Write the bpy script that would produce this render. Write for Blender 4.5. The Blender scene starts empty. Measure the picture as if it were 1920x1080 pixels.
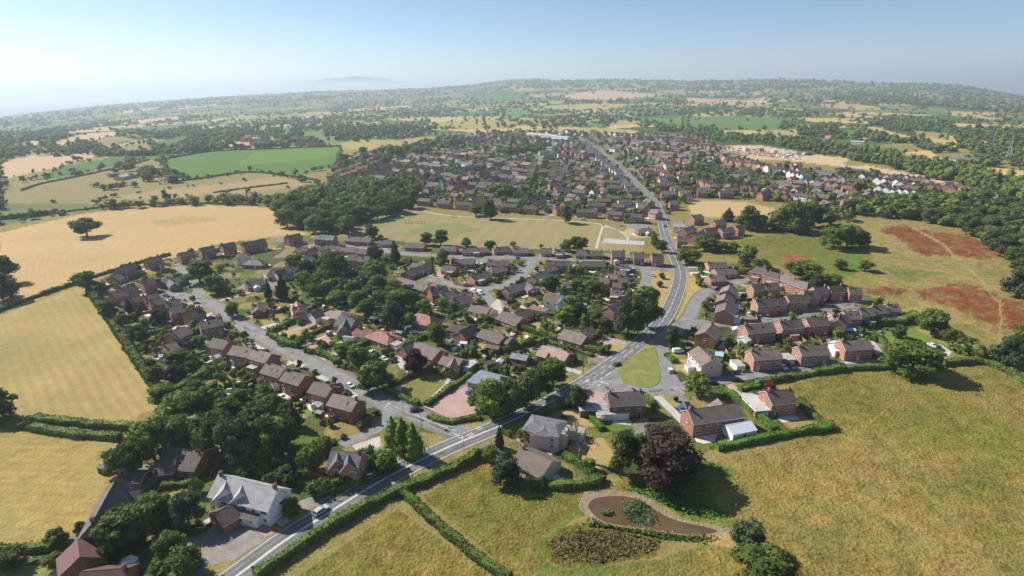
# an English village on a hot summer day, from the air
SUN_E, SKY_S, EXPO = 5.0, 0.085, 0.6
AIR, DUST, OZONE = 0.65, 0.45, 2.5
HAZE_D, HAZE_C, HAZE_G = 1.15e-4, (.76, .90, 1.0, 1), 0.28
import bpy, math, random
import numpy as np
from mathutils import Vector, Matrix
rng = np.random.default_rng(7); R = random.Random(11)
sc = bpy.context.scene; COL = sc.collection
# ---------------------------------------------------------------- camera model (a drone about 108 m up)
FPX, HC, PITCH, ROLL = 1100.0, 108.0, math.radians(18.92), 0.012
fw = np.array([0, math.cos(PITCH), -math.sin(PITCH)]); rt0 = np.array([1.0, 0, 0]); up0 = np.array([0, math.sin(PITCH), math.cos(PITCH)])
rt = math.cos(ROLL)*rt0 - math.sin(ROLL)*up0; up = math.sin(ROLL)*rt0 + math.cos(ROLL)*up0
RX = [-900,0,100,200,300,400,500,600,700,800,880,940,1000,1050,1120,1200,1290,1400,1480,1540,1600,1700,1780,1830,1880,1920,2800]
RY = [250,219,207,197,189,182,176,171,168,165,159,152,148,151,148,149,151,149,147,150,154,156,158,164,172,179,250]
RFAR = 7500.0
def ridge_y(x): return np.interp(x, RX, RY)
def flat_y(x): return 163 - 0.012*(np.asarray(x, float) - 960)
def ray(x, y):
    x = np.asarray(x, float); y = np.asarray(y, float)
    return fw + ((x-960)/FPX)[..., None]*rt - ((y-540)/FPX)[..., None]*up
def PN(x, y, z=0.0):
    """survey points: where the sight line of each mapped point meets the land"""
    x = np.asarray(x, float); y = np.asarray(y, float)
    d = ray(x, y); y0 = flat_y(x) + 85
    hor = np.hypot(d[..., 0], d[..., 1])
    el = d[..., 2]/hor
    with np.errstate(divide='ignore', invalid='ignore'):
        r_flat = (z-HC)/el
    el0 = ray(x, y0); el0 = el0[..., 2]/np.hypot(el0[..., 0], el0[..., 1])
    r0 = -HC/el0
    s = (y0-y)/(y0-ridge_y(x))
    r_far = r0*(RFAR/r0)**np.clip(s, 0, 1.0)
    far = y < y0
    r = np.where(far, r_far, r_flat)
    zz = np.where(far, HC + r*el, z)
    ux = d[..., 0]/hor; uy = d[..., 1]/hor
    return np.stack([ux*r, uy*r, zz], -1)
def P(x, y, z=0.0): return Vector(PN(np.array(x), np.array(y), z).tolist())
def scale_at(p):
    dp = p[1]*fw[1] + (p[2]-HC)*fw[2]
    return FPX/max(dp, 1.0)
def dep_at(p): return math.atan2(HC-p[2], math.hypot(p[0], p[1]))
def to_px(p):
    q = np.array([p[0], p[1], p[2]-HC]); dz = q@fw
    return 960+FPX*(q@rt)/dz, 540-FPX*(q@up)/dz
def VN(x, y):
    ix, iy = np.floor(x), np.floor(y); fx, fy = x-ix, y-iy; fx = fx*fx*(3-2*fx); fy = fy*fy*(3-2*fy)
    hh = lambda a, b: (lambda q: q-np.floor(q))(np.sin(a*127.1+b*311.7)*43758.5453)
    return (hh(ix,iy)*(1-fx)+hh(ix+1,iy)*fx)*(1-fy)+(hh(ix,iy+1)*(1-fx)+hh(ix+1,iy+1)*fx)*fy
# ---------------------------------------------------------------- object helpers
SEEN = {}
def setp(o, label=None, cat=None, group=None, kind=None):
    if label: 
        n = len(label.split())
        if n < 4 or n > 16: print('LABEL LENGTH', n, label, file=open('/tmp/lab.txt','a'))
        if label in SEEN and group is None: print('DUP LABEL', label, file=open('/tmp/lab.txt','a'))
        SEEN[label] = SEEN.get(label, 0)+1
        o['label'] = label
    if cat: o['category'] = cat
    if group: o['group'] = group
    if kind: o['kind'] = kind
    return o
def link(o, parent=None):
    COL.objects.link(o)
    if parent is not None: o.parent = parent
    return o
def empty(name, loc=(0,0,0), rz=0.0):
    o = bpy.data.objects.new(name, None); o.location = loc; o.rotation_euler = (0,0,rz); o.empty_display_size = 0.5
    return link(o)
def mesh_np(name, V, F, mats, midx=None, smooth=False):
    V = np.ascontiguousarray(V, np.float32); F = np.ascontiguousarray(F, np.int32)
    me = bpy.data.meshes.new(name); k = F.shape[1]
    me.vertices.add(len(V)); me.vertices.foreach_set('co', V.ravel())
    me.loops.add(F.size); me.loops.foreach_set('vertex_index', F.ravel())
    me.polygons.add(len(F)); me.polygons.foreach_set('loop_start', np.arange(0, F.size, k, dtype=np.int32))
    if midx is not None: me.polygons.foreach_set('material_index', np.ascontiguousarray(midx, np.int32))
    me.update(calc_edges=True)
    if smooth: me.polygons.foreach_set('use_smooth', np.ones(len(F), bool))
    for m in mats: me.materials.append(m)
    return me
class MB:
    """collects polygons, then links them as one mesh"""
    def __init__(s): s.v, s.f, s.m = [], [], []
    def face(s, pts, m=0):
        n = len(s.v); s.v += [tuple(p) for p in pts]; s.f.append(list(range(n, n+len(pts)))); s.m.append(m); return s
    def solid(s, V, F, m=0):
        n = len(s.v); s.v += [tuple(p) for p in V]
        for f in F: s.f.append([n+i for i in f]); s.m.append(m)
        return s
    def box(s, x0, x1, y0, y1, z0, z1, m=0):
        V = [(x0,y0,z0),(x1,y0,z0),(x1,y1,z0),(x0,y1,z0),(x0,y0,z1),(x1,y0,z1),(x1,y1,z1),(x0,y1,z1)]
        return s.solid(V, [(3,2,1,0),(4,5,6,7),(0,1,5,4),(1,2,6,5),(2,3,7,6),(3,0,4,7)], m)
    def cyl(s, p, q, r0, r1=None, n=8, m=0, caps=True):
        p = Vector(p); q = Vector(q); r1 = r0 if r1 is None else r1
        a = (q-p).normalized(); u = a.orthogonal().normalized(); w = a.cross(u)
        V = [p+(u*math.cos(t)+w*math.sin(t))*r0 for t in [2*math.pi*i/n for i in range(n)]]
        V += [q+(u*math.cos(t)+w*math.sin(t))*r1 for t in [2*math.pi*i/n for i in range(n)]]
        F = [(i, (i+1)%n, n+(i+1)%n, n+i) for i in range(n)]
        if caps: F += [tuple(range(n-1,-1,-1)), tuple(range(n,2*n))]
        return s.solid(V, F, m)
    def mesh(s, name, mats, smooth=False):
        me = bpy.data.meshes.new(name); me.from_pydata(s.v, [], s.f)
        for m in mats: me.materials.append(m)
        me.polygons.foreach_set('material_index', np.array(s.m, np.int32))
        if smooth: me.polygons.foreach_set('use_smooth', np.ones(len(s.f), bool))
        me.update(); return me
    def build(s, name, mats, parent=None, loc=(0,0,0), rz=0, smooth=False):
        mats = mats if isinstance(mats, (list, tuple)) else [mats]
        o = bpy.data.objects.new(name, s.mesh(name, mats, smooth)); o.location = loc; o.rotation_euler = (0,0,rz)
        return link(o, parent)
def obj(name, me, parent=None, loc=(0,0,0), rz=0, scale=None):
    o = bpy.data.objects.new(name, me); o.location = loc; o.rotation_euler = (0,0,rz)
    if scale: o.scale = scale
    return link(o, parent)
_o1 = 'zeroth first second third fourth fifth sixth seventh eighth ninth tenth eleventh twelfth thirteenth fourteenth fifteenth sixteenth seventeenth eighteenth nineteenth'.split()
def ordw(n):
    if n < 20: return _o1[n]
    t = ['twent','thirt','fort','fift','sixt','sevent','eight','ninet'][min(n//10-2, 7)]
    return t+'ieth' if n % 10 == 0 else t+'y-'+_o1[n % 10]
# ---------------------------------------------------------------- materials
def nodes(name):
    m = bpy.data.materials.new(name); m.use_nodes = True; nt = m.node_tree; nt.nodes.clear()
    out = nt.nodes.new('ShaderNodeOutputMaterial'); b = nt.nodes.new('ShaderNodeBsdfPrincipled')
    nt.links.new(b.outputs[0], out.inputs[0]); b.inputs['Specular IOR Level'].default_value = 0.25
    return m, nt, b, out
def N(nt, t, **kw):
    n = nt.nodes.new(t)
    for k, v in kw.items():
        if hasattr(n, k) and not k.startswith('i_'): setattr(n, k, v)
    return n
def noise(nt, scale, detail=3, vec=None, rough=0.55):
    n = nt.nodes.new('ShaderNodeTexNoise'); n.inputs['Scale'].default_value = scale; n.inputs['Detail'].default_value = detail; n.inputs['Roughness'].default_value = rough
    if vec is not None: nt.links.new(vec, n.inputs['Vector'])
    return n.outputs['Fac']
def maprange(nt, v, a, b, c, d):
    n = nt.nodes.new('ShaderNodeMapRange'); n.inputs[1].default_value = a; n.inputs[2].default_value = b; n.inputs[3].default_value = c; n.inputs[4].default_value = d
    nt.links.new(v, n.inputs[0]); return n.outputs[0]
def math_(nt, op, a, b=None):
    n = nt.nodes.new('ShaderNodeMath'); n.operation = op
    for i, v in enumerate((a, b)):
        if v is None: continue
        if isinstance(v, (int, float)): n.inputs[i].default_value = v
        else: nt.links.new(v, n.inputs[i])
    return n.outputs[0]
def mix(nt, fac, a, b, mode='MIX'):
    n = nt.nodes.new('ShaderNodeMix'); n.data_type = 'RGBA'; n.blend_type = mode
    if isinstance(fac, (int, float)): n.inputs[0].default_value = fac
    else: nt.links.new(fac, n.inputs[0])
    for i, v in ((6, a), (7, b)):
        if isinstance(v, (tuple, list)): n.inputs[i].default_value = tuple(v)+((1,) if len(v) == 3 else ())
        else: nt.links.new(v, n.inputs[i])
    return n.outputs[2]
def coords(nt, which='Object'): return nt.nodes.new('ShaderNodeTexCoord').outputs[which]
def geo_pos(nt): return nt.nodes.new('ShaderNodeNewGeometry').outputs['Position']
def bump(nt, b, h, strength, dist=1.0):
    n = nt.nodes.new('ShaderNodeBump'); n.inputs['Strength'].default_value = strength; n.inputs['Distance'].default_value = dist
    nt.links.new(h, n.inputs['Height']); nt.links.new(n.outputs[0], b.inputs['Normal'])
def surf(name, c1, c2, scale=1.0, rough=0.85, fine=None, bmp=0.0, vary=0.0, spec=0.25, metal=0.0):
    """two-tone worn surface; VARY shifts the tone from object to object"""
    m, nt, b, out = nodes(name); v = geo_pos(nt)
    f = maprange(nt, noise(nt, scale, 4, v), 0.3, 0.7, 0, 1)
    c = mix(nt, f, c1, c2)
    if fine:
        g = maprange(nt, noise(nt, fine, 2, v), 0.25, 0.75, 0.72, 1.28)
        c = mix(nt, 1.0, c, _grey(nt, g), 'MULTIPLY')
    if vary:
        r = nt.nodes.new('ShaderNodeObjectInfo').outputs['Random']
        c = mix(nt, 1.0, c, _grey(nt, maprange(nt, r, 0, 1, 1-vary, 1+vary)), 'MULTIPLY')
    nt.links.new(c, b.inputs['Base Color']); b.inputs['Roughness'].default_value = rough; b.inputs['Metallic'].default_value = metal
    b.inputs['Specular IOR Level'].default_value = spec
    if bmp: bump(nt, b, noise(nt, fine or scale*6, 2, v), bmp, 0.1)
    return m
def _grey(nt, v):
    n = nt.nodes.new('ShaderNodeCombineColor')
    for i in range(3): nt.links.new(v, n.inputs[i])
    return n.outputs[0]
def tile(name, c1, c2, vary=0.32):
    """roof covering with courses, lichen blotches and a tone of its own per house"""
    m, nt, b, out = nodes(name); v = geo_pos(nt)
    sep = nt.nodes.new('ShaderNodeSeparateXYZ'); nt.links.new(v, sep.inputs[0])
    course = math_(nt, 'FRACT', math_(nt, 'MULTIPLY', sep.outputs[2], 4.6))
    c = mix(nt, maprange(nt, noise(nt, 0.5, 5, v, 0.65), 0.32, 0.68, 0, 1), c1, c2)
    g = maprange(nt, noise(nt, 5, 2, v), 0.25, 0.75, 0.8, 1.2)
    c = mix(nt, 1.0, c, _grey(nt, g), 'MULTIPLY')
    c = mix(nt, 1.0, c, _grey(nt, maprange(nt, course, 0.0, 0.25, 0.78, 1.03)), 'MULTIPLY')
    r = nt.nodes.new('ShaderNodeObjectInfo').outputs['Random']
    c = mix(nt, 1.0, c, _grey(nt, maprange(nt, r, 0, 1, 1-vary, 1+vary)), 'MULTIPLY')
    nt.links.new(c, b.inputs['Base Color']); b.inputs['Roughness'].default_value = 0.8
    b.inputs['Specular IOR Level'].default_value = 0.3
    return m
def leafmat(name, dark, light, vary=0.30, trans=0.28):
    m, nt, b, out = nodes(name)
    g = nt.nodes.new('ShaderNodeNewGeometry'); r = nt.nodes.new('ShaderNodeObjectInfo').outputs['Random']
    n1 = maprange(nt, noise(nt, 0.35, 2, g.outputs['Position']), 0.3, 0.7, 0, 0.6)
    f = math_(nt, 'ADD', math_(nt, 'MULTIPLY', g.outputs['Random Per Island'], 0.55), n1)
    c = mix(nt, f, dark, light)
    c = mix(nt, 1.0, c, _grey(nt, maprange(nt, r, 0, 1, 1-vary, 1+vary)), 'MULTIPLY')
    nt.links.new(c, b.inputs['Base Color']); b.inputs['Roughness'].default_value = 0.75; b.inputs['Specular IOR Level'].default_value = 0.12
    t = nt.nodes.new('ShaderNodeBsdfTranslucent'); nt.links.new(c, t.inputs[0])
    ms = nt.nodes.new('ShaderNodeMixShader'); ms.inputs[0].default_value = trans
    nt.links.new(b.outputs[0], ms.inputs[1]); nt.links.new(t.outputs[0], ms.inputs[2]); nt.links.new(ms.outputs[0], out.inputs[0])
    return m
M = {}
M['brick'] = surf('red_brick', (.30,.135,.095), (.40,.20,.145), .25, .9, 3.0, vary=.2)
M['brickp'] = surf('pink_brick', (.36,.18,.135), (.45,.245,.185), .25, .9, 3.0, vary=.15)
M['brickd'] = surf('dark_brick', (.17,.085,.065), (.25,.13,.10), .25, .9, 3.0, vary=.2)
M['white'] = surf('white_render', (.70,.69,.66), (.80,.79,.76), .4, .8, 2.0, vary=.05)
M['pink'] = surf('pink_render', (.60,.46,.40), (.68,.53,.46), .4, .85, 2.0)
M['cream'] = surf('cream_render', (.55,.47,.36), (.64,.56,.45), .4, .85, 2.0, vary=.15)
M['rbrown'] = tile('brown_roof_tiles', (.120,.092,.080), (.190,.148,.128))
M['rdark'] = tile('charcoal_roof_tiles', (.074,.062,.057), (.128,.107,.096))
M['rslate'] = tile('grey_slate_roof', (.12,.12,.125), (.19,.19,.195))
M['rpale'] = tile('pale_lichened_slate_roof', (.30,.29,.28), (.44,.43,.42))
M['rred'] = tile('terracotta_roof_tiles', (.23,.105,.080), (.33,.165,.130))
M['rpink'] = tile('weathered_pink_roof_tiles', (.24,.155,.135), (.34,.235,.205))
M['rblue'] = tile('blue_grey_roof_sheets', (.17,.20,.24), (.24,.27,.31), .05)
M['rtan'] = tile('tan_roof_tiles', (.28,.21,.175), (.38,.30,.26))
M['rmaroon'] = tile('maroon_roof_tiles', (.12,.062,.060), (.18,.095,.09))
M['flat'] = surf('felt_flat_roof', (.26,.26,.25), (.42,.41,.39), .3, .9, 2.0, vary=.2)
M['trimw'] = surf('white_trim_paint', (.72,.72,.70), (.80,.80,.78), 1.0, .5)
M['trimb'] = surf('brown_trim_paint', (.10,.06,.045), (.15,.09,.07), 1.0, .6)
M['glass'] = surf('window_glass', (.02,.025,.03), (.05,.06,.07), .8, .08, spec=.6)
M['conserv'] = surf('conservatory_glazing', (.62,.65,.66), (.74,.76,.76), 1.0, .2, spec=.5)
M['bluerf'] = surf('blue_polycarbonate', (.14,.30,.42), (.26,.45,.56), 1.0, .25, spec=.5)
M['doorw'] = surf('white_door_paint', (.65,.65,.63), (.75,.75,.73), 2.0, .4)
M['doord'] = surf('dark_door_paint', (.05,.045,.06), (.09,.07,.08), 2.0, .4)
M['doorb'] = surf('pale_blue_door_paint', (.35,.50,.62), (.42,.58,.70), 2.0, .4)
M['chim'] = surf('chimney_brick', (.24,.11,.08), (.34,.17,.13), .8, .9, 4.0)
M['pot'] = surf('clay_pot', (.36,.16,.10), (.45,.22,.15), 2.0, .8)
M['asphalt'] = surf('worn_asphalt', (.172,.168,.160), (.268,.262,.250), .22, .92, 2.2)
M['asphaltd'] = surf('newer_asphalt', (.142,.139,.133), (.226,.221,.212), .2, .9, 2.2)
M['pave'] = surf('footway_asphalt', (.155,.140,.135), (.210,.190,.180), .2, .92, 1.8)
M['kerb'] = surf('concrete_kerb', (.30,.29,.27), (.38,.37,.35), .6, .9)
M['paint'] = surf('road_paint', (.62,.62,.60), (.78,.78,.76), 1.5, .7)
M['block'] = surf('pink_block_paving', (.36,.24,.205), (.44,.30,.26), .15, .9, 2.5)
M['gravel'] = surf('pale_gravel', (.40,.36,.31), (.52,.47,.41), .3, .95, 4.0)
M['tyre'] = surf('tyre_darkened_asphalt', (.105,.103,.100), (.165,.162,.156), .5, .85, 2.0)
M['patch'] = surf('patched_asphalt', (.085,.085,.085), (.13,.13,.128), .6, .9, 3.0)
M['track'] = surf('earthy_track', (.20,.175,.155), (.31,.275,.245), .3, .95, 3.0)
M['concrete'] = surf('pale_concrete', (.40,.38,.35), (.52,.50,.46), .2, .9, 2.0)
M['patio'] = surf('pale_stone_patio', (.58,.50,.43), (.68,.60,.52), .4, .85, 2.0)
M['bark'] = surf('tree_bark', (.075,.055,.040), (.14,.11,.085), 2.0, .95, 6.0)
M['barkp'] = surf('pale_dead_bark', (.20,.16,.13), (.30,.25,.21), 2.0, .95, 6.0)
M['fence'] = surf('weathered_fence_boards', (.16,.115,.08), (.25,.19,.14), .8, .9, 5.0, vary=.3)
M['fenceo'] = surf('orange_fence_boards', (.38,.21,.08), (.46,.27,.11), .8, .9, 5.0)
M['steel'] = surf('galvanised_steel', (.30,.31,.31), (.42,.42,.42), 2.0, .45, metal=.6)
M['black'] = surf('black_rubber', (.015,.015,.015), (.03,.03,.03), 4.0, .8)
M['lampg'] = surf('lamp_glass', (.5,.5,.48), (.6,.6,.58), 4.0, .2)
M['mud'] = surf('dried_mud', (.25,.195,.15), (.36,.29,.23), .5, .95, 2.0)
M['stone'] = surf('pond_stones', (.30,.27,.23), (.46,.42,.37), 1.0, .95, 3.0, vary=.2)
M['leaf_o'] = leafmat('dark_oak_leaves', (.054,.076,.019), (.165,.208,.050))
M['leaf_m'] = leafmat('mid_green_leaves', (.064,.098,.018), (.190,.248,.050))
M['leaf_l'] = leafmat('yellow_green_leaves', (.070,.110,.014), (.190,.235,.035))
M['leaf_p'] = leafmat('copper_leaves', (.036,.022,.016), (.092,.060,.044))
M['leaf_r'] = leafmat('crimson_leaves', (.090,.014,.014), (.20,.040,.034))
M['leaf_c'] = leafmat('dark_conifer_needles', (.022,.036,.018), (.070,.092,.042), trans=.1)
M['leaf_y'] = leafmat('bright_cypress_sprays', (.080,.125,.018), (.205,.260,.045), trans=.12)
M['leaf_h'] = leafmat('grey_green_leaves', (.045,.060,.028), (.125,.145,.070))
M['hedge'] = leafmat('hedge_leaves', (.042,.072,.014), (.145,.200,.045), vary=.2, trans=.12)
M['hedgeb'] = leafmat('bright_hedge_leaves', (.050,.105,.012), (.12,.215,.035), vary=.12, trans=.12)
M['reed'] = leafmat('reed_blades', (.085,.14,.055), (.19,.26,.12), vary=.1)
M['rush'] = leafmat('brown_rushes', (.13,.115,.034), (.25,.21,.075), vary=.1)
M['straw'] = leafmat('dry_meadow_grass', (.105,.095,.022), (.27,.215,.065), vary=.1)
def carpaint(name, c):
    m, nt, b, out = nodes(name); v = coords(nt)
    nt.links.new(mix(nt, noise(nt, 3, 2, v), c, tuple(x*.9 for x in c)), b.inputs['Base Color'])
    b.inputs['Roughness'].default_value = .28; b.inputs['Coat Weight'].default_value = .5; b.inputs['Specular IOR Level'].default_value = .4
    return m
CP = {k: carpaint(k+'_car_paint', c) for k, c in dict(white=(.75,.75,.74), silver=(.48,.50,.52), black=(.018,.019,.022), blue=(.03,.12,.40), lightblue=(.30,.45,.58), red=(.42,.015,.018), grey=(.14,.15,.165)).items()}
# ---------------------------------------------------------------- the land: one sheet, every field painted with its own crop colour
def smooth_line(pts, it=2):
    for _ in range(it):
        q = [pts[0]]
        for a, b in zip(pts, pts[1:]): q += [tuple(.75*x+.25*y for x, y in zip(a, b)), tuple(.25*x+.75*y for x, y in zip(a, b))]
        pts = q+[pts[-1]]
    return pts
def pip(px, py, poly):
    p = np.array(poly, float); n = len(p); inside = np.zeros(px.shape, bool)
    x0, y0, x1, y1 = p[:,0].min(), p[:,1].min(), p[:,0].max(), p[:,1].max()
    sel = (px >= x0) & (px <= x1) & (py >= y0) & (py <= y1)
    if not sel.any(): return inside
    X, Y = px[sel], py[sel]; c = np.zeros(X.shape, bool); j = n-1
    for i in range(n):
        xi, yi = p[i]; xj, yj = p[j]
        if yi != yj: c ^= ((yi > Y) != (yj > Y)) & (X < (xj-xi)*(Y-yi)/(yj-yi)+xi)
        j = i
    inside[sel] = c; return inside
# (polygon, colour, coarseness, kind)
STRAW=(.44,.305,.145); HAY=(.355,.268,.105); OLIVE=(.165,.145,.037); OLIVE2=(.192,.162,.043); GREEN=(.085,.165,.030); PAST=(.235,.195,.085); LAWN=(.12,.155,.035); DRY=(.36,.27,.12)
TAN=(.47,.32,.20); DKG=(.045,.070,.022); SAND=(.52,.38,.255); VERGE=(.29,.23,.09); BRIGHT=(.125,.160,.032)
FAR = [
 ([(0,350),(150,320),(200,318),(290,347),(480,323),(510,327),(600,347),(560,372),(380,372),(200,386),(0,425)],PAST,.5),
 ([(0,383),(100,380),(200,384),(190,395),(90,405),(0,425)],(.14,.15,.055),.6),
 ([(190,375),(300,355),(420,345),(520,330),(590,345),(480,360),(300,372)],(.32,.235,.12),.4),
 ([(0,307),(40,293),(180,285),(183,293),(127,307),(80,320),(43,328),(0,337)],TAN,.3),
 ([(97,267),(160,250),(220,247),(223,255),(180,263),(110,277)],TAN,.3),
 ([(67,337),(127,310),(217,297),(273,293),(267,300),(187,317),(143,330),(77,338)],(.075,.135,.035),.3),
 ([(297,300),(383,285),(433,280),(640,275),(635,300),(620,315),(550,330),(480,320),(350,337),(320,327)],GREEN,.35),
 ([(480,285),(600,278),(640,280),(600,300),(500,305),(440,312)],(.115,.195,.030),.351),
 ([(280,267),(350,255),(363,257),(330,275),(310,282)],(.07,.15,.04),.3),
 ([(220,277),(273,268),(303,285),(233,292)],PAST,.4),
 ([(400,280),(427,270),(493,260),(487,277)],STRAW,.3),
 ([(200,243),(277,237),(413,228),(407,235),(283,247)],(.07,.14,.05),.3),
 ([(240,227),(333,218),(340,223),(260,233)],TAN,.3),
 ([(390,226),(425,219),(430,225),(400,232)],TAN,.3),
 ([(210,210),(297,200),(303,203),(227,213)],TAN,.3), ([(310,203),(407,195),(412,198),(333,206)],TAN,.3),
 ([(0,300),(60,280),(90,278),(40,294)],PAST,.3), ([(20,268),(95,262),(100,270),(30,278)],TAN,.3),
 ([(160,263),(215,256),(270,262),(180,276),(120,280)],PAST,.3),
 ([(0,262),(60,240),(150,226),(180,232),(60,256)],(.10,.12,.05),.3),
 ([(797,223),(940,218),(947,223),(807,231)],(.43,.33,.14),.3),
 ([(813,231),(947,224),(987,232),(947,242),(873,243),(820,240)],(.30,.27,.085),.35),
 ([(808,217),(840,210),(930,207),(935,217)],(.065,.14,.045),.3),
 ([(943,203),(977,203),(1000,213),(947,217)],(.13,.20,.06),.3),
 ([(1003,200),(1083,195),(1180,195),(1173,200),(1140,205),(1073,208),(1033,207)],(.36,.30,.12),.3),
 ([(1057,178),(1100,172),(1147,170),(1247,178),(1213,182),(1133,190),(1060,185)],TAN,.3),
 ([(1223,172),(1280,167),(1290,180)],(.30,.24,.13),.3),
 ([(953,167),(1007,163),(1017,168),(967,172)],(.33,.26,.15),.3),
 ([(873,180),(933,175),(1000,180),(957,190),(887,187)],(.07,.14,.05),.3),
 ([(1037,232),(1133,230),(1140,240),(1057,238)],(.10,.18,.05),.3),
 ([(1003,235),(1040,237),(1045,245),(1003,245)],(.42,.33,.13),.3),
 ([(1193,223),(1290,219),(1290,239),(1207,231)],(.11,.20,.045),.3),
 ([(1170,212),(1290,201),(1290,210),(1187,218)],(.13,.20,.06),.3),
 ([(647,205),(773,197),(773,202),(650,210)],TAN,.3), ([(600,243),(660,235),(713,227),(718,231),(650,246)],STRAW,.3),
 ([(1280,221),(1363,216),(1480,219),(1513,237),(1493,243),(1363,244),(1280,243)],(.115,.175,.045),.35),
 ([(1413,245),(1467,243),(1513,257),(1467,257)],(.34,.28,.11),.3),
 ([(1603,238),(1647,240),(1713,257),(1707,263),(1640,251)],(.45,.34,.14),.3),
 ([(1563,247),(1613,243),(1617,257),(1563,258)],(.10,.19,.045),.3),
 ([(1723,263),(1763,260),(1813,270),(1810,278),(1753,274)],(.47,.34,.14),.3),
 ([(1683,286),(1747,282),(1773,307),(1847,313),(1920,320),(1990,330),(1990,352),(1863,331),(1797,317),(1747,297)],(.52,.36,.15),.3),
 ([(1807,292),(1873,293),(1877,303),(1827,301)],(.13,.20,.06),.3),
 ([(1633,198),(1673,197),(1717,207),(1697,211)],(.18,.20,.07),.3),
 ([(1283,183),(1380,187),(1447,188),(1440,193),(1287,191)],TAN,.3),
 ([(1547,210),(1597,213),(1670,223),(1667,228),(1580,218)],TAN,.3),
 ([(1717,213),(1780,211),(1780,219)],(.10,.18,.06),.3), ([(1825,214),(1875,215),(1850,220)],TAN,.3),
 ([(1540,187),(1583,188),(1557,195)],TAN,.3), ([(1880,237),(1913,235),(1950,243),(1900,247)],(.26,.24,.10),.3),
 ([(1813,220),(1890,222),(1880,228)],TAN,.3), ([(1707,243),(1780,250),(1773,260),(1713,254)],(.27,.23,.09),.3),
 ([(1480,232),(1560,235),(1550,243),(1500,245)],(.22,.21,.08),.3), ([(1640,225),(1720,232),(1690,238)],(.24,.22,.08),.3),
 ([(1480,165),(1580,163),(1600,167),(1500,170)],(.30,.25,.14),.3), ([(1560,175),(1640,176),(1600,181)],(.26,.23,.12),.3),
 ([(1350,176),(1420,174),(1430,178)],TAN,.3), ([(1700,190),(1790,192),(1760,198)],(.20,.20,.09),.3), ([(1780,178),(1860,184),(1830,188)],(.16,.18,.08),.3),
 ([(1300,160),(1380,158),(1390,162)],(.30,.25,.15),.3), ([(1100,158),(1180,157),(1160,161)],(.28,.24,.15),.3),
 ([(1327,280),(1367,272),(1430,273),(1520,288),(1613,307),(1747,333),(1837,350),(1835,356),(1680,328),(1563,311),(1447,298)],SAND,.45),
 ([(1352,283),(1420,282),(1500,296),(1450,296)],(.40,.27,.19),.5), ([(1575,303),(1620,305),(1622,311),(1590,312)],(.24,.22,.10),.4),
 ([(1290,380),(1340,375),(1400,380),(1450,390),(1468,405),(1450,416),(1410,410),(1380,405),(1330,408),(1295,402)],(.44,.32,.16),.3),
]
TOWN = [(610,345),(640,300),(800,262),(900,248),(1000,245),(1130,250),(1290,255),(1360,275),(1345,290),(1480,320),(1640,325),(1790,360),(1920,392),(1960,420),(1930,430),(1790,395),(1620,400),(1560,405),(1480,380),(1380,372),(1290,372),(1258,400),(1245,470),(1225,412),(1120,410),(980,400),(860,388),(780,385),(780,352),(700,345)]
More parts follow.
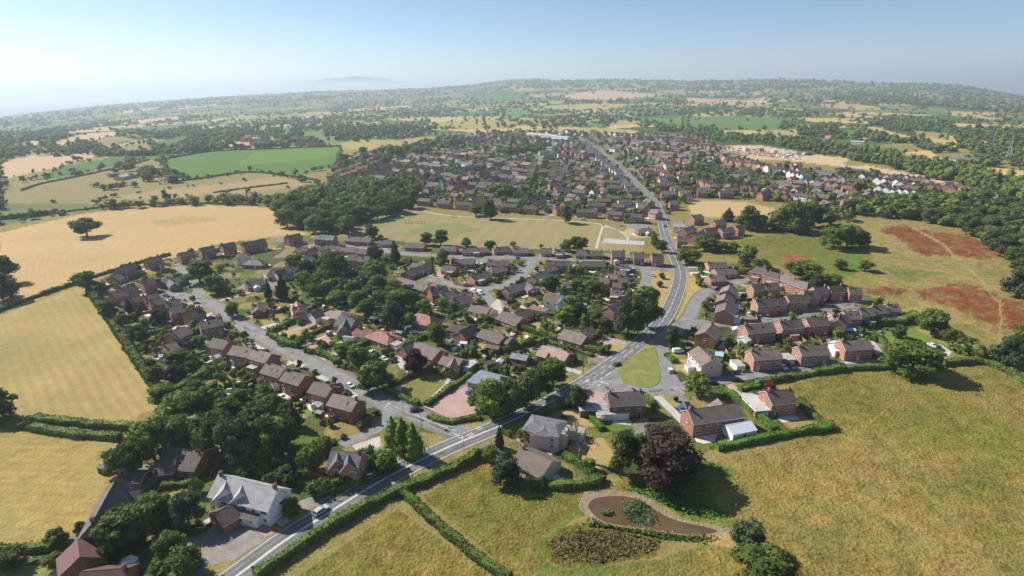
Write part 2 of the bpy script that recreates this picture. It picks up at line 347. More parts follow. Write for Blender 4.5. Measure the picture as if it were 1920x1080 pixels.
NEAR = [
 ([(0,437),(80,418),(150,402),(260,388),(330,384),(480,387),(516,393),(520,415),(560,433),(595,443),(540,455),(470,458),(400,466),(300,492),(200,517),(145,532),(70,562),(0,585)],STRAW,.22,'wheat'),
 ([(285,415),(330,405),(400,407),(410,413),(370,420),(310,426)],(.36,.265,.125),.4,'patch'),
 ([(-400,700),(-300,640),(0,592),(80,562),(145,537),(165,545),(200,592),(240,652),(280,712),(312,748),(300,762),(260,778),(250,797),(60,788),(0,775),(-400,740)],HAY,.35,'hay'),
 ([(-500,800),(0,806),(60,814),(220,828),(214,880),(198,930),(163,985),(98,1028),(0,1040),(-500,1060)],(.335,.255,.09),.55,'hay2'),
 ([(60,793),(140,803),(260,811),(262,806),(140,797),(70,789)],(.33,.26,.14),.4,''),
 ([(1150,925),(1180,895),(1300,880),(1400,850),(1480,830),(1560,808),(1500,762),(1480,735),(1490,720),(1560,702),(1700,695),(1850,688),(1930,720),(2300,800),(2600,1100),(2400,1500),(1400,1500),(1400,1080),(1390,1000),(1340,985),(1180,930)],OLIVE2,1.0,'meadow'),
 ([(700,1500),(560,1080),(745,955),(925,1080),(1100,1500)],(.185,.152,.040),1.0,'meadow'),
 ([(790,930),(900,870),(950,885),(1010,912),(1100,925),(1090,950),(1040,1010),(1010,1080),(965,1080)],OLIVE,1.0,'meadow'),
 ([(990,1500),(1050,1080),(1150,1068),(1250,1050),(1395,1008),(1400,1080),(1400,1500)],OLIVE2,1.0,'meadow'),
 ([(1085,945),(1040,985),(1015,1010),(1000,1080),(1060,1080),(1020,1050),(1060,985),(1100,965)],BRIGHT,.8,'patch'),
 ([(1150,925),(1230,895),(1300,905),(1340,930),(1360,960),(1380,985),(1300,975),(1230,940)],(.13,.165,.036),.9,'patch'),
 ([(1240,870),(1330,865),(1380,880),(1370,905),(1280,915)],(.11,.145,.03),.9,''),
 ([(1020,1015),(1060,985),(1140,985),(1200,1000),(1250,1010),(1240,1040),(1150,1055),(1090,1068),(1030,1055)],(.135,.115,.032),1.0,'rush'),
 ([(1000,1080),(1040,1062),(1150,1060),(1250,1046),(1330,1010),(1370,1000),(1300,1040),(1150,1075),(1050,1090)],(.145,.16,.038),.8,'patch'),
 ([(1320,995),(1380,1003),(1400,1030),(1380,1030),(1330,1020)],(.32,.24,.10),.7,''),
 ([(655,422),(780,391),(850,405),(1000,409),(1130,420),(1185,440),(1200,470),(1115,470),(870,463),(700,447),(660,440)],(.275,.225,.11),.3,'mown'),
 ([(645,416),(700,416),(760,400),(780,404),(720,425),(660,432)],(.19,.20,.075),.4,''), ([(800,420),(860,418),(900,432),(840,445),(750,440)],(.21,.205,.085),.3,''),
 ([(1180,425),(1215,432),(1220,444),(1190,448),(1170,435)],(.42,.32,.20),.4,''), ([(1130,440),(1178,448),(1170,462),(1128,455)],(.29,.24,.10),.4,''),
 # estate ground
 ([(165,540),(210,512),(300,490),(410,458),(540,440),(700,448),(870,463),(1110,470),(1225,475),(1262,500),(1258,560),(1225,620),(1150,665),(1090,700),(1045,745),(940,815),(880,812),(800,850),(700,905),(560,945),(480,1000),(430,1060),(300,1085),(0,1085),(0,1040),(100,1030),(165,985),(215,880),(225,830),(255,800),(300,760),(310,745),(280,705),(235,645),(200,590)],(.13,.14,.045),.8,'gardens'),
 ([(1240,505),(1300,490),(1420,495),(1530,530),(1620,545),(1700,590),(1740,600),(1670,640),(1680,685),(1500,700),(1420,720),(1560,803),(1340,843),(1200,890),(1130,890),(1000,905),(940,840),(1065,755),(1130,740),(1200,740),(1240,640),(1270,560)],(.17,.15,.055),.8,'gardens'),
 ([(1380,450),(1450,440),(1590,412),(1640,440),(1640,500),(1590,525),(1530,520),(1450,495),(1400,490),(1330,470)],(.165,.165,.045),1.0,'scrub'),
 ([(1460,480),(1500,478),(1520,500),(1480,505)],(.28,.11,.05),1.0,'patch'),
 ([(1560,485),(1610,480),(1640,510),(1570,515)],(.11,.17,.03),.9,'patch'),
 ([(1575,412),(1690,418),(1800,435),(1880,475),(1910,503),(1890,550),(1920,590),(2100,640),(2100,720),(1920,700),(1870,668),(1790,625),(1700,595),(1620,548),(1585,520),(1640,500),(1625,450)],(.27,.215,.085),.9,'sorrel'),
 ([(1660,500),(1750,508),(1850,540),(1790,545),(1680,525)],(.17,.175,.05),.9,'patch'),
 ([(1655,430),(1685,420),(1720,430),(1770,446),(1800,466),(1790,482),(1740,478),(1690,452)],(.185,.052,.024),.9,'red'), ([(1745,436),(1800,440),(1850,458),(1885,478),(1850,488),(1800,482),(1765,465)],(.185,.052,.024),.9,'red'),
 ([(1610,542),(1650,534),(1700,543),(1690,553),(1640,553)],(.185,.052,.024),.9,'red'), ([(1715,545),(1770,534),(1830,540),(1868,552),(1878,575),(1876,612),(1835,598),(1780,576),(1735,560)],(.185,.052,.024),.9,'red'),
 ([(1876,556),(1925,566),(1990,610),(1980,640),(1925,635),(1884,614)],(.185,.052,.024),.9,'red'),
 # trodden lines
 ([(1700,423),(1703,422),(1735,437),(1772,458),(1800,490),(1840,522),(1862,556),(1859,556),(1836,524),(1797,492),(1769,461),(1733,440)],(.31,.24,.10),.4,''),([(1872,562),(1875,562),(1879,600),(1875,640),(1877,668),(1873,668),(1872,640),(1876,600)],(.30,.235,.10),.4,''),([(1560,806),(1564,805),(1700,880),(1800,990),(1850,1100),(1842,1100),(1792,992),(1694,884)],(.225,.19,.058),.9,''),([(1400,1012),(1404,1010),(1500,900),(1690,740),(1694,742),(1505,903)],(.23,.195,.06),.9,''),
 # verges and lawns
 ([(1208,505),(1262,510),(1262,545),(1245,585),(1235,590),(1235,560),(1220,550),(1215,525)],DRY,.5,''),
 ([(1282,510),(1300,515),(1320,545),(1305,565),(1295,585),(1280,612),(1262,612),(1278,570)],(.37,.275,.10),.5,''),
 ([(1280,520),(1290,518),(1284,560),(1272,590),(1262,600)],(.17,.19,.05),.5,''),
 ([(1195,650),(1240,605),(1260,612),(1240,640),(1225,655)],DRY,.4,''),
 ([(430,1090),(480,1015),(560,968),(600,965),(570,988),(500,1030)],(.28,.225,.08),.5,''), ([(380,1075),(400,1045),(430,1040),(440,1055),(425,1085)],(.25,.21,.075),.5,''),
 ([(740,735),(785,705),(825,700),(838,712),(830,725),(795,757),(775,752)],(.19,.185,.06),.4,''),
 ([(640,810),(670,790),(705,775),(718,785),(715,800),(690,813),(650,825)],(.23,.19,.075),.4,''),
 ([(712,828),(725,810),(735,805),(830,815),(850,832),(820,855),(760,870),(720,850)],(.24,.205,.08),.5,''),
 ([(625,700),(660,680),(620,655),(600,660),(500,650),(495,648),(520,665),(560,690)],(.30,.225,.09),.4,''),
 ([(860,790),(930,788),(940,795),(895,810),(870,808)],(.28,.23,.085),.5,''),
 ([(355,552),(375,540),(400,552),(395,560),(372,558)],(.25,.23,.08),.4,''),
 ([(500,625),(550,600),(610,605),(620,615),(560,640),(530,650)],DRY,.5,''), ([(480,590),(520,585),(548,600),(500,620)],(.28,.24,.09),.5,''),
 ([(672,610),(700,600),(720,605),(690,612)],(.17,.20,.06),.4,''),
 ([(980,608),(1030,597),(1035,605),(1005,620)],DRY,.4,''), ([(1015,620),(1050,615),(1040,632),(1020,628)],DRY,.4,''), ([(890,640),(915,640),(925,655),(905,658)],DRY,.4,''),
 ([(925,690),(980,692),(1000,700),(950,708)],DRY,.4,''), ([(820,500),(840,510),(850,522),(830,523),(815,517)],DRY,.4,''),
 ([(1135,652),(1180,640),(1185,645),(1150,668)],DRY,.4,''), ([(1090,690),(1105,690),(1100,702),(1080,705)],(.22,.21,.07),.4,''),
 ([(1045,770),(1085,765),(1098,785),(1120,800),(1095,800)],DRY,.4,''), ([(1070,830),(1130,820),(1150,850),(1140,880),(1110,885),(1060,850)],(.35,.26,.11),.4,''),
 ([(1120,795),(1160,782),(1195,785),(1180,805),(1140,810)],(.12,.18,.04),.5,''),
 ([(1300,830),(1340,815),(1420,805),(1440,815),(1390,825),(1340,838)],(.10,.15,.035),.4,''), ([(1465,790),(1500,775),(1535,800),(1490,812)],(.27,.225,.085),.4,''),
 ([(1295,745),(1340,735),(1350,755),(1320,765)],(.26,.21,.09),.4,''), ([(1225,748),(1265,742),(1278,760),(1250,768)],(.25,.22,.09),.4,''),
 ([(1262,675),(1290,672),(1300,690),(1290,705),(1268,690)],DRY,.4,''),
 ([(1655,620),(1720,615),(1740,620),(1790,655),(1700,650),(1670,650)],(.15,.20,.04),.5,''), ([(1720,620),(1735,612),(1830,660),(1800,660)],(.30,.24,.09),.4,''), ([(1870,665),(1960,690),(1960,720),(1880,690)],(.20,.21,.06),.5,''),
 ([(270,925),(350,905),(356,922),(340,935),(300,935)],(.30,.24,.09),.4,''), ([(0,1070),(60,1060),(95,1068),(90,1090),(0,1090)],(.20,.22,.06),.5,''),
 ([(1400,612),(1420,610),(1425,625),(1405,628)],LAWN,.4,''), ([(1380,620),(1400,625),(1395,640),(1378,635)],LAWN,.4,''), ([(1490,635),(1510,630),(1520,640),(1495,645)],LAWN,.4,''),
 ([(1405,690),(1440,688),(1445,697),(1415,700)],(.16,.20,.05),.4,''), ([(1500,683),(1540,680),(1540,690),(1505,692)],(.16,.20,.05),.4,''),
 ([(425,705),(460,680),(470,690),(440,712)],(.22,.22,.07),.4,''),
 ([(560,762),(580,760),(592,775),(575,782)],(.15,.20,.05),.4,''), ([(430,710),(455,695),(462,712),(440,720)],(.17,.20,.06),.4,''),
 ([(590,560),(620,565),(650,575),(600,582)],(.15,.19,.05),.4,''), ([(545,543),(565,545),(567,560),(550,555)],(.18,.20,.06),.4,''),
]
_red = [(q, c) for q, c, r, k in NEAR if k == 'red']; _i = [k for *_, k in NEAR].index('red')
for q, c in _red:
    mx, my = np.mean(np.array(q), 0); NEAR.insert(_i, ([(mx+(x-mx)*1.3+3, my+(y-my)*1.55) for x, y in q], c, .9, 'redthin'))
mudp = smooth_line([(1086,945),(1096,925),(1112,919),(1135,922),(1150,916),(1172,924),(1192,924),(1215,936),(1228,940),(1243,955),(1260,969),(1287,977),(1307,982),(1330,986),(1352,991),(1374,995),(1364,1001),(1335,1002),(1285,1001),(1225,992),(1178,986),(1135,980),(1104,968),(1090,958),(1086,945)], 2)[:-1]
NEAR.append((mudp, (.27,.205,.15), .6, ''))
COLFAR = (.060,.078,.030)
def quilt(wx, wy):
    u = wx/210+.55*np.sin(wy*.0031+1)+.25*np.sin(wy*.011); v = wy/250+.5*np.sin(wx*.0037+2)+.2*np.sin(wx*.013)
    v = v+.5*(np.floor(u) % 2); h = np.sin(np.floor(u)*12.9898+np.floor(v)*78.233)*43758.5453; h = h-np.floor(h)
    fu, fv = u-np.floor(u), v-np.floor(v); return np.minimum(np.minimum(fu, 1-fu)*210, np.minimum(fv, 1-fv)*250), h
def paint_ground():
    xs = np.unique(np.concatenate([np.arange(-1500,-60,45.), np.arange(-60,1981,3.), np.arange(1990,3400,45.)]))
    ys_near = np.concatenate([np.arange(1960,1090,-22.), np.arange(1090,300,-2.6)])
    rows = []
    for y in ys_near: rows.append(np.full(xs.shape, y))
    y0 = flat_y(xs)+85; yr = ridge_y(xs)
    n1 = 26
    for i in range(1, n1+1): rows.append(300+(y0-300)*i/n1)
    n2 = 62
    for i in range(1, n2+1): rows.append(y0+(yr-y0)*i/n2)
    Y = np.array(rows); X = np.broadcast_to(xs, Y.shape)
    V = PN(X, Y, 0.0)
    extra = []
    last = V[-1]
    for r, dz in ((9000,-130),(14000,-190),(24000,-230),(38000,-260)):
        e = last.copy(); k = r/np.hypot(last[:,0], last[:,1]); e[:,0] *= k; e[:,1] *= k
        e[:,2] = np.minimum(last[:,2]*(1.0 if r < 9500 else .6), 0)+dz; extra.append(e)
    V = np.concatenate([V, np.array(extra)]); nr, nc = V.shape[:2]
    Yp = np.concatenate([Y, np.repeat(Y[-1:], 4, 0)]); Xp = np.broadcast_to(xs, Yp.shape)
    wx, wy = V[...,0], V[...,1]
    col = np.empty((nr, nc, 4), np.float32); col[..., :3] = COLFAR; col[..., 3] = .6
    def vn(x, y):
        ix, iy = np.floor(x), np.floor(y); fx, fy = x-ix, y-iy; fx = fx*fx*(3-2*fx); fy = fy*fy*(3-2*fy)
        hh = lambda a, b: (lambda q: q-np.floor(q))(np.sin(a*127.1+b*311.7)*43758.5453)
        return (hh(ix,iy)*(1-fx)+hh(ix+1,iy)*fx)*(1-fy)+(hh(ix,iy+1)*(1-fx)+hh(ix+1,iy+1)*fx)*fy
    def rnd(s, k):
        a = wx*s*.55+k*17.3; b = wy*s*.55-k*9.1; c, d = a*.8-b*.6, a*.6+b*.8
        return np.clip((vn(a, b)*.55+vn(c*2.1+5, d*2.1+3)*.28+vn(b*4.3+1, a*4.3+8)*.17)*2.6-1.3, -1, 1)
    # distant quilt between the mapped fields
    far = Yp < 300
    e, h = quilt(wx, wy)
    pal = np.array([(.46,.35,.16),(.085,.155,.035),(.24,.215,.075),(.50,.36,.19),(.085,.13,.04),(.15,.20,.05),(.06,.10,.03),(.34,.28,.10)])
    t = pal[np.minimum((h*8).astype(int), 7)]; k = (np.clip((np.hypot(wx, wy)-2300)/2500, 0, 1)*np.where(Xp < 900, .65, .30))[..., None]; t = t*(1-k)+np.array((.055,.078,.033))*k; col[far, :3] = t[far]; col[~far, :3] = (.235,.19,.07)
    jx = Xp + 1.2*rnd(.05, .5); jy = Yp + .5*rnd(.06, 1.5)
    tc = (.13,.125,.075)
    for poly, c, rough in FAR:
        m = pip(jx, jy, poly); col[m, :3] = c; col[m, 3] = rough
    m = pip(Xp, Yp, TOWN)
    if True:
        cells = np.sin(np.floor(wx/9)*12.9898+np.floor(wy/13)*78.233)*43758.5453; cells -= np.floor(cells)
        pal = np.array([(.07,.10,.035),(.12,.14,.045),(.22,.18,.08),(.17,.165,.155),(.20,.19,.18),(.06,.08,.03),(.10,.11,.045),(.25,.21,.16)])
        t = pal[np.minimum((cells*8).astype(int), 7)]
        mm = m & ~pip(Xp, Yp, FAR[-3][0]); col[mm, :3] = t[mm]; col[mm, 3] = .7
    jx = Xp + .8*rnd(.31, .5)+.5*rnd(1.1, 2.5); jy = Yp + .4*rnd(.29, 1.5)+.3*rnd(1.3, .2)
    for poly, c, rough, kind in NEAR:
        big = kind in ('red','redthin','patch','rush')
        if big: m = pip(Xp + 10*rnd(.11,.4)+7*rnd(.37,2.0)+6*rnd(1.7,.3), Yp + 3.5*rnd(.12,1.4)+2.5*rnd(.41,.7)+2*rnd(1.9,1.1), poly)
        else: m = pip(jx, jy, poly)
        cc = np.broadcast_to(np.array(c, np.float32), (nr, nc, 3)).copy()
        if kind in ('wheat','hay','hay2','mown'):
            _a, _b = {'wheat': ((200,460),(300,440)), 'hay': ((160,665),(210,740)), 'hay2': ((60,900),(190,905)), 'mown': ((930,455),(960,425))}[kind]; _d = P(*_b)-P(*_a); a = math.atan2(_d.y, _d.x)+math.pi/2; w = {'wheat': 3.6, 'hay': 3.8, 'hay2': 3.4, 'mown': 6.0}[kind]
            d = wx*math.cos(a)+wy*math.sin(a)+2.5*rnd(.02, 1.0)
            st = np.sin(d*2*math.pi/w/ (2 if kind=='mown' else 1))
            amp = {'wheat': .06, 'hay': .11, 'hay2': .07, 'mown': .08}[kind]
            cc *= (1+amp*st*(.5+.5*rnd(.03, 3.0))+.08*rnd(.013, .7))[..., None]
            g = np.clip(rnd(.021, 2.1)*.9+rnd(.06, .3)*.5-.15, 0, 1)[..., None]*(.7 if kind.startswith('hay') else .22)
            cc = cc*(1-g)+np.array((.20,.175,.055))*g
        if kind in ('meadow', 'sorrel', 'scrub'):
            g = np.clip(rnd(.035, 1.1)*.8+rnd(.11, 2.0)*.5, -1, 1)[..., None]
            brown = np.array((.30,.205,.080)); green = np.array((.120,.140,.020))
            east = np.clip((Xp-1250)/500, 0, 1)[..., None] if kind == 'meadow' else .4
            gb = np.clip(g+.3*east, 0, 1)*(.35+.35*east); gg = np.clip(-g, 0, 1)*.55
            cc = cc*(1-gb-gg)+brown*gb+green*gg
        if kind == 'gardens':
            cells = np.sin(np.floor((wx+4*rnd(.05,1.))/8)*12.9898+np.floor((wy+3*rnd(.06,2.))/11)*78.233)*43758.5453; cells -= np.floor(cells)
            pal = np.array([(.085,.11,.032),(.13,.145,.042),(.25,.195,.08),(.06,.08,.026),(.09,.095,.035),(.19,.165,.07),(.25,.22,.185),(.105,.125,.038)])
            cc = pal[np.minimum((cells*8).astype(int), 7)]
        if kind in ('red', 'redthin'):
            g = np.clip((.78 if kind == 'red' else .02)+.35*rnd(.35, .9)+.3*rnd(.9, 1.9)+.3*rnd(.09,.2), .05, 1)[..., None]; cc = cc*g+np.array((.27,.215,.085))*(1-g)
        col[m, :3] = cc[m]; col[m, 3] = rough
    idx = np.arange(nr*nc).reshape(nr, nc)
    F = np.stack([idx[:-1,:-1].ravel(), idx[:-1,1:].ravel(), idx[1:,1:].ravel(), idx[1:,:-1].ravel()], -1)
    me = mesh_np('ground', V.reshape(-1,3), F, [ground_material()], smooth=True)
    ca = me.color_attributes.new('Col', 'FLOAT_COLOR', 'POINT'); ca.data.foreach_set('color', np.clip(col, 0, 1).reshape(-1).astype(np.float32))
    o = obj('ground', me); setp(o, 'dry summer farmland of straw, olive and green fields round the village', 'ground', kind='structure')
    return o
def ground_material():
    m, nt, b, out = nodes('field_ground'); v = geo_pos(nt)
    a = nt.nodes.new('ShaderNodeVertexColor'); a.layer_name = 'Col'
    c = a.outputs['Color']; al = a.outputs['Alpha']
    nA = noise(nt, .035, 5, v, .6); nB = noise(nt, .22, 5, v, .62); nC = noise(nt, 1.1, 3, v, .6)
    s = math_(nt, 'ADD', math_(nt, 'MULTIPLY', math_(nt, 'SUBTRACT', nB, .5), 1.6), math_(nt, 'MULTIPLY', math_(nt, 'SUBTRACT', nC, .5), 1.7))
    s = math_(nt, 'ADD', s, math_(nt, 'MULTIPLY', math_(nt, 'SUBTRACT', nA, .5), .6))
    g = math_(nt, 'ADD', math_(nt, 'MULTIPLY', s, al), 1.0)
    c2 = mix(nt, 1.0, c, _grey(nt, g), 'MULTIPLY')
    # patches that have dried out or stayed green
    dry = mix(nt, 1.0, c2, (1.22,1.02,.85), 'MULTIPLY'); wet = mix(nt, 1.0, c2, (.78,.98,.72), 'MULTIPLY')
    nD = maprange(nt, noise(nt, .09, 4, v, .6), .38, .62, 0, 1)
    c3 = mix(nt, math_(nt, 'MULTIPLY', al, .55), c2, mix(nt, nD, wet, dry))
    nt.links.new(c3, b.inputs['Base Color']); b.inputs['Roughness'].default_value = .95; b.inputs['Specular IOR Level'].default_value = .08
    bm = nt.nodes.new('ShaderNodeBump'); bm.inputs['Distance'].default_value = .9
    nt.links.new(math_(nt, 'MULTIPLY', al, .75), bm.inputs['Strength'])
    nt.links.new(math_(nt, 'ADD', math_(nt, 'MULTIPLY', nB, 1.6), nC), bm.inputs['Height']); nt.links.new(bm.outputs[0], b.inputs['Normal'])
    return m
paint_ground()
# ---------------------------------------------------------------- roads, footways, drives
def world_line(px, sm=2): return [Vector(p) for p in PN(*np.array(smooth_line(px, sm)).T, 0.0).tolist()]
def offsets(line, d):
    out = []
    for i, p in enumerate(line):
        t = (line[min(i+1, len(line)-1)]-line[max(i-1, 0)]); t.z = 0; t.normalize(); out.append(p+Vector((t.y, -t.x, 0))*d)
    return out
def ribbon(mb, line, d0, d1, z, m=0, thick=None):
    A, B = offsets(line, d0), offsets(line, d1)
    for i in range(len(line)-1):
        f = [(*q.xy, q.z+z) for q in (A[i], B[i], B[i+1], A[i+1])]
        mb.face(f, m)
        if thick:
            for L in (A, B): mb.face([(*L[i].xy, L[i].z+z-thick), (*L[i+1].xy, L[i+1].z+z-thick), (*L[i+1].xy, L[i+1].z+z), (*L[i].xy, L[i].z+z)], 1)
def sheet(name, px, z, mat, label, cat, skirt=0):
    pts = [Vector(p) for p in PN(*np.array(px, float).T, 0.0).tolist()]
    mb = MB(); mb.face([(p.x, p.y, p.z+z) for p in pts])
    if skirt:
        for a, b in zip(pts, pts[1:]+pts[:1]): mb.face([(a.x,a.y,a.z+z-skirt),(b.x,b.y,b.z+z-skirt),(b.x,b.y,b.z+z),(a.x,a.y,a.z+z)], 1)
    mats = [mat, M['kerb']] if skirt else [mat]
    import bmesh
    o = mb.build(name, mats); bm = bmesh.new(); bm.from_mesh(o.data); bmesh.ops.recalc_face_normals(bm, faces=bm.faces)
    big = max(bm.faces, key=lambda f: f.calc_area())
    if big.normal.z < 0: bmesh.ops.reverse_faces(bm, faces=bm.faces)
    bmesh.ops.triangulate(bm, faces=[f for f in bm.faces if len(f.verts) > 4]); bm.to_mesh(o.data); bm.free()
    setp(o, label, cat, kind='structure'); return o
ROADS = {}
def road(key, px, w, name, label, z=0.03, mat='asphalt', foot=(1.6, 1.6), footmat='pave'):
    L = world_line(px); ROADS[key] = (L, w)
    mb = MB(); ribbon(mb, L, -w/2, w/2, z); o = mb.build(name, M[mat]); setp(o, label, 'road', kind='structure')
    if foot[0] or foot[1]:
        mb = MB()
        if foot[0]: ribbon(mb, L, -w/2-foot[0], -w/2, z-.012, 0)
        if foot[1]: ribbon(mb, L, w/2, w/2+foot[1], z-.012, 0)
        f = mb.build('pavement', [M[footmat], M['kerb']]); setp(f, 'narrow footway along the edge of the '+label.split(' ',1)[-1], 'pavement', kind='structure')
    return L
MAIN = [(380,1125),(450,1076),(535,1012),(620,959),(700,909),(775,869),(840,838),(927,803),(1000,771),(1062,738),(1099,715),(1141,687),(1175,662),(1210,634),(1240,607),(1260,572),(1272,540),(1277,517),(1272,495),(1260,470),(1248,445),(1242,420),(1238,398),(1228,379),(1207,357),(1187,337),(1162,313),(1140,293),(1110,272),(1083,257)]
Lm = road('main', MAIN, 8.4, 'main_road', 'grey main road with white lines running through the village', z=.040, mat='asphaltd', foot=(0,0))
EST = [(884,818),(850,806),(825,797),(790,782),(732,760),(690,736),(640,710),(575,675),(520,647),(475,622),(440,602),(410,577),(390,566),(370,560),(350,556),(325,552),(300,551)]
Le = road('est', EST, 6.4, 'estate_road', 'curving grey estate road through the western houses', z=.030)
L2 = road('cul', [(368,560),(372,548),(372,538),(362,525),(347,508),(330,500)], 5.5, 'close_road', 'short grey close among the northwestern houses', foot=(0,0), z=.024)
L3 = road('drive', [(722,758),(730,772),(727,785),(712,800),(690,814),(650,828),(640,835)], 4.6, 'side_drive', 'pale curving drive beside the end brick house', foot=(0,0), z=.022)
L4 = road('street', [(1262,625),(1280,612),(1302,604),(1330,606),(1375,606),(1450,597),(1525,584),(1570,572),(1600,566),(1622,562)], 6.0, 'estate_street', 'grey street between facing rows of brick semis', foot=(1.5,1.5), z=.026)
L5 = road('loop', [(1272,617),(1295,590),(1302,572),(1314,552),(1340,540),(1375,530),(1405,524)], 5.8, 'crescent_road', 'grey crescent curving up to the hipped houses', foot=(1.2,1.2), z=.022)
L6 = road('slip', [(1268,618),(1246,632),(1237,650),(1240,675),(1250,700),(1262,725)], 7.0, 'slip_road', 'grey slip road round the grass triangle', foot=(0,0), z=.034)
L7 = road('lane', [(1105,716),(1140,725),(1200,735),(1262,727),(1340,714),(1420,700),(1500,691),(1580,683),(1650,679),(1690,677)], 6.4, 'country_lane', 'grey lane running east past the semis and meadow hedge', foot=(0,0), z=.028)
L8 = road('park', [(1268,507),(1240,503),(1212,502),(1185,497),(1132,491),(1080,487),(1025,485),(970,483),(925,482),(850,480),(800,479),(750,475),(700,467),(625,460),(575,459),(535,462)], 5.8, 'park_road', 'grey road along the bungalows beside the playing field', foot=(1.4,1.4), z=.026)
L9 = road('cres', [(1003,485),(996,492),(990,505),(975,520),(950,532),(920,542),(887,542),(845,534),(825,527),(800,523)], 5.6, 'bungalow_crescent', 'grey crescent curving between the central bungalows', foot=(1.4,1.4), z=.022)
road('tail', [(905,541),(914,555),(924,572),(930,580)], 4.6, 'parking_drive', 'short grey parking drive off the bungalow crescent', foot=(0,0), z=.018)
road('hook', [(1206,502),(1212,512),(1213,527),(1202,545)], 6.0, 'lay_by', 'grey loop beside the dry verge with small trees', foot=(0,0), z=.020)
for i, (px, nm, lb) in enumerate([
  ([(785,370+0),(740,388),(780,392),(830,404),(900,408),(1000,411),(1100,416),(1132,421),(1180,440)], 'footpath', 'pale worn footpath along the far side of the playing field'),
  ([(655,428),(700,419),(745,408),(790,394)], 'footpath', 'pale worn footpath crossing the playing field corner below the wood'),
  ([(1118,466),(1122,450),(1128,432),(1131,421)], 'footpath', 'pale straight footpath at the east end of the playing field'),
  ([(1131,424),(1155,430),(1172,440),(1178,447),(1176,455)], 'footpath', 'pale curved footpath beside the fenced games court')]):
    if i == 0: px = px[1:]
    mb = MB(); L = world_line(px); ribbon(mb, L, -.9, .9, .02); setp(mb.build(nm, M['gravel']), lb, 'path', kind='structure')
for i, (px, w, lb) in enumerate([([(760,333),(790,318),(815,308),(830,305)], 5, 'pale town street running up behind the semis'), ([(1003,345),(1020,328),(1022,312),(1012,300)], 7, 'broad pale town street curving between terraces'), ([(890,340),(925,315),(950,305)], 5, 'pale town street among the central terraces'),
   ([(1020,410),(1035,395),(1045,385)], 5, 'short grey town street beside the field houses'), ([(1240,350),(1255,345),(1270,352)],4,'small town side street off the main road'), ([(1080,257),(1060,250),(1040,246)],6,'far end of the main road at the village edge')]):
    mb = MB(); L = world_line(px); ribbon(mb, L, -w/2, w/2, .04); setp(mb.build('town_street', M['asphalt']), lb, 'road', kind='structure')
# junction aprons, yards, drives
S = sheet
S('junction_apron', [(838,800),(856,790),(880,800),(925,797),(900,815),(862,842),(845,834),(852,826),(842,812)], .026, M['asphalt'], 'flared grey junction where estate road meets main road', 'road')
S('junction_apron', [(1092,718),(1150,684),(1158,700),(1170,718),(1200,728),(1232,722),(1246,700),(1265,712),(1270,740),(1200,742),(1130,740)], .020, M['asphalt'], 'wide grey junction mouth around the grass triangle', 'road')
S('junction_apron', [(1238,628),(1262,606),(1290,598),(1300,612),(1275,625),(1250,645)], .016, M['asphalt'], 'grey junction mouth of the eastern estate', 'road')
S('forecourt', [(800,765),(838,735),(872,727),(905,748),(902,772),(870,780),(850,787),(822,776)], .036, M['block'], 'large pink paved forecourt beside the blue roofed clinic', 'forecourt')
S('driveway', [(745,745),(735,730),(755,718),(765,700),(750,690),(735,668),(755,665),(768,690),(768,705)], .020, M['gravel'], 'pale gravel drive with parked cars by the copper tree', 'driveway')
S('driveway', [(790,760),(832,722),(838,710),(825,700),(838,690),(850,700),(842,718),(800,765)], .018, M['gravel'], 'pale narrow drive beside the square lawn', 'driveway')
S('driveway', [(575,655),(588,640),(612,630),(625,638),(610,650),(585,660)], .018, M['block'], 'pink paved drive below the dormered slate house', 'driveway')
S('driveway', [(545,605),(562,600),(575,604),(568,614),(550,612)], .018, M['asphalt'], 'dark drive with a blue car beside the white garage', 'driveway')
S('driveway', [(405,985),(438,972),(500,962),(540,948),(600,925),(625,932),(580,955),(530,965),(480,995),(500,1010),(440,1050),(395,1060),(375,1030),(380,1000)], 0.020, M['track'], 'earthy gravel track and yard in front of the white house', 'driveway')
S('driveway', [(350,1010),(380,1000),(395,1040),(380,1080),(270,1085),(255,1065),(310,1050)], .017, M['asphalt'], 'shaded grey farm yard between the trees', 'driveway')
S('driveway', [(425,985),(460,962),(470,968),(435,992)], .030, M['concrete'], 'grey paved court in front of the white house', 'driveway')
S('driveway', [(690,850),(715,835),(712,818),(690,826),(660,835),(672,850)], .016, M['gravel'], 'pale drive behind the gabled brick house', 'driveway')
S('patio', [(920,572),(930,562),(937,560),(942,580),(962,586),(950,592),(930,585)], .020, M['gravel'], 'pale paved drive of the white gabled house', 'driveway')
S('patio', [(1104,645),(1130,630),(1175,640),(1172,645),(1140,650),(1120,652)], .020, M['block'], 'red brick paved drive between two hedges', 'driveway')
S('driveway', [(1105,688),(1145,672),(1160,675),(1125,695)], .020, M['pave'], 'grey crossover drive beside the main road', 'driveway')
S('driveway', [(1098,738),(1120,732),(1135,738),(1130,752),(1098,755)], .024, M['block'], 'pinkish drive beside the long dark house', 'driveway')
S('patio', [(1302,820),(1315,808),(1375,800),(1385,810),(1345,815),(1340,828),(1320,832),(1305,828)], .020, M['patio'], 'pale stone terrace below the long house', 'patio')
S('driveway', [(1272,745),(1285,742),(1302,762),(1288,770)], .020, M['asphalt'], 'grey drive with a dark car above the long house', 'driveway')
S('driveway', [(1380,740),(1400,735),(1425,742),(1410,755),(1395,755)], .020, M['concrete'], 'pale concrete drive of the field edge house', 'driveway')
S('driveway', [(1445,690),(1480,686),(1505,690),(1490,697),(1450,699)], .036, M['pave'], 'grey parking bay holding a white and a grey car', 'driveway')
S('driveway', [(1578,670),(1615,668),(1620,678),(1585,682)], .036, M['concrete'], 'pale concrete forecourt beside the eastern semis', 'driveway')
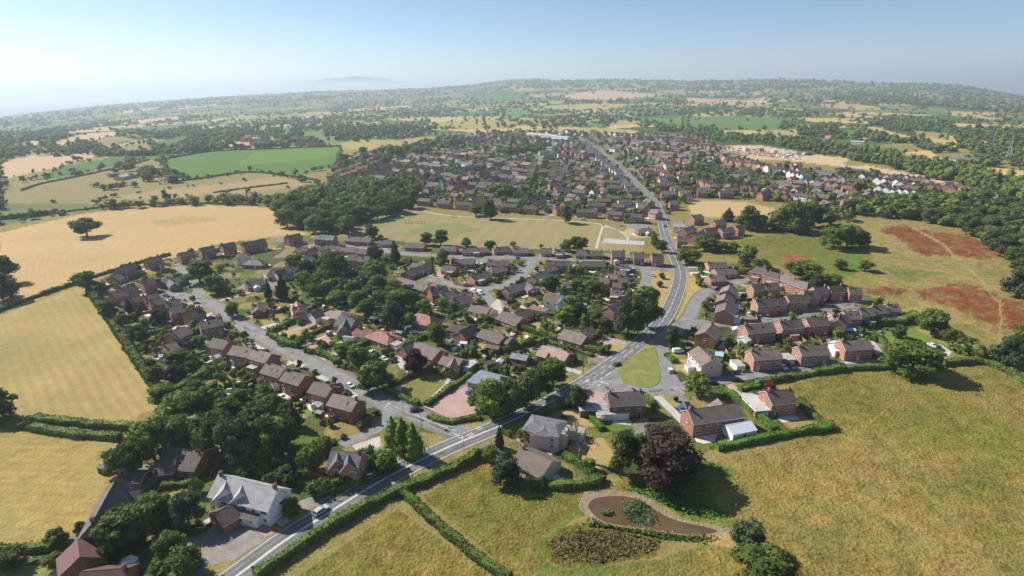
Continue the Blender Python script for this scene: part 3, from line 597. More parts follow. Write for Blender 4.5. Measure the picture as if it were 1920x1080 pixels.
S('driveway', [(1630,670),(1645,665),(1660,678),(1635,680)], .036, M['block'], 'pinkish drive with a red car at the lane end', 'driveway')
S('driveway', [(1750,660),(1762,645),(1785,660),(1772,675),(1752,676)], .020, M['concrete'], 'pale drive beside the big oak', 'driveway')
S('footpath', [(1625,630),(1632,632),(1662,668),(1655,674)], .020, M['gravel'], 'pale straight path behind the eastern semis', 'path')
S('driveway', [(1292,511),(1325,508),(1335,512),(1330,520),(1310,520),(1296,516)], .020, M['patio'], 'pale paved yard of the roadside bungalow', 'driveway')
S('games_court', [(1130,449),(1135,447),(1210,453),(1209,460),(1128,456)], .030, M['concrete'], 'pale fenced games court beside the playing field', 'court')
S('car_park', [(1160,422),(1190,419),(1220,422),(1219,428),(1195,430)], .030, M['asphalt'], 'small grey car park above the pavilion', 'car park')
S('driveway', [(1540,572),(1560,562),(1600,560),(1610,572),(1580,582),(1560,580)], .018, M['asphalt'], 'grey turning head with parked cars', 'driveway')
for px in ([(520,643),(500,632),(487,635),(505,650)], [(480,645),(500,655),(492,660),(472,652)], [(560,672),(575,683),(565,690),(548,680)], [(600,697),(620,708),(612,716),(595,708)], [(655,727),(672,738),(668,748),(650,738)]):
    S('driveway', px, .019, M['concrete'], None, None)
# triangle of grass with a kerb
tri = [(1156,688),(1185,668),(1222,648),(1232,655),(1233,680),(1240,705),(1236,718),(1222,727),(1195,726),(1170,717),(1158,702)]
gm, nt_, b_, _ = nodes('island_grass'); v_ = geo_pos(nt_)
nt_.links.new(mix(nt_, maprange(nt_, noise(nt_, .25, 5, v_, .65), .3, .7, 0, 1), (.115,.175,.03), (.27,.24,.075)), b_.inputs['Base Color']); b_.inputs['Roughness'].default_value = .95; bump(nt_, b_, noise(nt_, 1.5, 3, v_), .6, .4)
sheet('grass_island', smooth_line(tri+[tri[0]], 2)[:-1], .15, gm, 'green kerbed triangle of grass at the road junction', 'grass', skirt=.14)
# painted lines
def stripe(L, d, w, m, z, dash=None, s0=0, s1=1e9):
    """paint along a line at offset D; DASH = (mark, gap)"""
    A = offsets(L, d); acc = 0; step = 1.0; pts = []
    for a, b in zip(A, A[1:]):
        n = max(1, int((b-a).length/step))
        for k in range(n): pts.append(a.lerp(b, k/n))
    pts.append(A[-1]); keep = []; s = 0
    for a, b in zip(pts, pts[1:]):
        l = (b-a).length; on = s0 <= s <= s1 and (dash is None or (s % (dash[0]+dash[1])) < dash[0])
        if on: keep.append((a, b))
        s += l
    for a, b in keep:
        t = (b-a).normalized(); nrm = Vector((t.y, -t.x, 0))*w/2
        m.face([(*(a-nrm).xy, a.z+z), (*(a+nrm).xy, a.z+z), (*(b+nrm).xy, b.z+z), (*(b-nrm).xy, b.z+z)])
mp = MB()
def arc(L, y):  # distance along a line at which its picture height passes Y
    s = 0
    for a, b in zip(L, L[1:]):
        if to_px(b)[1] <= y: return s
        s += (b-a).length
    return s
sJ, sK, sT = arc(Lm, 745), arc(Lm, 712), arc(Lm, 620)
stripe(Lm, -.18, .22, mp, .048, None, 0, sJ); stripe(Lm, .18, .22, mp, .048, None, 0, sJ)
stripe(Lm, -3.7, .16, mp, .048, None, 0, sT); stripe(Lm, 3.7, .16, mp, .048, None, 0, sT)
stripe(Lm, 0.9, .2, mp, .048, (4, 2), sK, sT); stripe(Lm, -1.4, .16, mp, .048, (6, 3), sJ, sT)
stripe(Lm, 0, .22, mp, .048, (4, 2.5), sT, 1e9); stripe(Lm, -3.8, .15, mp, .048, None, sT, 1e9); stripe(Lm, 3.8, .15, mp, .048, None, sT, 1e9)
stripe(Le, 0, .14, mp, .036, (1.5, 2.5), 12, 60); stripe(Le, 0.0, .18, mp, .036, (3, 1.5), 6, 24)
def glyph(px_c, px_dir, pieces, z, mb=mp):
    c = P(*px_c); f = (P(*px_dir)-c).normalized(); r = Vector((f.y, -f.x, 0))
    for q in pieces: mb.face([(c+f*y+r*x+Vector((0,0,z))) for x, y in q])
give = [[(-.9,2.4),(-.75,2.4),(-.05,-1.2),(0,-2.0)],[(.9,2.4),(0,-2.0),(.05,-1.2),(.75,2.4)],[(-.9,2.4),(.9,2.4),(.85,2.1),(-.85,2.1)]]
arrow = [[(-.1,-2.2),(.1,-2.2),(.1,.8),(-.1,.8)],[(-.5,.6),(.5,.6),(0,2.2)]]
glyph((857,816), (880,826), give, .046); glyph((1131,726), (1110,716), give, .046); glyph((1098,715), (1112,706), arrow, .052); glyph((1133,718), (1115,712), arrow, .046)
def bar(a, b, w, z, dash=None):
    A, B = P(*a), P(*b); stripe([A, B], 0, w, mp, z, dash)
bar((866,824),(900,800),.25,.052,(.8,.5)); bar((870,826),(904,802),.25,.052,(.8,.5)); bar((1104,722),(1147,697),.25,.052,(.8,.5)); bar((720,766),(733,752),.2,.046); bar((722,767),(736,778),.15,.046,(.6,.5)); bar((1262,728),(1285,738),.2,.046,(.8,.5))
tm, pm_ = MB(), MB(); rl = random.Random(4)
for d in (-2.75, -1.15, 1.15, 2.75): ribbon(tm, Lm, d-.33, d+.33, .044)
setp(tm.build('tyre_tracks', M['tyre']), 'darker tyre worn lanes along the main road', 'road', kind='structure')
for L, w, z in ((Lm, 8.4, .046), (Le, 6.4, .0335), (L7, 6.4, .0315), (L8, 5.8, .0295), (L4, 6.0, .0295)):
    for _ in range(16):
        i = rl.randrange(1, len(L)-2); t = (L[i+1]-L[i]).normalized(); nn = Vector((t.y,-t.x,0)); c = L[i].lerp(L[i+1], rl.random())+nn*rl.uniform(-w*.33, w*.33); a, b = rl.uniform(.6,3.2), rl.uniform(.35,.8)
        pm_.face([(*(c-t*a-nn*b).xy,c.z+z),(*(c-t*a+nn*b).xy,c.z+z),(*(c+t*a+nn*b).xy,c.z+z),(*(c+t*a-nn*b).xy,c.z+z)])
setp(pm_.build('road_patches', M['patch']), 'dark repair patches on the roads', 'road', kind='structure')
setp(mp.build('road_markings', M['paint']), 'white painted lines, dashes, triangles and arrows on the roads', 'markings', kind='structure')
# ---------------------------------------------------------------- pond
pond = smooth_line([(1102,950),(1108,938),(1122,932),(1150,930),(1172,930),(1200,938),(1220,950),(1240,964),(1262,974),(1290,982),(1322,988),(1350,995),(1330,1002),(1285,1002),(1230,994),(1180,987),(1140,981),(1116,970),(1102,950)], 2)[:-1]
cx_, cy_ = np.mean(np.array(pond), 0)
wm, nt_, b_, _ = nodes('pond_water'); v_ = geo_pos(nt_)
nt_.links.new(mix(nt_, maprange(nt_, noise(nt_, .15, 3, v_), .3, .7, 0, 1), (.085,.055,.028), (.135,.088,.048)), b_.inputs['Base Color']); b_.inputs['Roughness'].default_value = .12; b_.inputs['Specular IOR Level'].default_value = .35
bump(nt_, b_, noise(nt_, 2.5, 2, v_), .06, .1)
sheet('pond_water', pond, .035, wm, 'muddy brown pond water in the meadow', 'water')
# ---------------------------------------------------------------- houses
WMESH = {}
def window_mesh(w, h, full=True):
    k = (round(w,1), round(h,1), full)
    if k in WMESH: return WMESH[k]
    f = MB(); t = .09
    f.box(-w/2, w/2, -.03, .05, 0, t); f.box(-w/2, w/2, -.03, .05, h-t, h)
    f.box(-w/2, -w/2+t, -.029, .049, t, h-t); f.box(w/2-t, w/2, -.029, .049, t, h-t)
    n = 2 if w > 1.0 else 1
    for i in range(1, n): x = -w/2+w*i/n; f.box(x-.035, x+.035, -.028, .045, t, h-t)
    f.box(-w/2-.06, w/2+.06, -.10, .03, -.07, 0)
    if not full:
        f.face([(-w/2+t,.0,t),(w/2-t,.0,t),(w/2-t,.0,h-t),(-w/2+t,.0,h-t)], 1)
        WMESH[k] = (f.mesh('window', [M['trimw'], M['glass']]), None); return WMESH[k]
    p = MB(); p.face([(-w/2+t,.0,t),(w/2-t,.0,t),(w/2-t,.0,h-t),(-w/2+t,.0,h-t)])
    WMESH[k] = (f.mesh('window', [M['trimw']]), p.mesh('pane', [M['glass']])); return WMESH[k]
def door_mesh(col, w=1.0, h=2.05):
    k = ('door', col, w)
    if k in WMESH: return WMESH[k]
    m = MB(); m.box(-w/2-.08, w/2+.08, -.05, .04, 0, h+.1, 0); m.box(-w/2, w/2, -.08, -.045, .02, h, 1); m.box(w/2-.2, w/2-.12, -.14, -.075, .95, 1.1, 2)
    if w < 1.5: m.box(-w/4, w/4, -.09, -.075, 1.3, 1.8, 3)
    else:
        for i in range(1, 4): m.box(-w/2+.05, w/2-.05, -.092, -.078, h*i/4-.02, h*i/4+.02, 0)
    WMESH[k] = m.mesh('door', [M['trimw'], M[col], M['steel'], M['glass']]); return WMESH[k]
def gable(wall, roof, a, b, W, he, hr, hip=0.0, trim=1, over=.4, thick=.17, z0=0.0, wm=0, rm=0):
    """a block with its ridge from A to B: walls into WALL, roof into ROOF. HIP = inset of the ridge ends from the walls"""
    a, b = Vector((*a[:2], 0)), Vector((*b[:2], 0)); t = (b-a).normalized(); n = Vector((t.y, -t.x, 0)); hw = W/2
    A, B = a-t*hip, b+t*hip
    c = [A+n*hw, B+n*hw, B-n*hw, A-n*hw]; v3 = lambda p, z: (p.x, p.y, z)
    for i in range(4):
        p, q = c[i], c[(i+1) % 4]
        if i in (1, 3) and not hip:
            mid = (p+q)/2; wall.face([v3(p,z0), v3(q,z0), v3(q,he), v3(mid,hr-.04), v3(p,he)], wm)
        else: wall.face([v3(p,z0), v3(q,z0), v3(q,he), v3(p,he)], wm)
    k = (hr-he)/hw; ze = he-over*k+.03; o = hw+over
    if not hip:
        A2, B2 = A-t*.22, B+t*.22
        for s in (1, -1):
            e0, e1 = A2+n*o*s, B2+n*o*s
            top = [v3(e0,ze+thick), v3(e1,ze+thick), v3(B2,hr+.03+thick), v3(A2,hr+.03+thick)]; bot = [v3(e0,ze), v3(e1,ze), v3(B2,hr+.03), v3(A2,hr+.03)]
            if s < 0: top, bot = top[::-1], bot[::-1]
            roof.face(top, rm); roof.face(bot[::-1], trim)
            for i in range(4): j = (i+1) % 4; roof.face([bot[i], bot[j], top[j], top[i]], trim)
        rcap = .12
        roof.solid([v3(A2+n*rcap,hr+thick-.02), v3(B2+n*rcap,hr+thick-.02), v3(B2-n*rcap,hr+thick-.02), v3(A2-n*rcap,hr+thick-.02), v3(A2,hr+thick+.10), v3(B2,hr+thick+.10)], [(0,1,5,4),(2,3,4,5),(1,2,5),(3,0,4)], rm)
    else:
        oo = over; E = [A-t*oo+n*o, B+t*oo+n*o, B+t*oo-n*o, A-t*oo-n*o]
        et = [v3(p, ze+thick) for p in E]; eb = [v3(p, ze) for p in E]; ra, rb = v3(a,hr+thick), v3(b,hr+thick)
        roof.face([et[0], et[1], rb, ra], rm); roof.face([et[2], et[3], ra, rb], rm); roof.face([et[1], et[2], rb], rm); roof.face([et[3], et[0], ra], rm)
        for i in range(4): j = (i+1) % 4; roof.face([eb[i], eb[j], et[j], et[i]], trim)
        roof.face(eb[::-1], trim)
TYPES = {'D': (7.2, 4.9, 2.3), 'B': (7.8, 2.55, 1.9), 'G': (4.4, 2.3, 1.1), 'E': (8.4, 4.9, 2.7), 'L': (9.5, 2.6, 2.4), 'S': (5.0, 2.2, 1.0)}
HOUSES = []      # (centre, radius, ref, px size)
ROOFWORD = dict(rbrown='brown roofed', rdark='charcoal roofed', rslate='slate roofed', rpale='pale roofed', rred='terracotta roofed', rpink='pinkish roofed', rblue='blue-grey roofed', rtan='tan roofed', rmaroon='maroon roofed')
def house(px, typ, roof, wall, label, ref, group=None, name=None, cat='house', wings=(), hip=0, W=None, trim='trimw', chim=None, solar=None, extra=None, parts=True, flats=(), win=True, lmin=5.0, doorcol='doorw', he=None, rise=None):
    """one building from the two ends of its ridge as mapped; WINGS = more gabled blocks, FLATS = flat-roofed additions"""
    tw, the, trise = TYPES[typ]; W = W or tw; he = he or the; hr = he+(rise or trise)
    a, b = P(px[0], px[1], hr), P(px[2], px[3], hr)
    if hip: hip = W*.42 if hip is True else hip
    L = (b-a).length
    if L < lmin:
        mid = (a+b)/2; t = (b-a).normalized(); a, b = mid-t*lmin/2, mid+t*lmin/2; L = lmin
    c = (a+b)/2; ang = math.atan2(b.y-a.y, b.x-a.x); zg = 0.0
    name = name or {'D': 'brick_house', 'E': 'brick_house', 'B': 'bungalow', 'L': 'bungalow', 'G': 'garage', 'S': 'garden_shed'}[typ]
    if name == 'brick_house' and wall in ('white', 'pink', 'cream'): name = 'rendered_house'
    root = empty(name, (c.x, c.y, zg), ang); setp(root, label, cat, group)
    inv = Matrix.Rotation(-ang, 4, 'Z')
    loc = lambda p: inv @ (p-Vector((c.x, c.y, 0)))
    wb, rb = MB(), MB(); la, lb = Vector((-L/2,0,0)), Vector((L/2,0,0))
    if hip: la, lb = la*.999, lb
    gable(wb, rb, la, lb, W, he, hr, hip)
    for w in wings:
        wx0, wy0, wx1, wy1, ww, whe, whr = w[:7]
        p, q = loc(P(wx0, wy0, whr)), loc(P(wx1, wy1, whr))
        gable(wb, rb, p, q, ww, whe, whr, w[7] if len(w) > 7 else 0)
    wb.build('wall', M[wall], root); ro = rb.build('roof', [M[roof], M[trim]], root)
    cam = loc(Vector((0, 0, 0)))
    pxs = scale_at((c.x, c.y, 0)); near = pxs*L > 24
    if chim is None: chim = (1 if typ in 'DBEL' else 0)
    for k in range(chim):
        cx = (L/2-.7)*(1 if (k == 0) == (R.random() < .5) else -1) if chim == 1 else (-1, 1, 0)[k]*(L/2-.9)
        m = MB(); m.box(cx-.32, cx+.32, -.45, .45, hr-.6, hr+1.15, 0); m.box(cx-.38, cx+.38, -.51, .51, hr+1.15, hr+1.28, 0)
        for d in (-.2, .2): m.cyl((cx,d,hr+1.27), (cx,d,hr+1.6), .13, .10, 7, 1)
        m.build('chimney', [M['chim'], M['pot']], ro)
    # windows and doors on the two long sides and gables
    if win:
        ext = hip or 0
        LL = L+2*ext; storeys = [(0.95, 1.15)] if he < 3.5 else [(0.95, 1.2), (3.35, 1.1)]
        n = max(1, int(LL/3.1)); full = pxs*L > 60
        for side in (-1, 1):
            toward = side*cam.y > 0
            if not toward and pxs < 4.2: continue
            dslot = R.randrange(n) if n > 1 else -1
            for si, (z, h) in enumerate(storeys):
                for i in range(n):
                    x = -LL/2+LL*(i+.5)/n; rot = 0 if side < 0 else math.pi
                    if si == 0 and i == dslot and side == (-1 if cam.y < 0 else 1):
                        obj('door', door_mesh(doorcol if R.random() < .6 else 'doord'), root, (x, side*(W/2+.02), 0), rot); continue
                    w = (1.8, 1.2)[(i+si) % 2] if L/n > 2.6 else 1.0
                    f, p = window_mesh(w, h, full); o = obj('window', f, root, (x, side*(W/2+.02), z), rot)
                    if p: obj('pane', p, o)
        if not hip and he > 3:
            for side in (-1, 1):
                if side*cam.x > 0 or pxs > 4.5:
                    f, p = window_mesh(1.0, 1.1, full); o = obj('window', f, root, (side*(L/2+.02), 0, 3.3), -side*math.pi/2*-1)
                    o.rotation_euler = (0,0,math.pi/2 if side > 0 else -math.pi/2)
                    if p: obj('pane', p, o)
    if parts and typ in 'DBE' and not flats and not wings and pxs*L > 18:
        side = R.choice((-1,1)); u = R.random(); xq = R.uniform(-.25,.25)*L
        if u < .30:
            wc, rc = MB(), MB(); gable(wc, rc, (xq,side*(W/2+.02),0), (xq,side*(W/2+3.0),0), 3.4, 2.1, 2.9, over=.1, thick=.08)
            wc.build('conservatory', [M['conserv']], root); rc.build('conservatory_roof', [M['conserv'], M['trimw']], root)
        elif u < .5:
            m = MB(); m.box(xq-2, xq+2, min(side*(W/2+.02), side*(W/2+2.8)), max(side*(W/2+.02), side*(W/2+2.8)), 0, 2.5); m.box(xq-2.15, xq+2.15, min(side*(W/2+.02), side*(W/2+2.95)), max(side*(W/2+.02), side*(W/2+2.95)), 2.5, 2.66, 1); m.build('extension', [M[wall], M['flat']], root)
        if u > .35 and u < .75 and not hip:
            k = (hr-he)/(W/2); s2 = -1 if cam.y < 0 else 1
            for q in range(R.choice((1,2))):
                x0 = R.uniform(-.35,.3)*L; y0, y1 = s2*W*.16, s2*W*.30; V = [(x0+dx_, yy, hr-abs(yy)*k+.24) for dx_, yy in ((0,y1),(.8,y1),(.8,y0),(0,y0))]; V = V if s2 < 0 else V[::-1]
                m = MB(); m.solid(V+[(x, y, z-.12) for x, y, z in V], [(0,1,2,3),(0,4,5,1),(1,5,6,2),(2,6,7,3),(3,7,4,0)]); m.build('skylight', [M['glass']], ro)
    for f in flats:
        nm, fx, fy, fw_, fd, fh, mat = f[:7]; rot = math.radians(f[7]) if len(f) > 7 else 0
        q = loc(P(fx, fy, fh)); m = MB(); m.box(-fw_/2, fw_/2, -fd/2, fd/2, 0, fh-.15, 0); m.box(-fw_/2-.15, fw_/2+.15, -fd/2-.15, fd/2+.15, fh-.15, fh, 1); m.box(-fw_/2-.02, fw_/2+.02, -fd/2-.02, fd/2+.02, fh-.001, fh+.05, 2)
        o = m.build(nm, [M[f[8]] if len(f) > 8 else M[wall], M['trimw'], M[mat]], root, (q.x, q.y, 0), rot)
        side = -1 if cam.y < 0 else 1
        if nm == 'garage': obj('door', door_mesh('doorw', 2.2, 1.9), o, (0, side*(fd/2+.03), 0), 0 if side < 0 else math.pi)
    if solar:
        m = MB(); k = (hr-he)/(W/2); s = solar[4] if len(solar) > 4 else -1
        pts = [(solar[0], s*solar[2]), (solar[1], s*solar[2]), (solar[1], s*solar[3]), (solar[0], s*solar[3])]
        V = [(x*L/2, y*W/2, hr-abs(y)*W/2*k+.32) for x, y in pts]
        if s > 0: V = V[::-1]
        m.solid(V+[(x, y, z-.1) for x, y, z in V], [(0,1,2,3),(0,4,5,1),(1,5,6,2),(2,6,7,3),(3,7,4,0)])
        m.build('skylight' if len(solar) > 5 else 'solar_panel', M['glass'], ro)
    HOUSES.append((Vector((c.x, c.y, 0)), max(L+2*(hip or 0), W)/2+1.5, ref, pxs*L))
    return root
WCOL = dict(brick='red brick', brickp='pink brick', brickd='dark brick', white='white', pink='pink', cream='cream')
def row(short, end, items, typ='D', roof='rbrown', wall='brick', catword='house', **kw):
    """a row of like buildings, counted from END"""
    for i, it in enumerate(items):
        px = it[:4]; o = dict(typ=typ, roof=roof, wall=wall); o.update(kw); 
        if len(it) > 4: o.update(it[4])
        od = ordw(i+1) if i < len(items)-1 or len(items) < 3 else 'last'
        t = o.pop('typ'); rf = o.pop('roof'); wl = o.pop('wall'); cw = o.pop('cw', catword)
        house(px, t, rf, wl, '%s %s, %s %s of %s' % (ROOFWORD[rf] if len((end+short).split()) > 8 else ROOFWORD[rf]+' '+WCOL[wl], cw, od, end, short), '%s house %s %s' % (short.replace('the ',''), od, end.replace('the ','')), group='houses of '+short, cat={'bungalow': 'bungalow'}.get(cw, 'house'), **o)
# --- western estate, the row that backs on the garden side
row('the estate road row', 'from the junction', [(625,739,671,751,dict(lmin=9)),(589,716,624,725.5),(537,695,572,705),(500,681,535,691),(477.5,655.5,509,664),(437.5,648,477.5,654,dict(lmin=8)),(400,634,430,639.5),(373,604.5,415,596,dict(wall='brickp',lmin=9)),(350,585.5,376,576.5,dict(solar=(.1,.8,.25,.8,-1))),(317,577,346,571),(308,566,338,561),(278,564,304,558),(266,556,294,549),(238,559.5,260,553),(209,550,234,543)], W=7.4, trim='trimb')
row('the estate hedge corner', 'from the copper tree', [(303,649,328,641,dict(typ='B',cw='bungalow')),(318,624,346,612,dict(W=8.5))], trim='trimw')
row('the wheat field edge row', 'from the corner oak', [(208,519,226,513,dict(typ='B',cw='bungalow',roof='rslate')),(220,504,246,494),(272.5,486,297.5,480),(334,475,360,470),(374,465.5,400,461),(414,458.5,438,454),(454,456,496,448.5,dict(lmin=12)),(537,443,561,437.5)], roof='rdark', trim='trimb')
row('the close', 'from its turning head', [(300,527,316,520.5,dict(typ='B',cw='bungalow',roof='rslate')),(322,523.5,343,516,dict(typ='B',cw='bungalow',roof='rslate',wings=((318,524,326,532,5,2.5,4.3),))),(264,526.5,287.5,521.5),(222,540,250,531.5)], roof='rdark', trim='trimb')
# --- east side of the estate road, each of its own kind
house((472,572,499,568),'B','rbrown','brick','brown roofed brick bungalow on the estate road bend behind a dark conifer','the bend bungalow',W=9,wings=((484,567,484,580,6,2.5,4.3),))
house((548,577,573,573),'B','rred','cream','terracotta roofed cream cottage with cross gable above the bright hedge','the terracotta cottage',he=3.2,rise=3.2,wings=((556,565,560,580,6.5,3.0,6.0),))
house((582,587,600,581),'G','rdark','white','white garage with dark gabled roof beside the blue car','the white garage',cat='garage',W=7,he=2.8,rise=2.2,win=False)
house((622,581,640,585),'B','rtan','cream','tan hip roofed cream bungalow beside the white garage','the tan bungalow',hip=True,W=9)
house((636,592,667,598),'E','rslate','brick','slate roofed brick house with dormers and front gable above pink drive','the dormered slate house',he=3.6,rise=3.4,wings=((643,612,652,592,6,3.4,6.4),(652,600,660,594,3,4.4,6.0)))
house((672,616,698,618),'B','rred','white','red tiled white bungalow adjoining the dormered slate house','the red tiled bungalow',hip=3,W=8.5,flats=(('extension',657,628,5,5,2.6,'flat'),))
house((706,621,730,629),'B','rred','brick','red hip roofed bungalow with flat white extension at its end','the red hipped bungalow',hip=3.4,W=9,flats=(('extension',740,642,6,4,2.6,'flat',0,'white'),))
house((778,640,825,657),'L','rbrown','brick','long brown roofed brick bungalow behind the dark copper tree','the long brown bungalow',wings=((752,651,782,639,7,2.6,4.9),))
house((832,666,867,675),'B','rbrown','brick','brown roofed brick bungalow beside the white and red cars','the square lawn bungalow',wings=((844,688,852,672,5.5,2.6,4.6),),flats=(('garage',882,682,3.2,6,2.5,'flat'),))
house((898,696,938,706),'L','rblue','brick','low brick clinic with a blue-grey roof beside the forecourt','the blue roofed clinic',name='clinic',cat='clinic',hip=2,W=10,chim=0)
house((783,587,806,592),'B','rred','brick','terracotta hip roofed bungalow below the central grove','the grove bungalow',hip=True,W=9,he=2.8,rise=3)
house((850,606.5,882,613),'B','rdark','brick','charcoal roofed brick bungalow with front gable wing among shrubs','the shrubbery bungalow',wings=((860,622,884,611,7,2.6,4.9),))
house((905,617,947,631),'B','rbrown','brick','long brown brick bungalow with white windows facing a dry lawn','the lawn bungalow',W=8.5,wings=((948,630,960,634,6,2.6,4.2),))
house((943,583,980,596.5),'L','rbrown','brick','big brown roofed bungalow with broad roof below the white gabled house','the broad roofed bungalow',wings=((965,587,993,580,6.5,2.6,4.6),))
house((1058,617,1101,629.5),'L','rbrown','brick','big brown roofed bungalow beside the red paved drive','the red drive bungalow',wings=((1086,619,1108,611,7,2.6,4.9),))
house((1018,648,1068,662),'B','rpink','brick','pinkish roofed brick bungalow between two hedges near main road','the pinkish bungalow',wings=((1010,657,1028,662,4,2.4,3.6),))
house((885,571,920,578),'B','rbrown','white','brown roofed white fronted bungalow at the parking drive end','the parking drive bungalow',wings=((912,577,926,581,6,2.5,4.0),))
house((1026,550,1057,555),'E','rbrown','white','white two storey house with brown roof and tall white chimneys','the white gabled house',W=8,chim=0,wings=((1048,548,1054,562,5,4.9,7.0),),flats=(('extension',1010,578,9,5,2.8,'rred'),))
house((1139,576,1158,566),'D','rslate','brickp','pink brick house half hidden behind the large roadside trees','the half hidden brick house',lmin=7)
house((447,475,463,473.5),'D','rred','white','small white house with red roof on the wheat field lane','the small white house',hip=1.5,W=7)
house((467,488,488,488.5),'B','rslate','brick','grey hip roofed bungalow just below the small white house','the grey hipped bungalow',hip=3)
house((507,505,543,499),'L','rdark','cream','large grey house with several light hipped roof planes by conifers','the large hipped house',hip=3.5,he=3.2,wings=((515,510,535,505,7,3,5.4),))
house((460,530,492,524),'B','rdark','brick','low dark roofed bungalow above the curving garden drive','the low dark bungalow',W=7)
house((565,482,585,478),'B','rslate','white','pale low bungalow hidden among trees beside the grove','the hidden pale bungalow',W=7)
# --- centre
row('the inner bungalow row', 'from the grove', [(747,520,805,535.5,dict(W=9)),(805,542.5,836,536,dict(typ='D',roof='rdark',W=6.5,cw='house')),(825,551,850,545,dict(roof='rdark',he=3.4)),(847,561,880,552.5,dict(roof='rdark',wall='brickp')),(853,547.5,870,548,dict(roof='rdark'))], typ='B', catword='bungalow')
row('the crescent island', 'from its brick wall end', [(882,518,915,509.5,dict(wall='brickp')),(920,503,945,497.5,dict(roof='rbrown')),(832,498,856,500.5),(915,488.5,955,489.5,dict(W=7.5)),(848,486,890,486.5)], typ='B', roof='rdark', catword='bungalow')
row('the crescent outer side', 'from the white vans', [(945,541,987,527.5,dict(wings=((987,527,1000,540,6,2.5,4.2),))),(995,518,1025,507.5),(1017,501,1040,496.5)], typ='B', roof='rdark', catword='bungalow')
row('the grove roadside row', 'from the dark purple tree', [(675,480.5,694,481.5),(658,478,672,478.5),(600,470,616,467),(577,469.5,592,464.5)], lmin=7)
row('the upper bungalow line', 'from the dark purple tree', [(672,466.5,692,468),(642,463,670,465),(610,461,640,461.5),(555,464,577,462.5)], typ='B', roof='rdark', catword='bungalow')
row('the conifer group', 'from the tall conifer', [(775,491.5,797,495.5),(760,509.5,800,494.5,dict(W=8))], typ='B', roof='rdark', catword='bungalow')
row('the playing field row', 'from the main road', [(1222,476.5,1243,476.5,dict(typ='D',cw='house')),(1188,474,1207,474,dict(typ='D',cw='house')),(1147,470.5,1171,470.5,dict(typ='D',cw='house')),(1108,470.5,1130,470.5),(1081,470,1102,470.5),(1040,468,1059,468),(1015,466.5,1034,466.5),(962,465.5,990,465.5),(930,463.5,952,462,dict(hip=2)),(867,465.5,910,464.5),(827,461.5,857,463),(762,456,797,457.5),(712,450.5,735,450.5),(652,444.5,697,447,dict(lmin=14)),(612,441.5,628,442,dict(typ='D',cw='house',roof='rslate')),(594,440,611,441,dict(typ='D',cw='house',roof='rslate'))], typ='B', roof='rdark', catword='bungalow')
row('the park road inner row', 'from the main road', [(1153,496,1178,496),(1092,490,1135,490.5,dict(wall='brickd')),(1025,489,1068,489.5),(1152,506.5,1173,507,dict(roof='rbrown')),(1140,513.5,1158,514,dict(roof='rbrown')),(1124,520.5,1143,521.5,dict(roof='rbrown')),(1163,518.5,1176,519.5,dict(roof='rbrown')),(1149,528,1166,529,dict(roof='rbrown')),(1110,529.5,1132,531.5,dict(roof='rbrown')),(1145,543.5,1166,544.5,dict(roof='rbrown')),(1057,529,1085,529)], typ='B', roof='rdark', catword='bungalow')
# --- eastern estate
row('the estate street north row', 'from the loop road', [(1422,562,1465,558.5,dict(lmin=16)),(1475,555,1510,552.5),(1506,547,1531,544.5),(1525,539,1549,537.5),(1554,537,1579,535.5),(1591,539,1615,540)], roof='rdark', wall='brickp', W=6.3)
row('the estate street south row', 'from the loop road', [(1395,610,1447,605.5,dict(W=8,solar=(-.75,-.55,.35,.65,-1,'s'))),(1461,603,1501,599.5),(1511,598,1549,594.5),(1560,592,1590,590,dict(wings=((1572,600,1576,588,6.5,4.9,7.2),))),(1582,585,1610,583.5),(1610,579.5,1634,577.5),(1634,574.5,1660,573),(1661,570.5,1684,570)], roof='rbrown', wall='brickp', W=6.3)
row('the lane row of semis', 'from the slip road', [(1310,650,1336,675,dict(W=8.5,wall='pink',cw='house')),(1407,658,1460,654.5,dict(flats=(('garage',1383,680,3.4,6,2.5,'flat',0,'white'),))),(1496,650,1549,647.5,dict(flats=(('garage',1476,668,4,6,2.6,'flat'),))),(1580,640,1625,637.5,dict(flats=(('conservatory',1568,653,4,5,2.8,'conserv',0,'conserv'),('extension',1643,656,4,5,2.6,'flat'))))], roof='rbrown', wall='brickp', lmin=12)
row('the loop road side row', 'from the street corner', [(1359,581,1363,567,dict(W=8.5)),(1358,561,1362,550),(1365,544,1370,534)], wall='brickp', lmin=9, W=8)
row('the crescent end', 'from the white bungalow', [(1408,533,1429,531.5,dict(wall='brickp')),(1432,531.5,1458,530),(1493,524.5,1515,531,dict(hip=2,roof='rbrown')),(1465,513.5,1490,521,dict(hip=2,roof='rbrown')),(1443,508.5,1462,513.5,dict(hip=2,roof='rbrown')),(1420,500.5,1436,503.5,dict(hip=2,roof='rbrown',W=8))], roof='rdark', lmin=6)
row('the verge bungalow group', 'from the main road bend', [(1328,518,1357,516),(1340,505.5,1378,504),(1326,492.5,1361,491.5)], typ='B', wall='brickp', catword='bungalow')
house((1324,622,1336,608),'D','rbrown','brick','brown roofed brick house with its gable to the slip road corner','the slip road corner house',W=8.5,lmin=11)
house((1437,734,1483,730),'E','rbrown','brickp','isolated brick house with flat garage at the big meadow corner','the meadow corner house',W=8.5,flats=(('garage',1422,757,7,9,2.6,'concrete'),),trim='trimw',chim=2)
house((1290,769.5,1384,756),'E','rbrown','brick','long brown roofed brick house with white conservatory and pale terrace','the long terrace house',W=8.2,wings=((1346,748,1354,758,5.5,4.2,6.2),),chim=1)
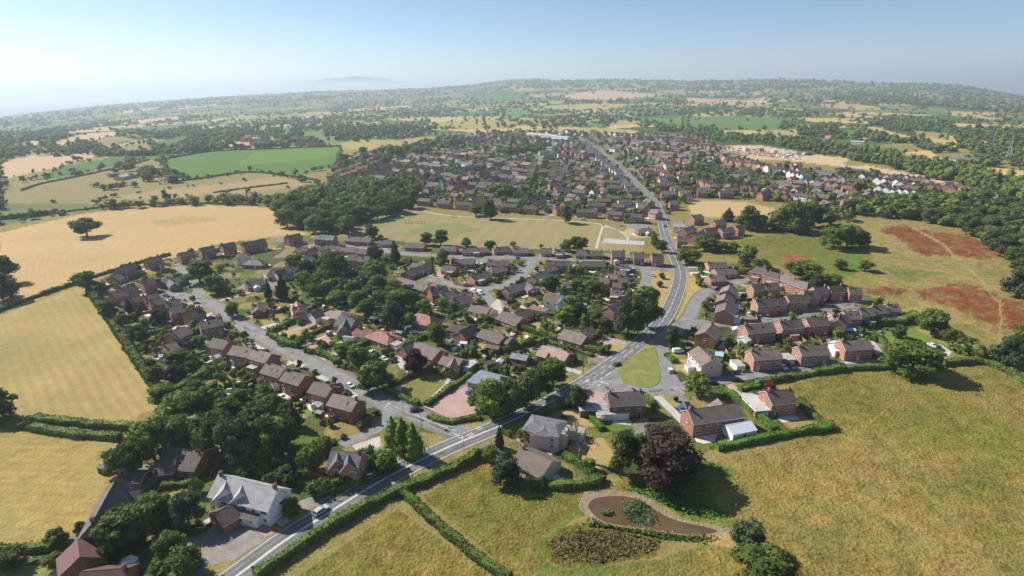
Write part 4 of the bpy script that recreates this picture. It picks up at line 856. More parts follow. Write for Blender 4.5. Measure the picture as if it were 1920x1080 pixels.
house((1139,737,1205,734),'E','rdark','brickd','long dark brick house with white windows beside the grass triangle','the long dark house',W=8.2,wings=((1185,727,1188,736,6,4.9,7.0),),flats=(('extension',1120,760,13,6,2.7,'flat'),('conservatory',1148,772,11,3,2.5,'flat',0,'conserv')),chim=2)
house((1002,789,1042,797),'D','rslate','pink','square pink rendered house with shallow grey roofs beside a bare tree','the pink rendered house',hip=2.2,W=9,he=5.6,rise=1.0,chim=0,wings=((1018,806,1026,788,5,5.4,6.3,1.6),),flats=(('extension',1049,803,5,5,5.6,'concrete'),('garage',1078,806,6,4,2.6,'flat',0,'white')))
house((978,840,1034,866),'L','rbrown','cream','brown roofed bungalow among bushes above the pond field','the pond field bungalow',W=10,rise=2.6)
house((622,845,678,851),'E','rslate','brick','grey roofed red brick house with two front gables by main road','the twin gabled brick house',W=7.5,he=5.2,rise=3.0,wings=((652,868,654,848,4.6,5.2,7.9),(632,862,634,846,5,5.2,8.0)),chim=1)
house((410,890,521,916),'E','rpale','white','long white house with pale slate roof and front gables by gravel yard','the long white house',W=9,he=5.0,rise=3.6,wings=((420,917,428,893,6,5,7.9),(450,923,458,900,5.6,5,7.8)),chim=2)
house((452,941,496,950),'L','rbrown','white','low brown roofed white annexe in front of the long white house','the white annexe',W=7,he=2.5,rise=1.6,chim=0)
house((404,962,436,944),'G','rbrown','brick','old brick barn with ribbed brown roof beside the white annexe','the ribbed barn',name='barn',cat='barn',W=7.5,he=2.6,rise=2.0,win=False)
house((432,944,452,938),'S','rtan','white','little tan roofed white link building between barn and white house','the tan link building',name='outbuilding',cat='outbuilding',win=True)
house((312,839,384,844),'L','rbrown','brickd','wide brown roofed dark house hemmed in by the wood','the woodside house',W=12,he=3,rise=3.0,wings=((300,862,330,858,8,2.8,5.2),),chim=2)
house((219,897,172,983),'E','rdark','brickd','long charcoal roofed farmhouse standing at the hay field edge','the charcoal farmhouse',W=9,rise=4.6,wings=((222,925,262,917,6,4.4,6.6),(215,950,240,946,5.5,4.4,6.2)),chim=2,trim='trimb')
house((224,888,272,887),'G','rdark','brickd','long low dark shed above the charcoal farmhouse garden','the long low shed',name='outbuilding',cat='outbuilding',W=5.5,win=False)
house((146,1012,150,1044),'E','rmaroon','brickd','maroon tiled brick barn beside a white motorhome','the maroon barn',name='barn',cat='barn',W=9,he=3.6,rise=3.0,win=False,chim=0,trim='trimb')
house((152,1073,240,1066),'E','rmaroon','brick','maroon roofed farm building cut by the bottom edge of the photo','the bottom farm building',name='farm_building',cat='farm building',W=8.5,he=3.0,trim='trimb')
# --- new brick cluster east of the main road
row('the new slate cluster', 'from the main road', [(1270,444,1289,444.5,dict(roof='rdark')),(1262,417,1284,418,dict(roof='rpale',wall='white')),(1279,430,1299,423),(1299,440,1318,431),(1320,429,1343,426,dict(roof='rdark',wall='brickp')),(1337,414,1357,411.5),(1296,405,1314,401.5,dict(wall='brickp')),(1350,429,1373,426,dict(roof='rdark',wall='brickp')),(1378,424,1391,422,dict(roof='rdark',wall='brickp'))], roof='rslate', lmin=7)
house((1200,428.5,1217,427.5),'B','rbrown','brickd','hipped dark brick pavilion beside the playing field car park','the pavilion',hip=3,W=9,name='pavilion',cat='pavilion')
# --- houses across the far side of the playing field
row('the far field side row', 'from the main road', [(1184,400,1206,402),(1142,395,1168,397),(1083,391,1120,393,dict(lmin=15)),(1040,389,1055,387),(1002,377,1020,373),(983,385,1008,387),(941,381,970,383),(918,371,940,372),(873,357,890,358),(857,378,887,380),(822,375,845,377),(785,371,808,373)], roof='rdark', trim='trimb')
row('the second field side row', 'from the main road', [(1200,384,1211,386),(1150,381,1172,383),(1105,379,1136,381),(1055,379,1070,377),(953,372,978,374),(910,362,927,363)], roof='rdark', trim='trimb')
row('the third field side row', 'from the main road', [(1180,361,1195,358),(1175,351,1188,349),(1137,366,1162,367),(1140,347,1166,348),(1135,337,1165,339),(1070,355,1098,357),(1090,335,1120,336)], roof='rdark', trim='trimb')
row('the line beyond the MUGA hedge'.replace('MUGA','court'), 'from the main road', [(1222,392,1236,396,dict(wall='brickp')),(1212,372,1222,376,dict(wall='brickp'))], roof='rslate', trim='trimb')
# ---------------------------------------------------------------- trees: tapered trunk with limbs, crown of many small leaf faces
def leaf_quads(g, n, C, Rd, size, jit=.75, flat=1.0):
    """N leaf faces over the surfaces of blobs (centres C, radii Rd)"""
    w = Rd.min(1)**2; k = g.choice(len(C), n, p=w/w.sum())
    d = g.normal(size=(n,3)); d /= np.linalg.norm(d, axis=1)[:,None]
    pos = C[k]+d*Rd[k]*(.80+.30*g.random((n,1)))
    nn = d+jit*g.normal(size=(n,3)); nn[:,2] += .25; nn /= np.linalg.norm(nn, axis=1)[:,None]
    return quads_at(g, pos, nn, size*(.6+.8*g.random(n)))
def quads_at(g, pos, nn, s):
    a = np.cross(nn, g.normal(size=nn.shape)); a /= np.linalg.norm(a, axis=1)[:,None]; b = np.cross(nn, a)
    s = s[:,None]*.5
    V = np.stack([pos-a*s-b*s*.7, pos+a*s-b*s*.7, pos+a*s*.8+b*s*.8, pos-a*s*.8+b*s*.8], 1).reshape(-1,3)
    return V
import bmesh
_bm = bmesh.new(); bmesh.ops.create_icosphere(_bm, subdivisions=2, radius=1); ICO_V = np.array([v.co[:] for v in _bm.verts]); ICO_F = np.array([[v.index for v in f.verts] for f in _bm.faces]); _bm.free()
_bm = bmesh.new(); bmesh.ops.create_icosphere(_bm, subdivisions=1, radius=1); IC1_V = np.array([v.co[:] for v in _bm.verts]); IC1_F = np.array([[v.index for v in f.verts] for f in _bm.faces]); _bm.free()
def tri_quads(F): return np.concatenate([F, F[:, 2:3]], 1)  # kept as degenerate-free triangles elsewhere
def crown_mesh(name, g, C, Rd, n, size, mat, core=.78):
    V = [leaf_quads(g, n, C, Rd, size)]; nq = n
    faces = [tuple(range(4*i, 4*i+4)) for i in range(n)]
    base = 4*n
    vs = V[0].tolist()
    for c, r in zip(C, Rd):
        q = IC1_V*(r*core)*(1+.12*g.normal(size=(len(IC1_V),1)))+c
        faces += [tuple(base+i for i in f) for f in IC1_F.tolist()]; vs += q.tolist(); base += len(q)
    me = bpy.data.meshes.new(name); me.from_pydata(vs, [], faces); me.materials.append(mat); me.update(); return me
def trunk_mesh(name, g, h, r, limbs, top, mat='bark'):
    m = MB(); m.cyl((0,0,-.2), (0.08*h*g.normal()*.3,0,h*.45), r, r*.7, 8); m.cyl((0,0,h*.42), (.1,.05,h*.9), r*.68, r*.2, 7)
    for i in range(limbs):
        a = 2*math.pi*i/limbs+g.random()*.6; z = h*(.38+.3*g.random()); L = top*(.55+.3*g.random())
        m.cyl((0,0,z), (math.cos(a)*L, math.sin(a)*L, z+L*.75), r*.42, r*.1, 6)
    return m.mesh(name, [M[mat]])
def make_variants():
    T = {}
    def broad(key, mat, k, spread=1.0, low=.06, n=2900, size=.50, nb=30, drop=.0):
        for i in range(k):
            g = np.random.default_rng(ord(key[0])*17+i*5)
            C, Rd = [], []
            for j in range(nb):
                a = g.random()*2*math.pi; u = g.random(); z = low*10+1.6+(8.0-low*10)*u; prof = math.sqrt(max(.05, 1-((u-.36)/.66)**2))*3.9*spread
                rr = prof*math.sqrt(g.random())*1.0; r = .95+g.random()*.95
                C.append((math.cos(a)*rr, math.sin(a)*rr, min(z, 10-r*.8))); Rd.append((r*1.1, r*1.1, r*(.78+.2*g.random())))
            C.append((0,0,5.2)); Rd.append((2.6*spread,2.6*spread,3.0))
            C, Rd = np.array(C), np.array(Rd)
            T.setdefault(key, []).append((trunk_mesh('trunk', g, 8, .36, 6, 4.2), crown_mesh('crown', g, C, Rd, n, size, M[mat])))
    broad('o', 'leaf_o', 4); broad('m', 'leaf_m', 4); broad('l', 'leaf_l', 2); broad('p', 'leaf_p', 2, n=6500, size=.36, nb=46); broad('r', 'leaf_r', 1); broad('h', 'leaf_h', 3, nb=34, size=.46, n=3000)
    def conic(key, mat, k, pw, n, size, bulge=0):
        for i in range(k):
            g = np.random.default_rng(300+len(T)*13+i); C, Rd = [], []
            for j in range(26):
                u = (j+.5)/26; prof = 4.2*(1-u)**pw*(1-.75*max(0,.12-u)/.12)+.25; nn_ = 1 if u > .75 else 2
                for q in range(nn_):
                    a = g.random()*6.28; rr = prof*(.45 if nn_ > 1 else .1)*(.6+.6*g.random()); r = prof*.62+.15
                    C.append((math.cos(a)*rr, math.sin(a)*rr, .7+9.1*u)); Rd.append((r, r, max(.35, r*.6)))
            C, Rd = np.array(C), np.array(Rd)
            T.setdefault(key, []).append((trunk_mesh('trunk', g, 9, .3, 0, 2), crown_mesh('crown', g, C, Rd, n, size, M[mat])))
    conic('c', 'leaf_c', 2, .85, 1700, .5); conic('y', 'leaf_y', 2, .55, 1800, .45)
    g = np.random.default_rng(5); m = MB()
    def branch(p, d, L, r, lev):
        q = p+d*L; m.cyl(p, q, r, r*.62, 6 if lev < 2 else 4, caps=False)
        if lev >= 5: return
        for _ in range(3 if lev < 4 else 2):
            e = (d+Vector(g.normal(size=3).tolist())*.55+Vector((0,0,.10))).normalized(); branch(p.lerp(q, .6+.4*g.random()), e, L*(.64+.2*g.random()), r*.62, lev+1)
    branch(Vector((0,0,-.2)), Vector((.03,0,1)), 3.0, .42, 0)
    V = np.array([v[:] for v in m.v]); k = 10/V[:,2].max(); m.v = [tuple(v) for v in (V*k).tolist()]
    T['b'] = [(m.mesh('trunk', [M['barkp']]), None)]
    # bushes 10 units wide, 8 tall, sitting on the ground
    for key, mat in (('sm','leaf_m'),('so','leaf_o'),('sl','leaf_l'),('sp','leaf_p'),('sb','hedgeb'),('sh','leaf_h')):
        for i in range(2):
            g = np.random.default_rng(900+i); C = np.array([(g.normal()*1.7, g.normal()*1.7, 2.6+g.random()*3.2) for _ in range(11)]); Rd = np.array([(2.0+g.random(),)*3 for _ in range(11)])
            T.setdefault(key, []).append((None, crown_mesh('crown', g, C, Rd, 520, 1.15, M[mat])))
    return T
TV = make_variants()
TREES = []   # (x, y world, width m, height m, key, label or None, zone)
def tree_px(x, y, w, h, key, label=None, zone=None):
    p = P(x, y); s = scale_at(p); d = dep_at(p); wm = w/s; hm = max(h/(s*math.cos(d))-.35*wm*math.tan(d), .62*wm) if key not in 'cyb' else h/(s*math.cos(d))
    wm *= 1.1; TREES.append((p, wm, hm, key, label, zone, w))
BL = lambda t: t
# single trees with places of their own
for x, y, w, h, k, lb in [
 (163,443,46,36,'o','lone spreading oak in the middle of the wheat field'),(6,530,55,52,'o','dark oak cut by the left edge of the wheat field, upper of two'),(6,562,60,55,'o','dark oak cut by the left edge of the wheat field, lower of two'),(8,782,60,66,'o','round dark tree at the left edge between two hay fields'),
 (164,546,42,40,'o','round dark oak at the corner where wheat field hedge meets estate'),(375,530,56,46,'o','broad dark tree beside the turning head of the close'),(405,549,40,36,'m','lighter green tree on the green corner of the close'),(310,485,10,11,'m','tiny round tree in the wheat field edge hedge'),(257,512,18,18,'m','light bushy tree between two wheat field edge houses'),
 (207,598,34,40,'o','dark tall tree at the hay field edge behind the estate'),(243,586,20,26,'c','dark pointed conifer between back gardens near the hay field'),(297,607,32,32,'o','round dark tree in a back garden of the estate road row'),(228,613,25,26,'o','small dark tree on the hay field boundary'),(263,641,34,36,'o','dark rounded tree beside a bright garden hedge'),
 (435,640,15,16,'o','clipped round street tree nearest the estate road bend'),(459,636,16,16,'o','clipped round street tree by the pale drive'),(376,649,26,23,'m','garden tree in front of the bend houses'),(363,567,12,14,'o','small round tree at the tip of the green corner'),(439,593,28,28,'l','bright yellow green tree by the estate road bend'),(444,590,8,20,'c','slim dark conifer beside the bright green roadside tree'),
 (335,684,48,34,'m','wide green tree below the hedge corner bungalow'),(330,714,36,32,'p','purple leaved tree beside the hay field boundary'),(293,719,34,36,'o','dark tree at the hay field boundary left of the purple tree'),(361,700,24,26,'m','mid green tree right of the purple leaved tree'),
 (592,884,60,60,'l','large yellow green tree beside the twin gabled brick house'),(615,850,38,36,'m','green tree behind the large yellow green tree'),
 (738,842,40,60,'y','bright cypress, left one of three at the drive corner'),(757,850,44,66,'y','bright cypress, middle one of three at the drive corner'),(777,857,48,62,'y','bright cypress, right one of three at the drive corner'),
 (562,690,11,17,'o','small upright street tree on the estate road verge lawn'),(591,701,12,10,'o','low round street tree on the estate road verge'),(628,719,11,14,'o','round street tree near the white parked car'),(642,733,8,12,'m','thin young tree beside the white parked car'),
 (676,702,46,56,'m','tall green tree left in the clump by the gravel drive'),(708,727,60,56,'o','broad dark tree in the clump by the gravel drive'),(675,678,28,26,'l','pale flowering tree top behind the gravel drive clump'),(690,735,40,40,'o','low dark tree at the roadside foot of the gravel drive clump'),
 (780,697,42,46,'p','dark copper tree in front of the long brown bungalow'),(642,667,30,26,'l','bright lime green tree between hedges by the dark lined drive'),
 (1080,768,38,50,'o','dark round tree at the main road between forecourt belt and long dark house'),(937,840,22,42,'c','dark column shaped tree on the main road by the pink rendered house'),(985,830,27,32,'m','bushy green tree beside the pink rendered house'),(917,864,32,32,'o','round dark bush tree at the end of the roadside hedge'),(950,905,58,58,'h','large grey green willow bush beside the pond field bungalow'),
 (1238,893,136,104,'p','huge dark copper beech towering over the meadow edge'),(1166,890,50,84,'o','dark ragged tree in front of the copper beech'),(1198,882,34,70,'o','second dark tree against the copper beech'),(1087,862,56,72,'b','bare grey tree in the dry garden beside the pink rendered house'),
 (1307,741,48,48,'m','round green tree on the corner of slip road and lane'),(1258,652,24,42,'h','slender green tree beside the slip road and white van'),(1442,733,26,22,'r','crimson round tree at the lane end of the meadow hedge'),
 (1707,700,98,68,'m','huge spreading oak on the lane beside the big meadow'),(1682,633,26,27,'o','clipped round dark tree on the lawn behind the big oak'),(1745,628,48,52,'m','tall bright tree beyond the lawn of the big oak'),(1783,647,36,34,'o','dark tree in the thicket beside the sorrel field'),(1805,657,30,28,'m','green tree at the lower end of the sorrel field thicket'),(1835,668,30,22,'m','low green tree at the tail of the sorrel field thicket'),
 (1890,682,60,58,'h','grey green tree at the right edge by the sorrel field corner'),(1917,668,54,64,'o','dark tree cut by the right edge beside the sorrel field'),(1905,556,52,58,'h','grey green oak on the right edge of the sorrel field'),
 (1177,629,52,76,'h','tall flowering lime tree beside the main road'),(1213,613,56,80,'o','tall dark tree on the main road next to the lime'),(1196,628,40,60,'m','green tree squeezed between the two tall roadside trees'),
 (1087,597,26,30,'p','purple garden tree beyond the white gabled house'),(1062,602,42,32,'m','bright garden tree right of the white gabled house'),(1115,605,30,28,'m','green garden tree near the half hidden brick house'),(1130,618,32,26,'o','dark garden tree in front of the half hidden brick house'),(1030,540,40,26,'m','green tree behind the white gabled house'),(1110,550,40,28,'m','green tree right of the white gabled house, beyond the purple tree'),(1085,545,36,24,'o','dark tree behind the white gabled house garden'),
 (632,516,50,48,'m','big round tree in front of the grove roadside row'),(704,529,46,44,'m','big round tree at the right end of the grove roadside row'),(704,485,30,26,'p','dark purple tree beside the park road'),(742,493,26,42,'c','tall dark conifer beside the park road'),(832,501,25,36,'o','upright dark tree on the park road bend'),(555,503,38,28,'o','dark round tree beside the large hipped house'),
 (505,561,19,40,'c','dark column conifer, left of a pair below the large hipped house'),(532,562,30,50,'c','dark broad conifer, right of a pair below the large hipped house'),(635,578,13,26,'c','small pointed conifer on the lawn edge of the grove'),
 (822,647,36,46,'o','dark tree beside the shrubbery bungalow'),(795,590,34,32,'m','round tree at the right tip of the grove'),(752,582,56,46,'m','broad tree on the right side of the grove'),(735,607,44,46,'h','grey green tree at the front of the grove'),(766,612,28,28,'m','green tree beside the grove bungalow'),
 (695,447,29,29,'o','round tree alone at the near edge of the playing field'),(800,460,25,26,'o','left tree of the pair at the playing field edge'),(826,461,32,32,'o','right tree of the pair at the playing field edge'),(1060,471,26,24,'o','dark left tree of the group below the playing field path'),(1084,471,36,30,'o','dark right tree of the group below the playing field path'),(874,462,18,18,'m','light tree in the playing field fence line'),(918,465,22,14,'m','low tree in the playing field fence line'),(962,462,12,10,'m','tiny tree above the playing field bungalows'),(1015,465,8,8,'o','tiny dark round tree above the playing field bungalows'),
 (920,411,30,40,'o','tall dark tree standing on the far path of the playing field'),(1061,418,23,36,'o','dark tree casting a shadow at the far side path'),(893,405,26,22,'m','lower tree next to the tall dark field tree'),
 (1402,430,42,46,'m','bright green tree by the straw field behind the slate cluster'),(1428,433,30,32,'o','dark tree right of the bright green straw field tree'),(1365,415,30,26,'c','dark clipped tree above the slate cluster'),(1487,434,62,62,'o','large dark tree at the corner of the straw field'),(1520,425,48,46,'o','dark tree behind the large straw field corner tree'),(1455,430,34,28,'m','low tree in front of the straw field corner'),
 (1562,466,50,44,'m','left tree of the big round clump in the scrub field'),(1588,464,50,46,'o','middle tree of the big round clump in the scrub field'),(1612,462,34,32,'m','right tree of the big round clump in the scrub field'),
 (1290,494,44,32,'m','round tree on the main road bend beside the bungalow yard'),(1320,469,42,28,'o','dark tree below the slate cluster'),(1346,471,30,22,'o','low dark tree in the scrub below the slate cluster'),(1371,472,28,20,'m','low green tree in the scrub below the slate cluster'),(1397,499,36,42,'o','tall dark tree above the verge bungalow group'),(1426,507,36,24,'m','green tree behind the crescent end houses'),(1510,521,52,34,'m','round green oak behind the crescent end houses'),(1483,512,26,24,'o','dark tree left of the round green oak'),(1536,534,34,22,'h','grey green tree left above the north row end'),(1562,535,32,24,'m','green tree above the north row end'),(1575,505,26,20,'o','dark bush tree alone in the scrub field'),(1622,508,28,22,'o','dark bush tree beside the sorrel field'),
 (1240,473,22,24,'o','dark tree beside the main road below the court'),(1226,465,12,24,'m','narrow tree at the court hedge end'),(1241,522,12,12,'o','upper of two small trees on the dry verge'),(1236,537,14,12,'o','lower of two small trees on the dry verge'),
 (1400,1030,62,60,'h','grey topped tree at the pond outlet in the meadow'),(1430,1095,110,70,'m','wide bush tree cut by the bottom edge of the meadow'),
 (137,600-10,1,1,'m',None)][:-1]:
    tree_px(x, y, w, h, k, lb)
for x, y, w, h, k, lb in [(290,862,78,86,'m','front left of the lower wood'),(345,853,72,80,'o','front, second from its left'),(402,850,78,86,'o','front centre of the lower wood'),(450,873,72,96,'h','front, the tall pale one'),(505,862,72,90,'o','front right of the lower wood'),(540,838,54,66,'o','right end beside the end house garden'),(478,800,66,54,'o','rear right of the lower wood'),(425,785,56,48,'m','rear centre of the lower wood'),(552,802,40,46,'c','dark cone behind the end house garden'),(340,792,62,62,'m','rear left of the lower wood'),(392,778,62,60,'m','rear, second from its left'),(245,895,60,70,'o','dark one beside the hay field corner'),(222,886,50,50,'o','edge one at the hay field lane'),(312,760,50,46,'m','back tip at the hay field'),(508,766,36,30,'m','back right near the gardens'),(370,745,40,36,'o','back one near the purple tree')]:
    tree_px(x, y, w, h, k, '%s tree, lower wood: %s' % (dict(m='mid green', o='dark green', h='grey green', c='conifer')[k], lb.replace(' of the lower wood','')))
for x, y, w, h, k, lb in [(905,765,48,52,'m','second from the clinic'),(922,785,62,78,'m','nearest the forecourt kerb'),(953,780,56,76,'o','middle, leaning over the road'),(985,764,56,72,'o','darkest, right of the middle'),(1012,746,52,62,'o','second from the upper end'),(1036,724,46,56,'m','upper end by the pinkish bungalow')]:
    tree_px(x, y, w, h, k, 'tree of the roadside belt by the forecourt: %s' % lb)
for x, y, w, h, k, lb in [(235,1030,100,90,'c2','huge dark yew in front of the charcoal farmhouse'),(293,985,62,66,'m','light green tree over the farmhouse garden'),(355,985,62,70,'h','pale ash tree left of the ribbed barn'),(325,1050,50,60,'m','bright tree at the farm yard mouth'),(350,1085,70,66,'m','round bright tree at the bottom beside the farm track'),(300,995,50,44,'o','dark tree behind the farm yard'),(370,925,26,34,'m','slim green tree at the dry lawn corner beside the white house'),(547,962,34,32,'m','small round tree on the verge by the silver car'),(110,1015,36,30,'o','dark bush tree above the maroon barn'),(153,1000,24,26,'o','small dark tree touching the farmhouse gable'),(20,1060,60,40,'o','dark low tree in the bottom left garden'),(105,1065,32,32,'m','light tree in front of the maroon barn'),(300,1085,50,40,'m','green tree cut by the bottom edge near the yard')]:
    tree_px(x, y, w, h, 'o' if k == 'c2' else k, lb)
# bands of trees: even scatter inside a mapped outline
def scatter(poly, n, w0, w1, keys, zone, asp=(.75,1.05), gap=.62):
    p = np.array(poly, float); got = []
    for _ in range(n*40):
        if len(got) >= n: break
        x = R.uniform(p[:,0].min(), p[:,0].max()); y = R.uniform(p[:,1].min(), p[:,1].max())
        if not pip(np.array([x]), np.array([y]), poly)[0]: continue
        t = (y-p[:,1].min())/max(1, p[:,1].max()-p[:,1].min()); w = w0+(w1-w0)*(.65*t+.35*R.random())
        if any((abs(x-a)/(w*.5+c*.5))**2+(abs(y-b)/(w*.22+c*.22))**2 < gap**2*2 for a, b, c in got): continue
        got.append((x, y, w)); tree_px(x, y, w, w*R.uniform(*asp), R.choice(keys), None, zone)
scatter([(518,402),(540,428),(600,442),(650,440),(655,418),(700,415),(780,388),(772,352),(700,350),(640,355),(565,368)], 95, 24, 42, 'ommmo', 'the wood above the playing field', gap=.40)
scatter([(560,512),(610,505),(680,515),(745,540),(775,560),(770,590),(720,600),(650,580),(590,565),(560,545)], 26, 26, 40, 'mmohm', 'the central grove')
scatter([(1590,402),(1680,408),(1780,425),(1850,460),(1905,500),(1960,510),(1960,400),(1800,378),(1700,385),(1620,392)], 110, 26, 44, 'oomh', 'the wood behind the sorrel field', gap=.38)
scatter([(420,715),(470,720),(540,745),(580,790),(560,830),(500,820),(400,800),(300,790),(262,770),(300,750),(345,740)], 7, 26, 40, 'oom', 'the lower wood interior')
scatter([(400,1000-95),(440,880),(520,890),(560,870),(560,900),(520,915),(455,900)], 6, 24, 36, 'om', 'the thicket behind the white house', gap=.4)
scatter([(1440,415),(1480,400),(1560,400),(1600,412),(1560,420),(1530,440),(1500,440)], 10, 24, 36, 'om', 'the thicket beside the straw field')
scatter([(195,390),(250,388),(300,384),(350,380),(400,378),(480,372),(540,372),(540,384),(480,386),(400,384),(300,386),(220,396)], 34, 12, 24, 'om', 'the tree line above the wheat field')
scatter([(265,325),(300,320),(335,333),(330,345),(290,345),(268,338)], 7, 16, 26, 'o', 'the farmstead clump beside the green field')
scatter([(175,350),(250,345),(262,352),(230,358),(180,358)], 6, 10, 16, 'o', 'the hedge in front of the farmstead')
scatter([(215,312),(245,305),(256,312),(240,322),(222,325)], 4, 14, 22, 'o', 'the farmstead back trees')
scatter([(1270,330),(1350,305),(1360,330),(1330,350),(1290,352)], 16, 12, 20, 'oo', 'the dark park in the town east')
scatter([(1320,345),(1420,332),(1470,340),(1460,358),(1400,362),(1340,355)], 14, 13, 22, 'om', 'the trees before the terraces')
scatter([(950,270),(1010,268),(1040,285),(1020,295),(950,292)], 9, 14, 22, 'om', 'the town centre trees')
scatter([(1065,385-5),(1085,345),(1060,330),(1050,345)], 6, 12, 20, 'om', 'the trees between terraces')
scatter([(640,300),(700,290),(760,275),(850,262),(850,280),(760,300),(700,318),(640,318)], 26, 14, 24, 'oo', 'the belt at the town edge')
scatter([(930,398),(980,396),(985,400),(935,402)], 2, 12, 18, 'o', 'the far field side gardens'); scatter([(930,362),(1000,352),(1000,368),(940,376)], 5, 14, 24, 'om', 'the gardens behind the field side houses')
scatter([(655,450),(720,448),(720,452),(660,455)], 3, 10, 14, 'm', 'the playing field corner hedge')
scatter([(1850,470),(1920,450),(1920,520),(1880,498)], 5, 36, 50, 'oh', 'the right edge wood')
scatter([(1760,690),(1880,665),(1900,672),(1790,698)][:0] or [(1740,600),(1790,640),(1850,670),(1840,680),(1760,640),(1720,605)], 9, 22, 30, 'omh', 'the thicket below the sorrel field', gap=.4)
# thin scatter of garden trees in the near estates, kept off the houses and roads
def clear_of(p, r, road_too=True):
    for c, hr, ref, s in HOUSES:
        if (c-p).length < hr*.75+r: return False
    if road_too:
        for L, w in ROADS.values():
            for a, b in zip(L, L[1:]):
                t = max(0, min(1, (p-a).dot(b-a)/max(1e-6, (b-a).length_squared)))
                if (a.lerp(b, t)-p).length < w/2+1.2+r*.6: return False
    return True
ESTATES = [([(170,545),(300,490),(420,460),(480,600),(640,700),(660,760),(560,780),(300,720),(230,640)],'west estate'),([(480,560),(620,480),(760,480),(860,560),(960,620),(1090,670),(1040,740),(900,720),(760,690),(640,690),(520,640)],'middle gardens'),([(760,490),(1200,495),(1200,560),(1130,640),(1000,620),(880,570)],'central bungalows'),([(1300,500),(1420,500),(1600,560),(1690,580),(1640,670),(1480,690),(1300,690),(1290,640)],'east estate')]
SHRUBS = []
for poly, zn in ESTATES:
    p = np.array(poly, float); k = 0
    for _ in range(4200):
        x = R.uniform(p[:,0].min(), p[:,0].max()); y = R.uniform(p[:,1].min(), p[:,1].max())
        if not pip(np.array([x]), np.array([y]), poly)[0]: continue
        q = P(x, y); wm = R.choice((1.1,1.3,1.6,2,2.4,3.0,3.6)); big = R.random() < .09
        if big: wm = R.uniform(3.5, 5.5)
        if not clear_of(q, wm*.5): continue
        if any((q-s[0]).length < (wm+s[1])*.42 for s in SHRUBS[-400:]) or any((q-t[0]).length < (wm+t[1])*.40 for t in TREES): continue
        k += 1
        if big: TREES.append((q, wm, wm*R.uniform(.9,1.3), R.choice('mmooly' if zn != 'east estate' else 'mml'), None, 'garden', wm*scale_at(q)))
        else: SHRUBS.append((q, wm, wm*R.uniform(.7,1.0), R.choice(('sm','sm','so','so','sl','sb','sh','sm','sp')), wm*scale_at(q)))
        if k > (330 if zn != 'east estate' else 200): break
for x, y, w, h, k, lb in [(1226,774,9,8,'sl','round golden yellow shrub beside the copper beech'),(1145,632,9,6,'sl','small yellow shrub by the tall lime tree'),(1122,650,14,10,'sl','round pale yellow shrub at the end of the red paved drive'),(1135,660,20,14,'so','dark clipped shrub beside the round yellow shrub'),(1268,752,9,8,'sp','small red shrub in the dry front lawn'),(690,868,46,30,'sm','large green bush between the brick house and cypresses'),(725,878,50,34,'sm','wide green bush at the roadside below the cypresses'),(660,888,30,18,'so','dark bush in front of the twin gabled house'),(600,925,44,24,'so','dark bush in the roadside hedge bank'),(640,912,40,24,'sm','green bush at the roadside near the lamp post'),(530,905,50,30,'so','dark bush behind the long white house'),(500,890,34,24,'sb','bright bush behind the long white house roof'),(560,885,44,30,'sm','green bush below the lower wood'),(1010,915,26,20,'so','dark bush in front of the pond field bungalow'),(1100,880,30,20,'sm','green bush beside the bare tree foot'),(620,800,16,14,'sl','yellowish bush by the end house lawn'),(675,805,16,12,'so','dark bush on the curving drive verge'),(692,797,14,10,'so','small dark bush further along the curving drive verge'),(645,822,12,9,'so','small bush at the lower drive verge'),(705,778,12,8,'sp','reddish bush at the drive verge tip')]:
    q = P(x, y); s = scale_at(q); SHRUBS.append((q, w/s, h/s*1.1, k, w*3, lb))
def put_tree(p, wm, hm, key, name):
    v = R.choice(TV[key]); root = empty(name, (p.x, p.y, p.z), R.random()*6.28); root.scale = (wm/10, wm/10, hm/10)
    if v[0]: obj('trunk', v[0], root)
    if v[1]: obj('crown', v[1], root)
    return root
def relation(p, used, what):
    """how a plant lies to the nearest building, as one sees it from the air"""
    best = sorted(HOUSES, key=lambda h: (h[0]-p).length_squared)[:8]
    u, v = to_px(p)
    for n in range(1, 40):
        for c, r, ref, s in best[:1 if n > 1 else 8]:
            hu, hv = to_px(c); dx, dy = u-hu, (v-hv)*1.6
            rel = ('right of' if dx > 0 else 'left of') if abs(dx) > abs(dy) else ('in front of' if dy > 0 else 'behind')
            key = (what, rel, ref)
            cnt = used.get(key, 0)
            if n == 1 and cnt >= 1: continue
            used[key] = cnt+1
            return rel, ref, cnt
    return 'near', best[0][2], 99
KW = dict(o='dark green', m='mid green', l='yellow green', p='purple', r='crimson', h='grey green', c='conifer', y='bright cypress', b='bare')
TREES.sort(key=lambda t: -(t[6]+(1000 if t[4] else 0)))
SOLO, REST = TREES[:296], TREES[296:]
zones = {}
for t in SOLO:
    if t[4] is None and t[5] != 'garden': zones.setdefault(t[5], []).append(t)
zlab = {}
for z, ts in zones.items():       # rows from the front of the wood, each counted from the left
    ts.sort(key=lambda t: -to_px(t[0])[1]); per = max(3, int(math.sqrt(len(ts))*1.4)); 
    for ri in range(0, len(ts), per):
        rw = sorted(ts[ri:ri+per], key=lambda t: to_px(t[0])[0])
        for ci, t in enumerate(rw):
            zlab[id(t)] = '%s tree, %s from left in %s row of %s' % (KW[t[3]], ordw(ci+1), ordw(ri//per+1)+('' if ri else ' (front)'), z)
used = {}
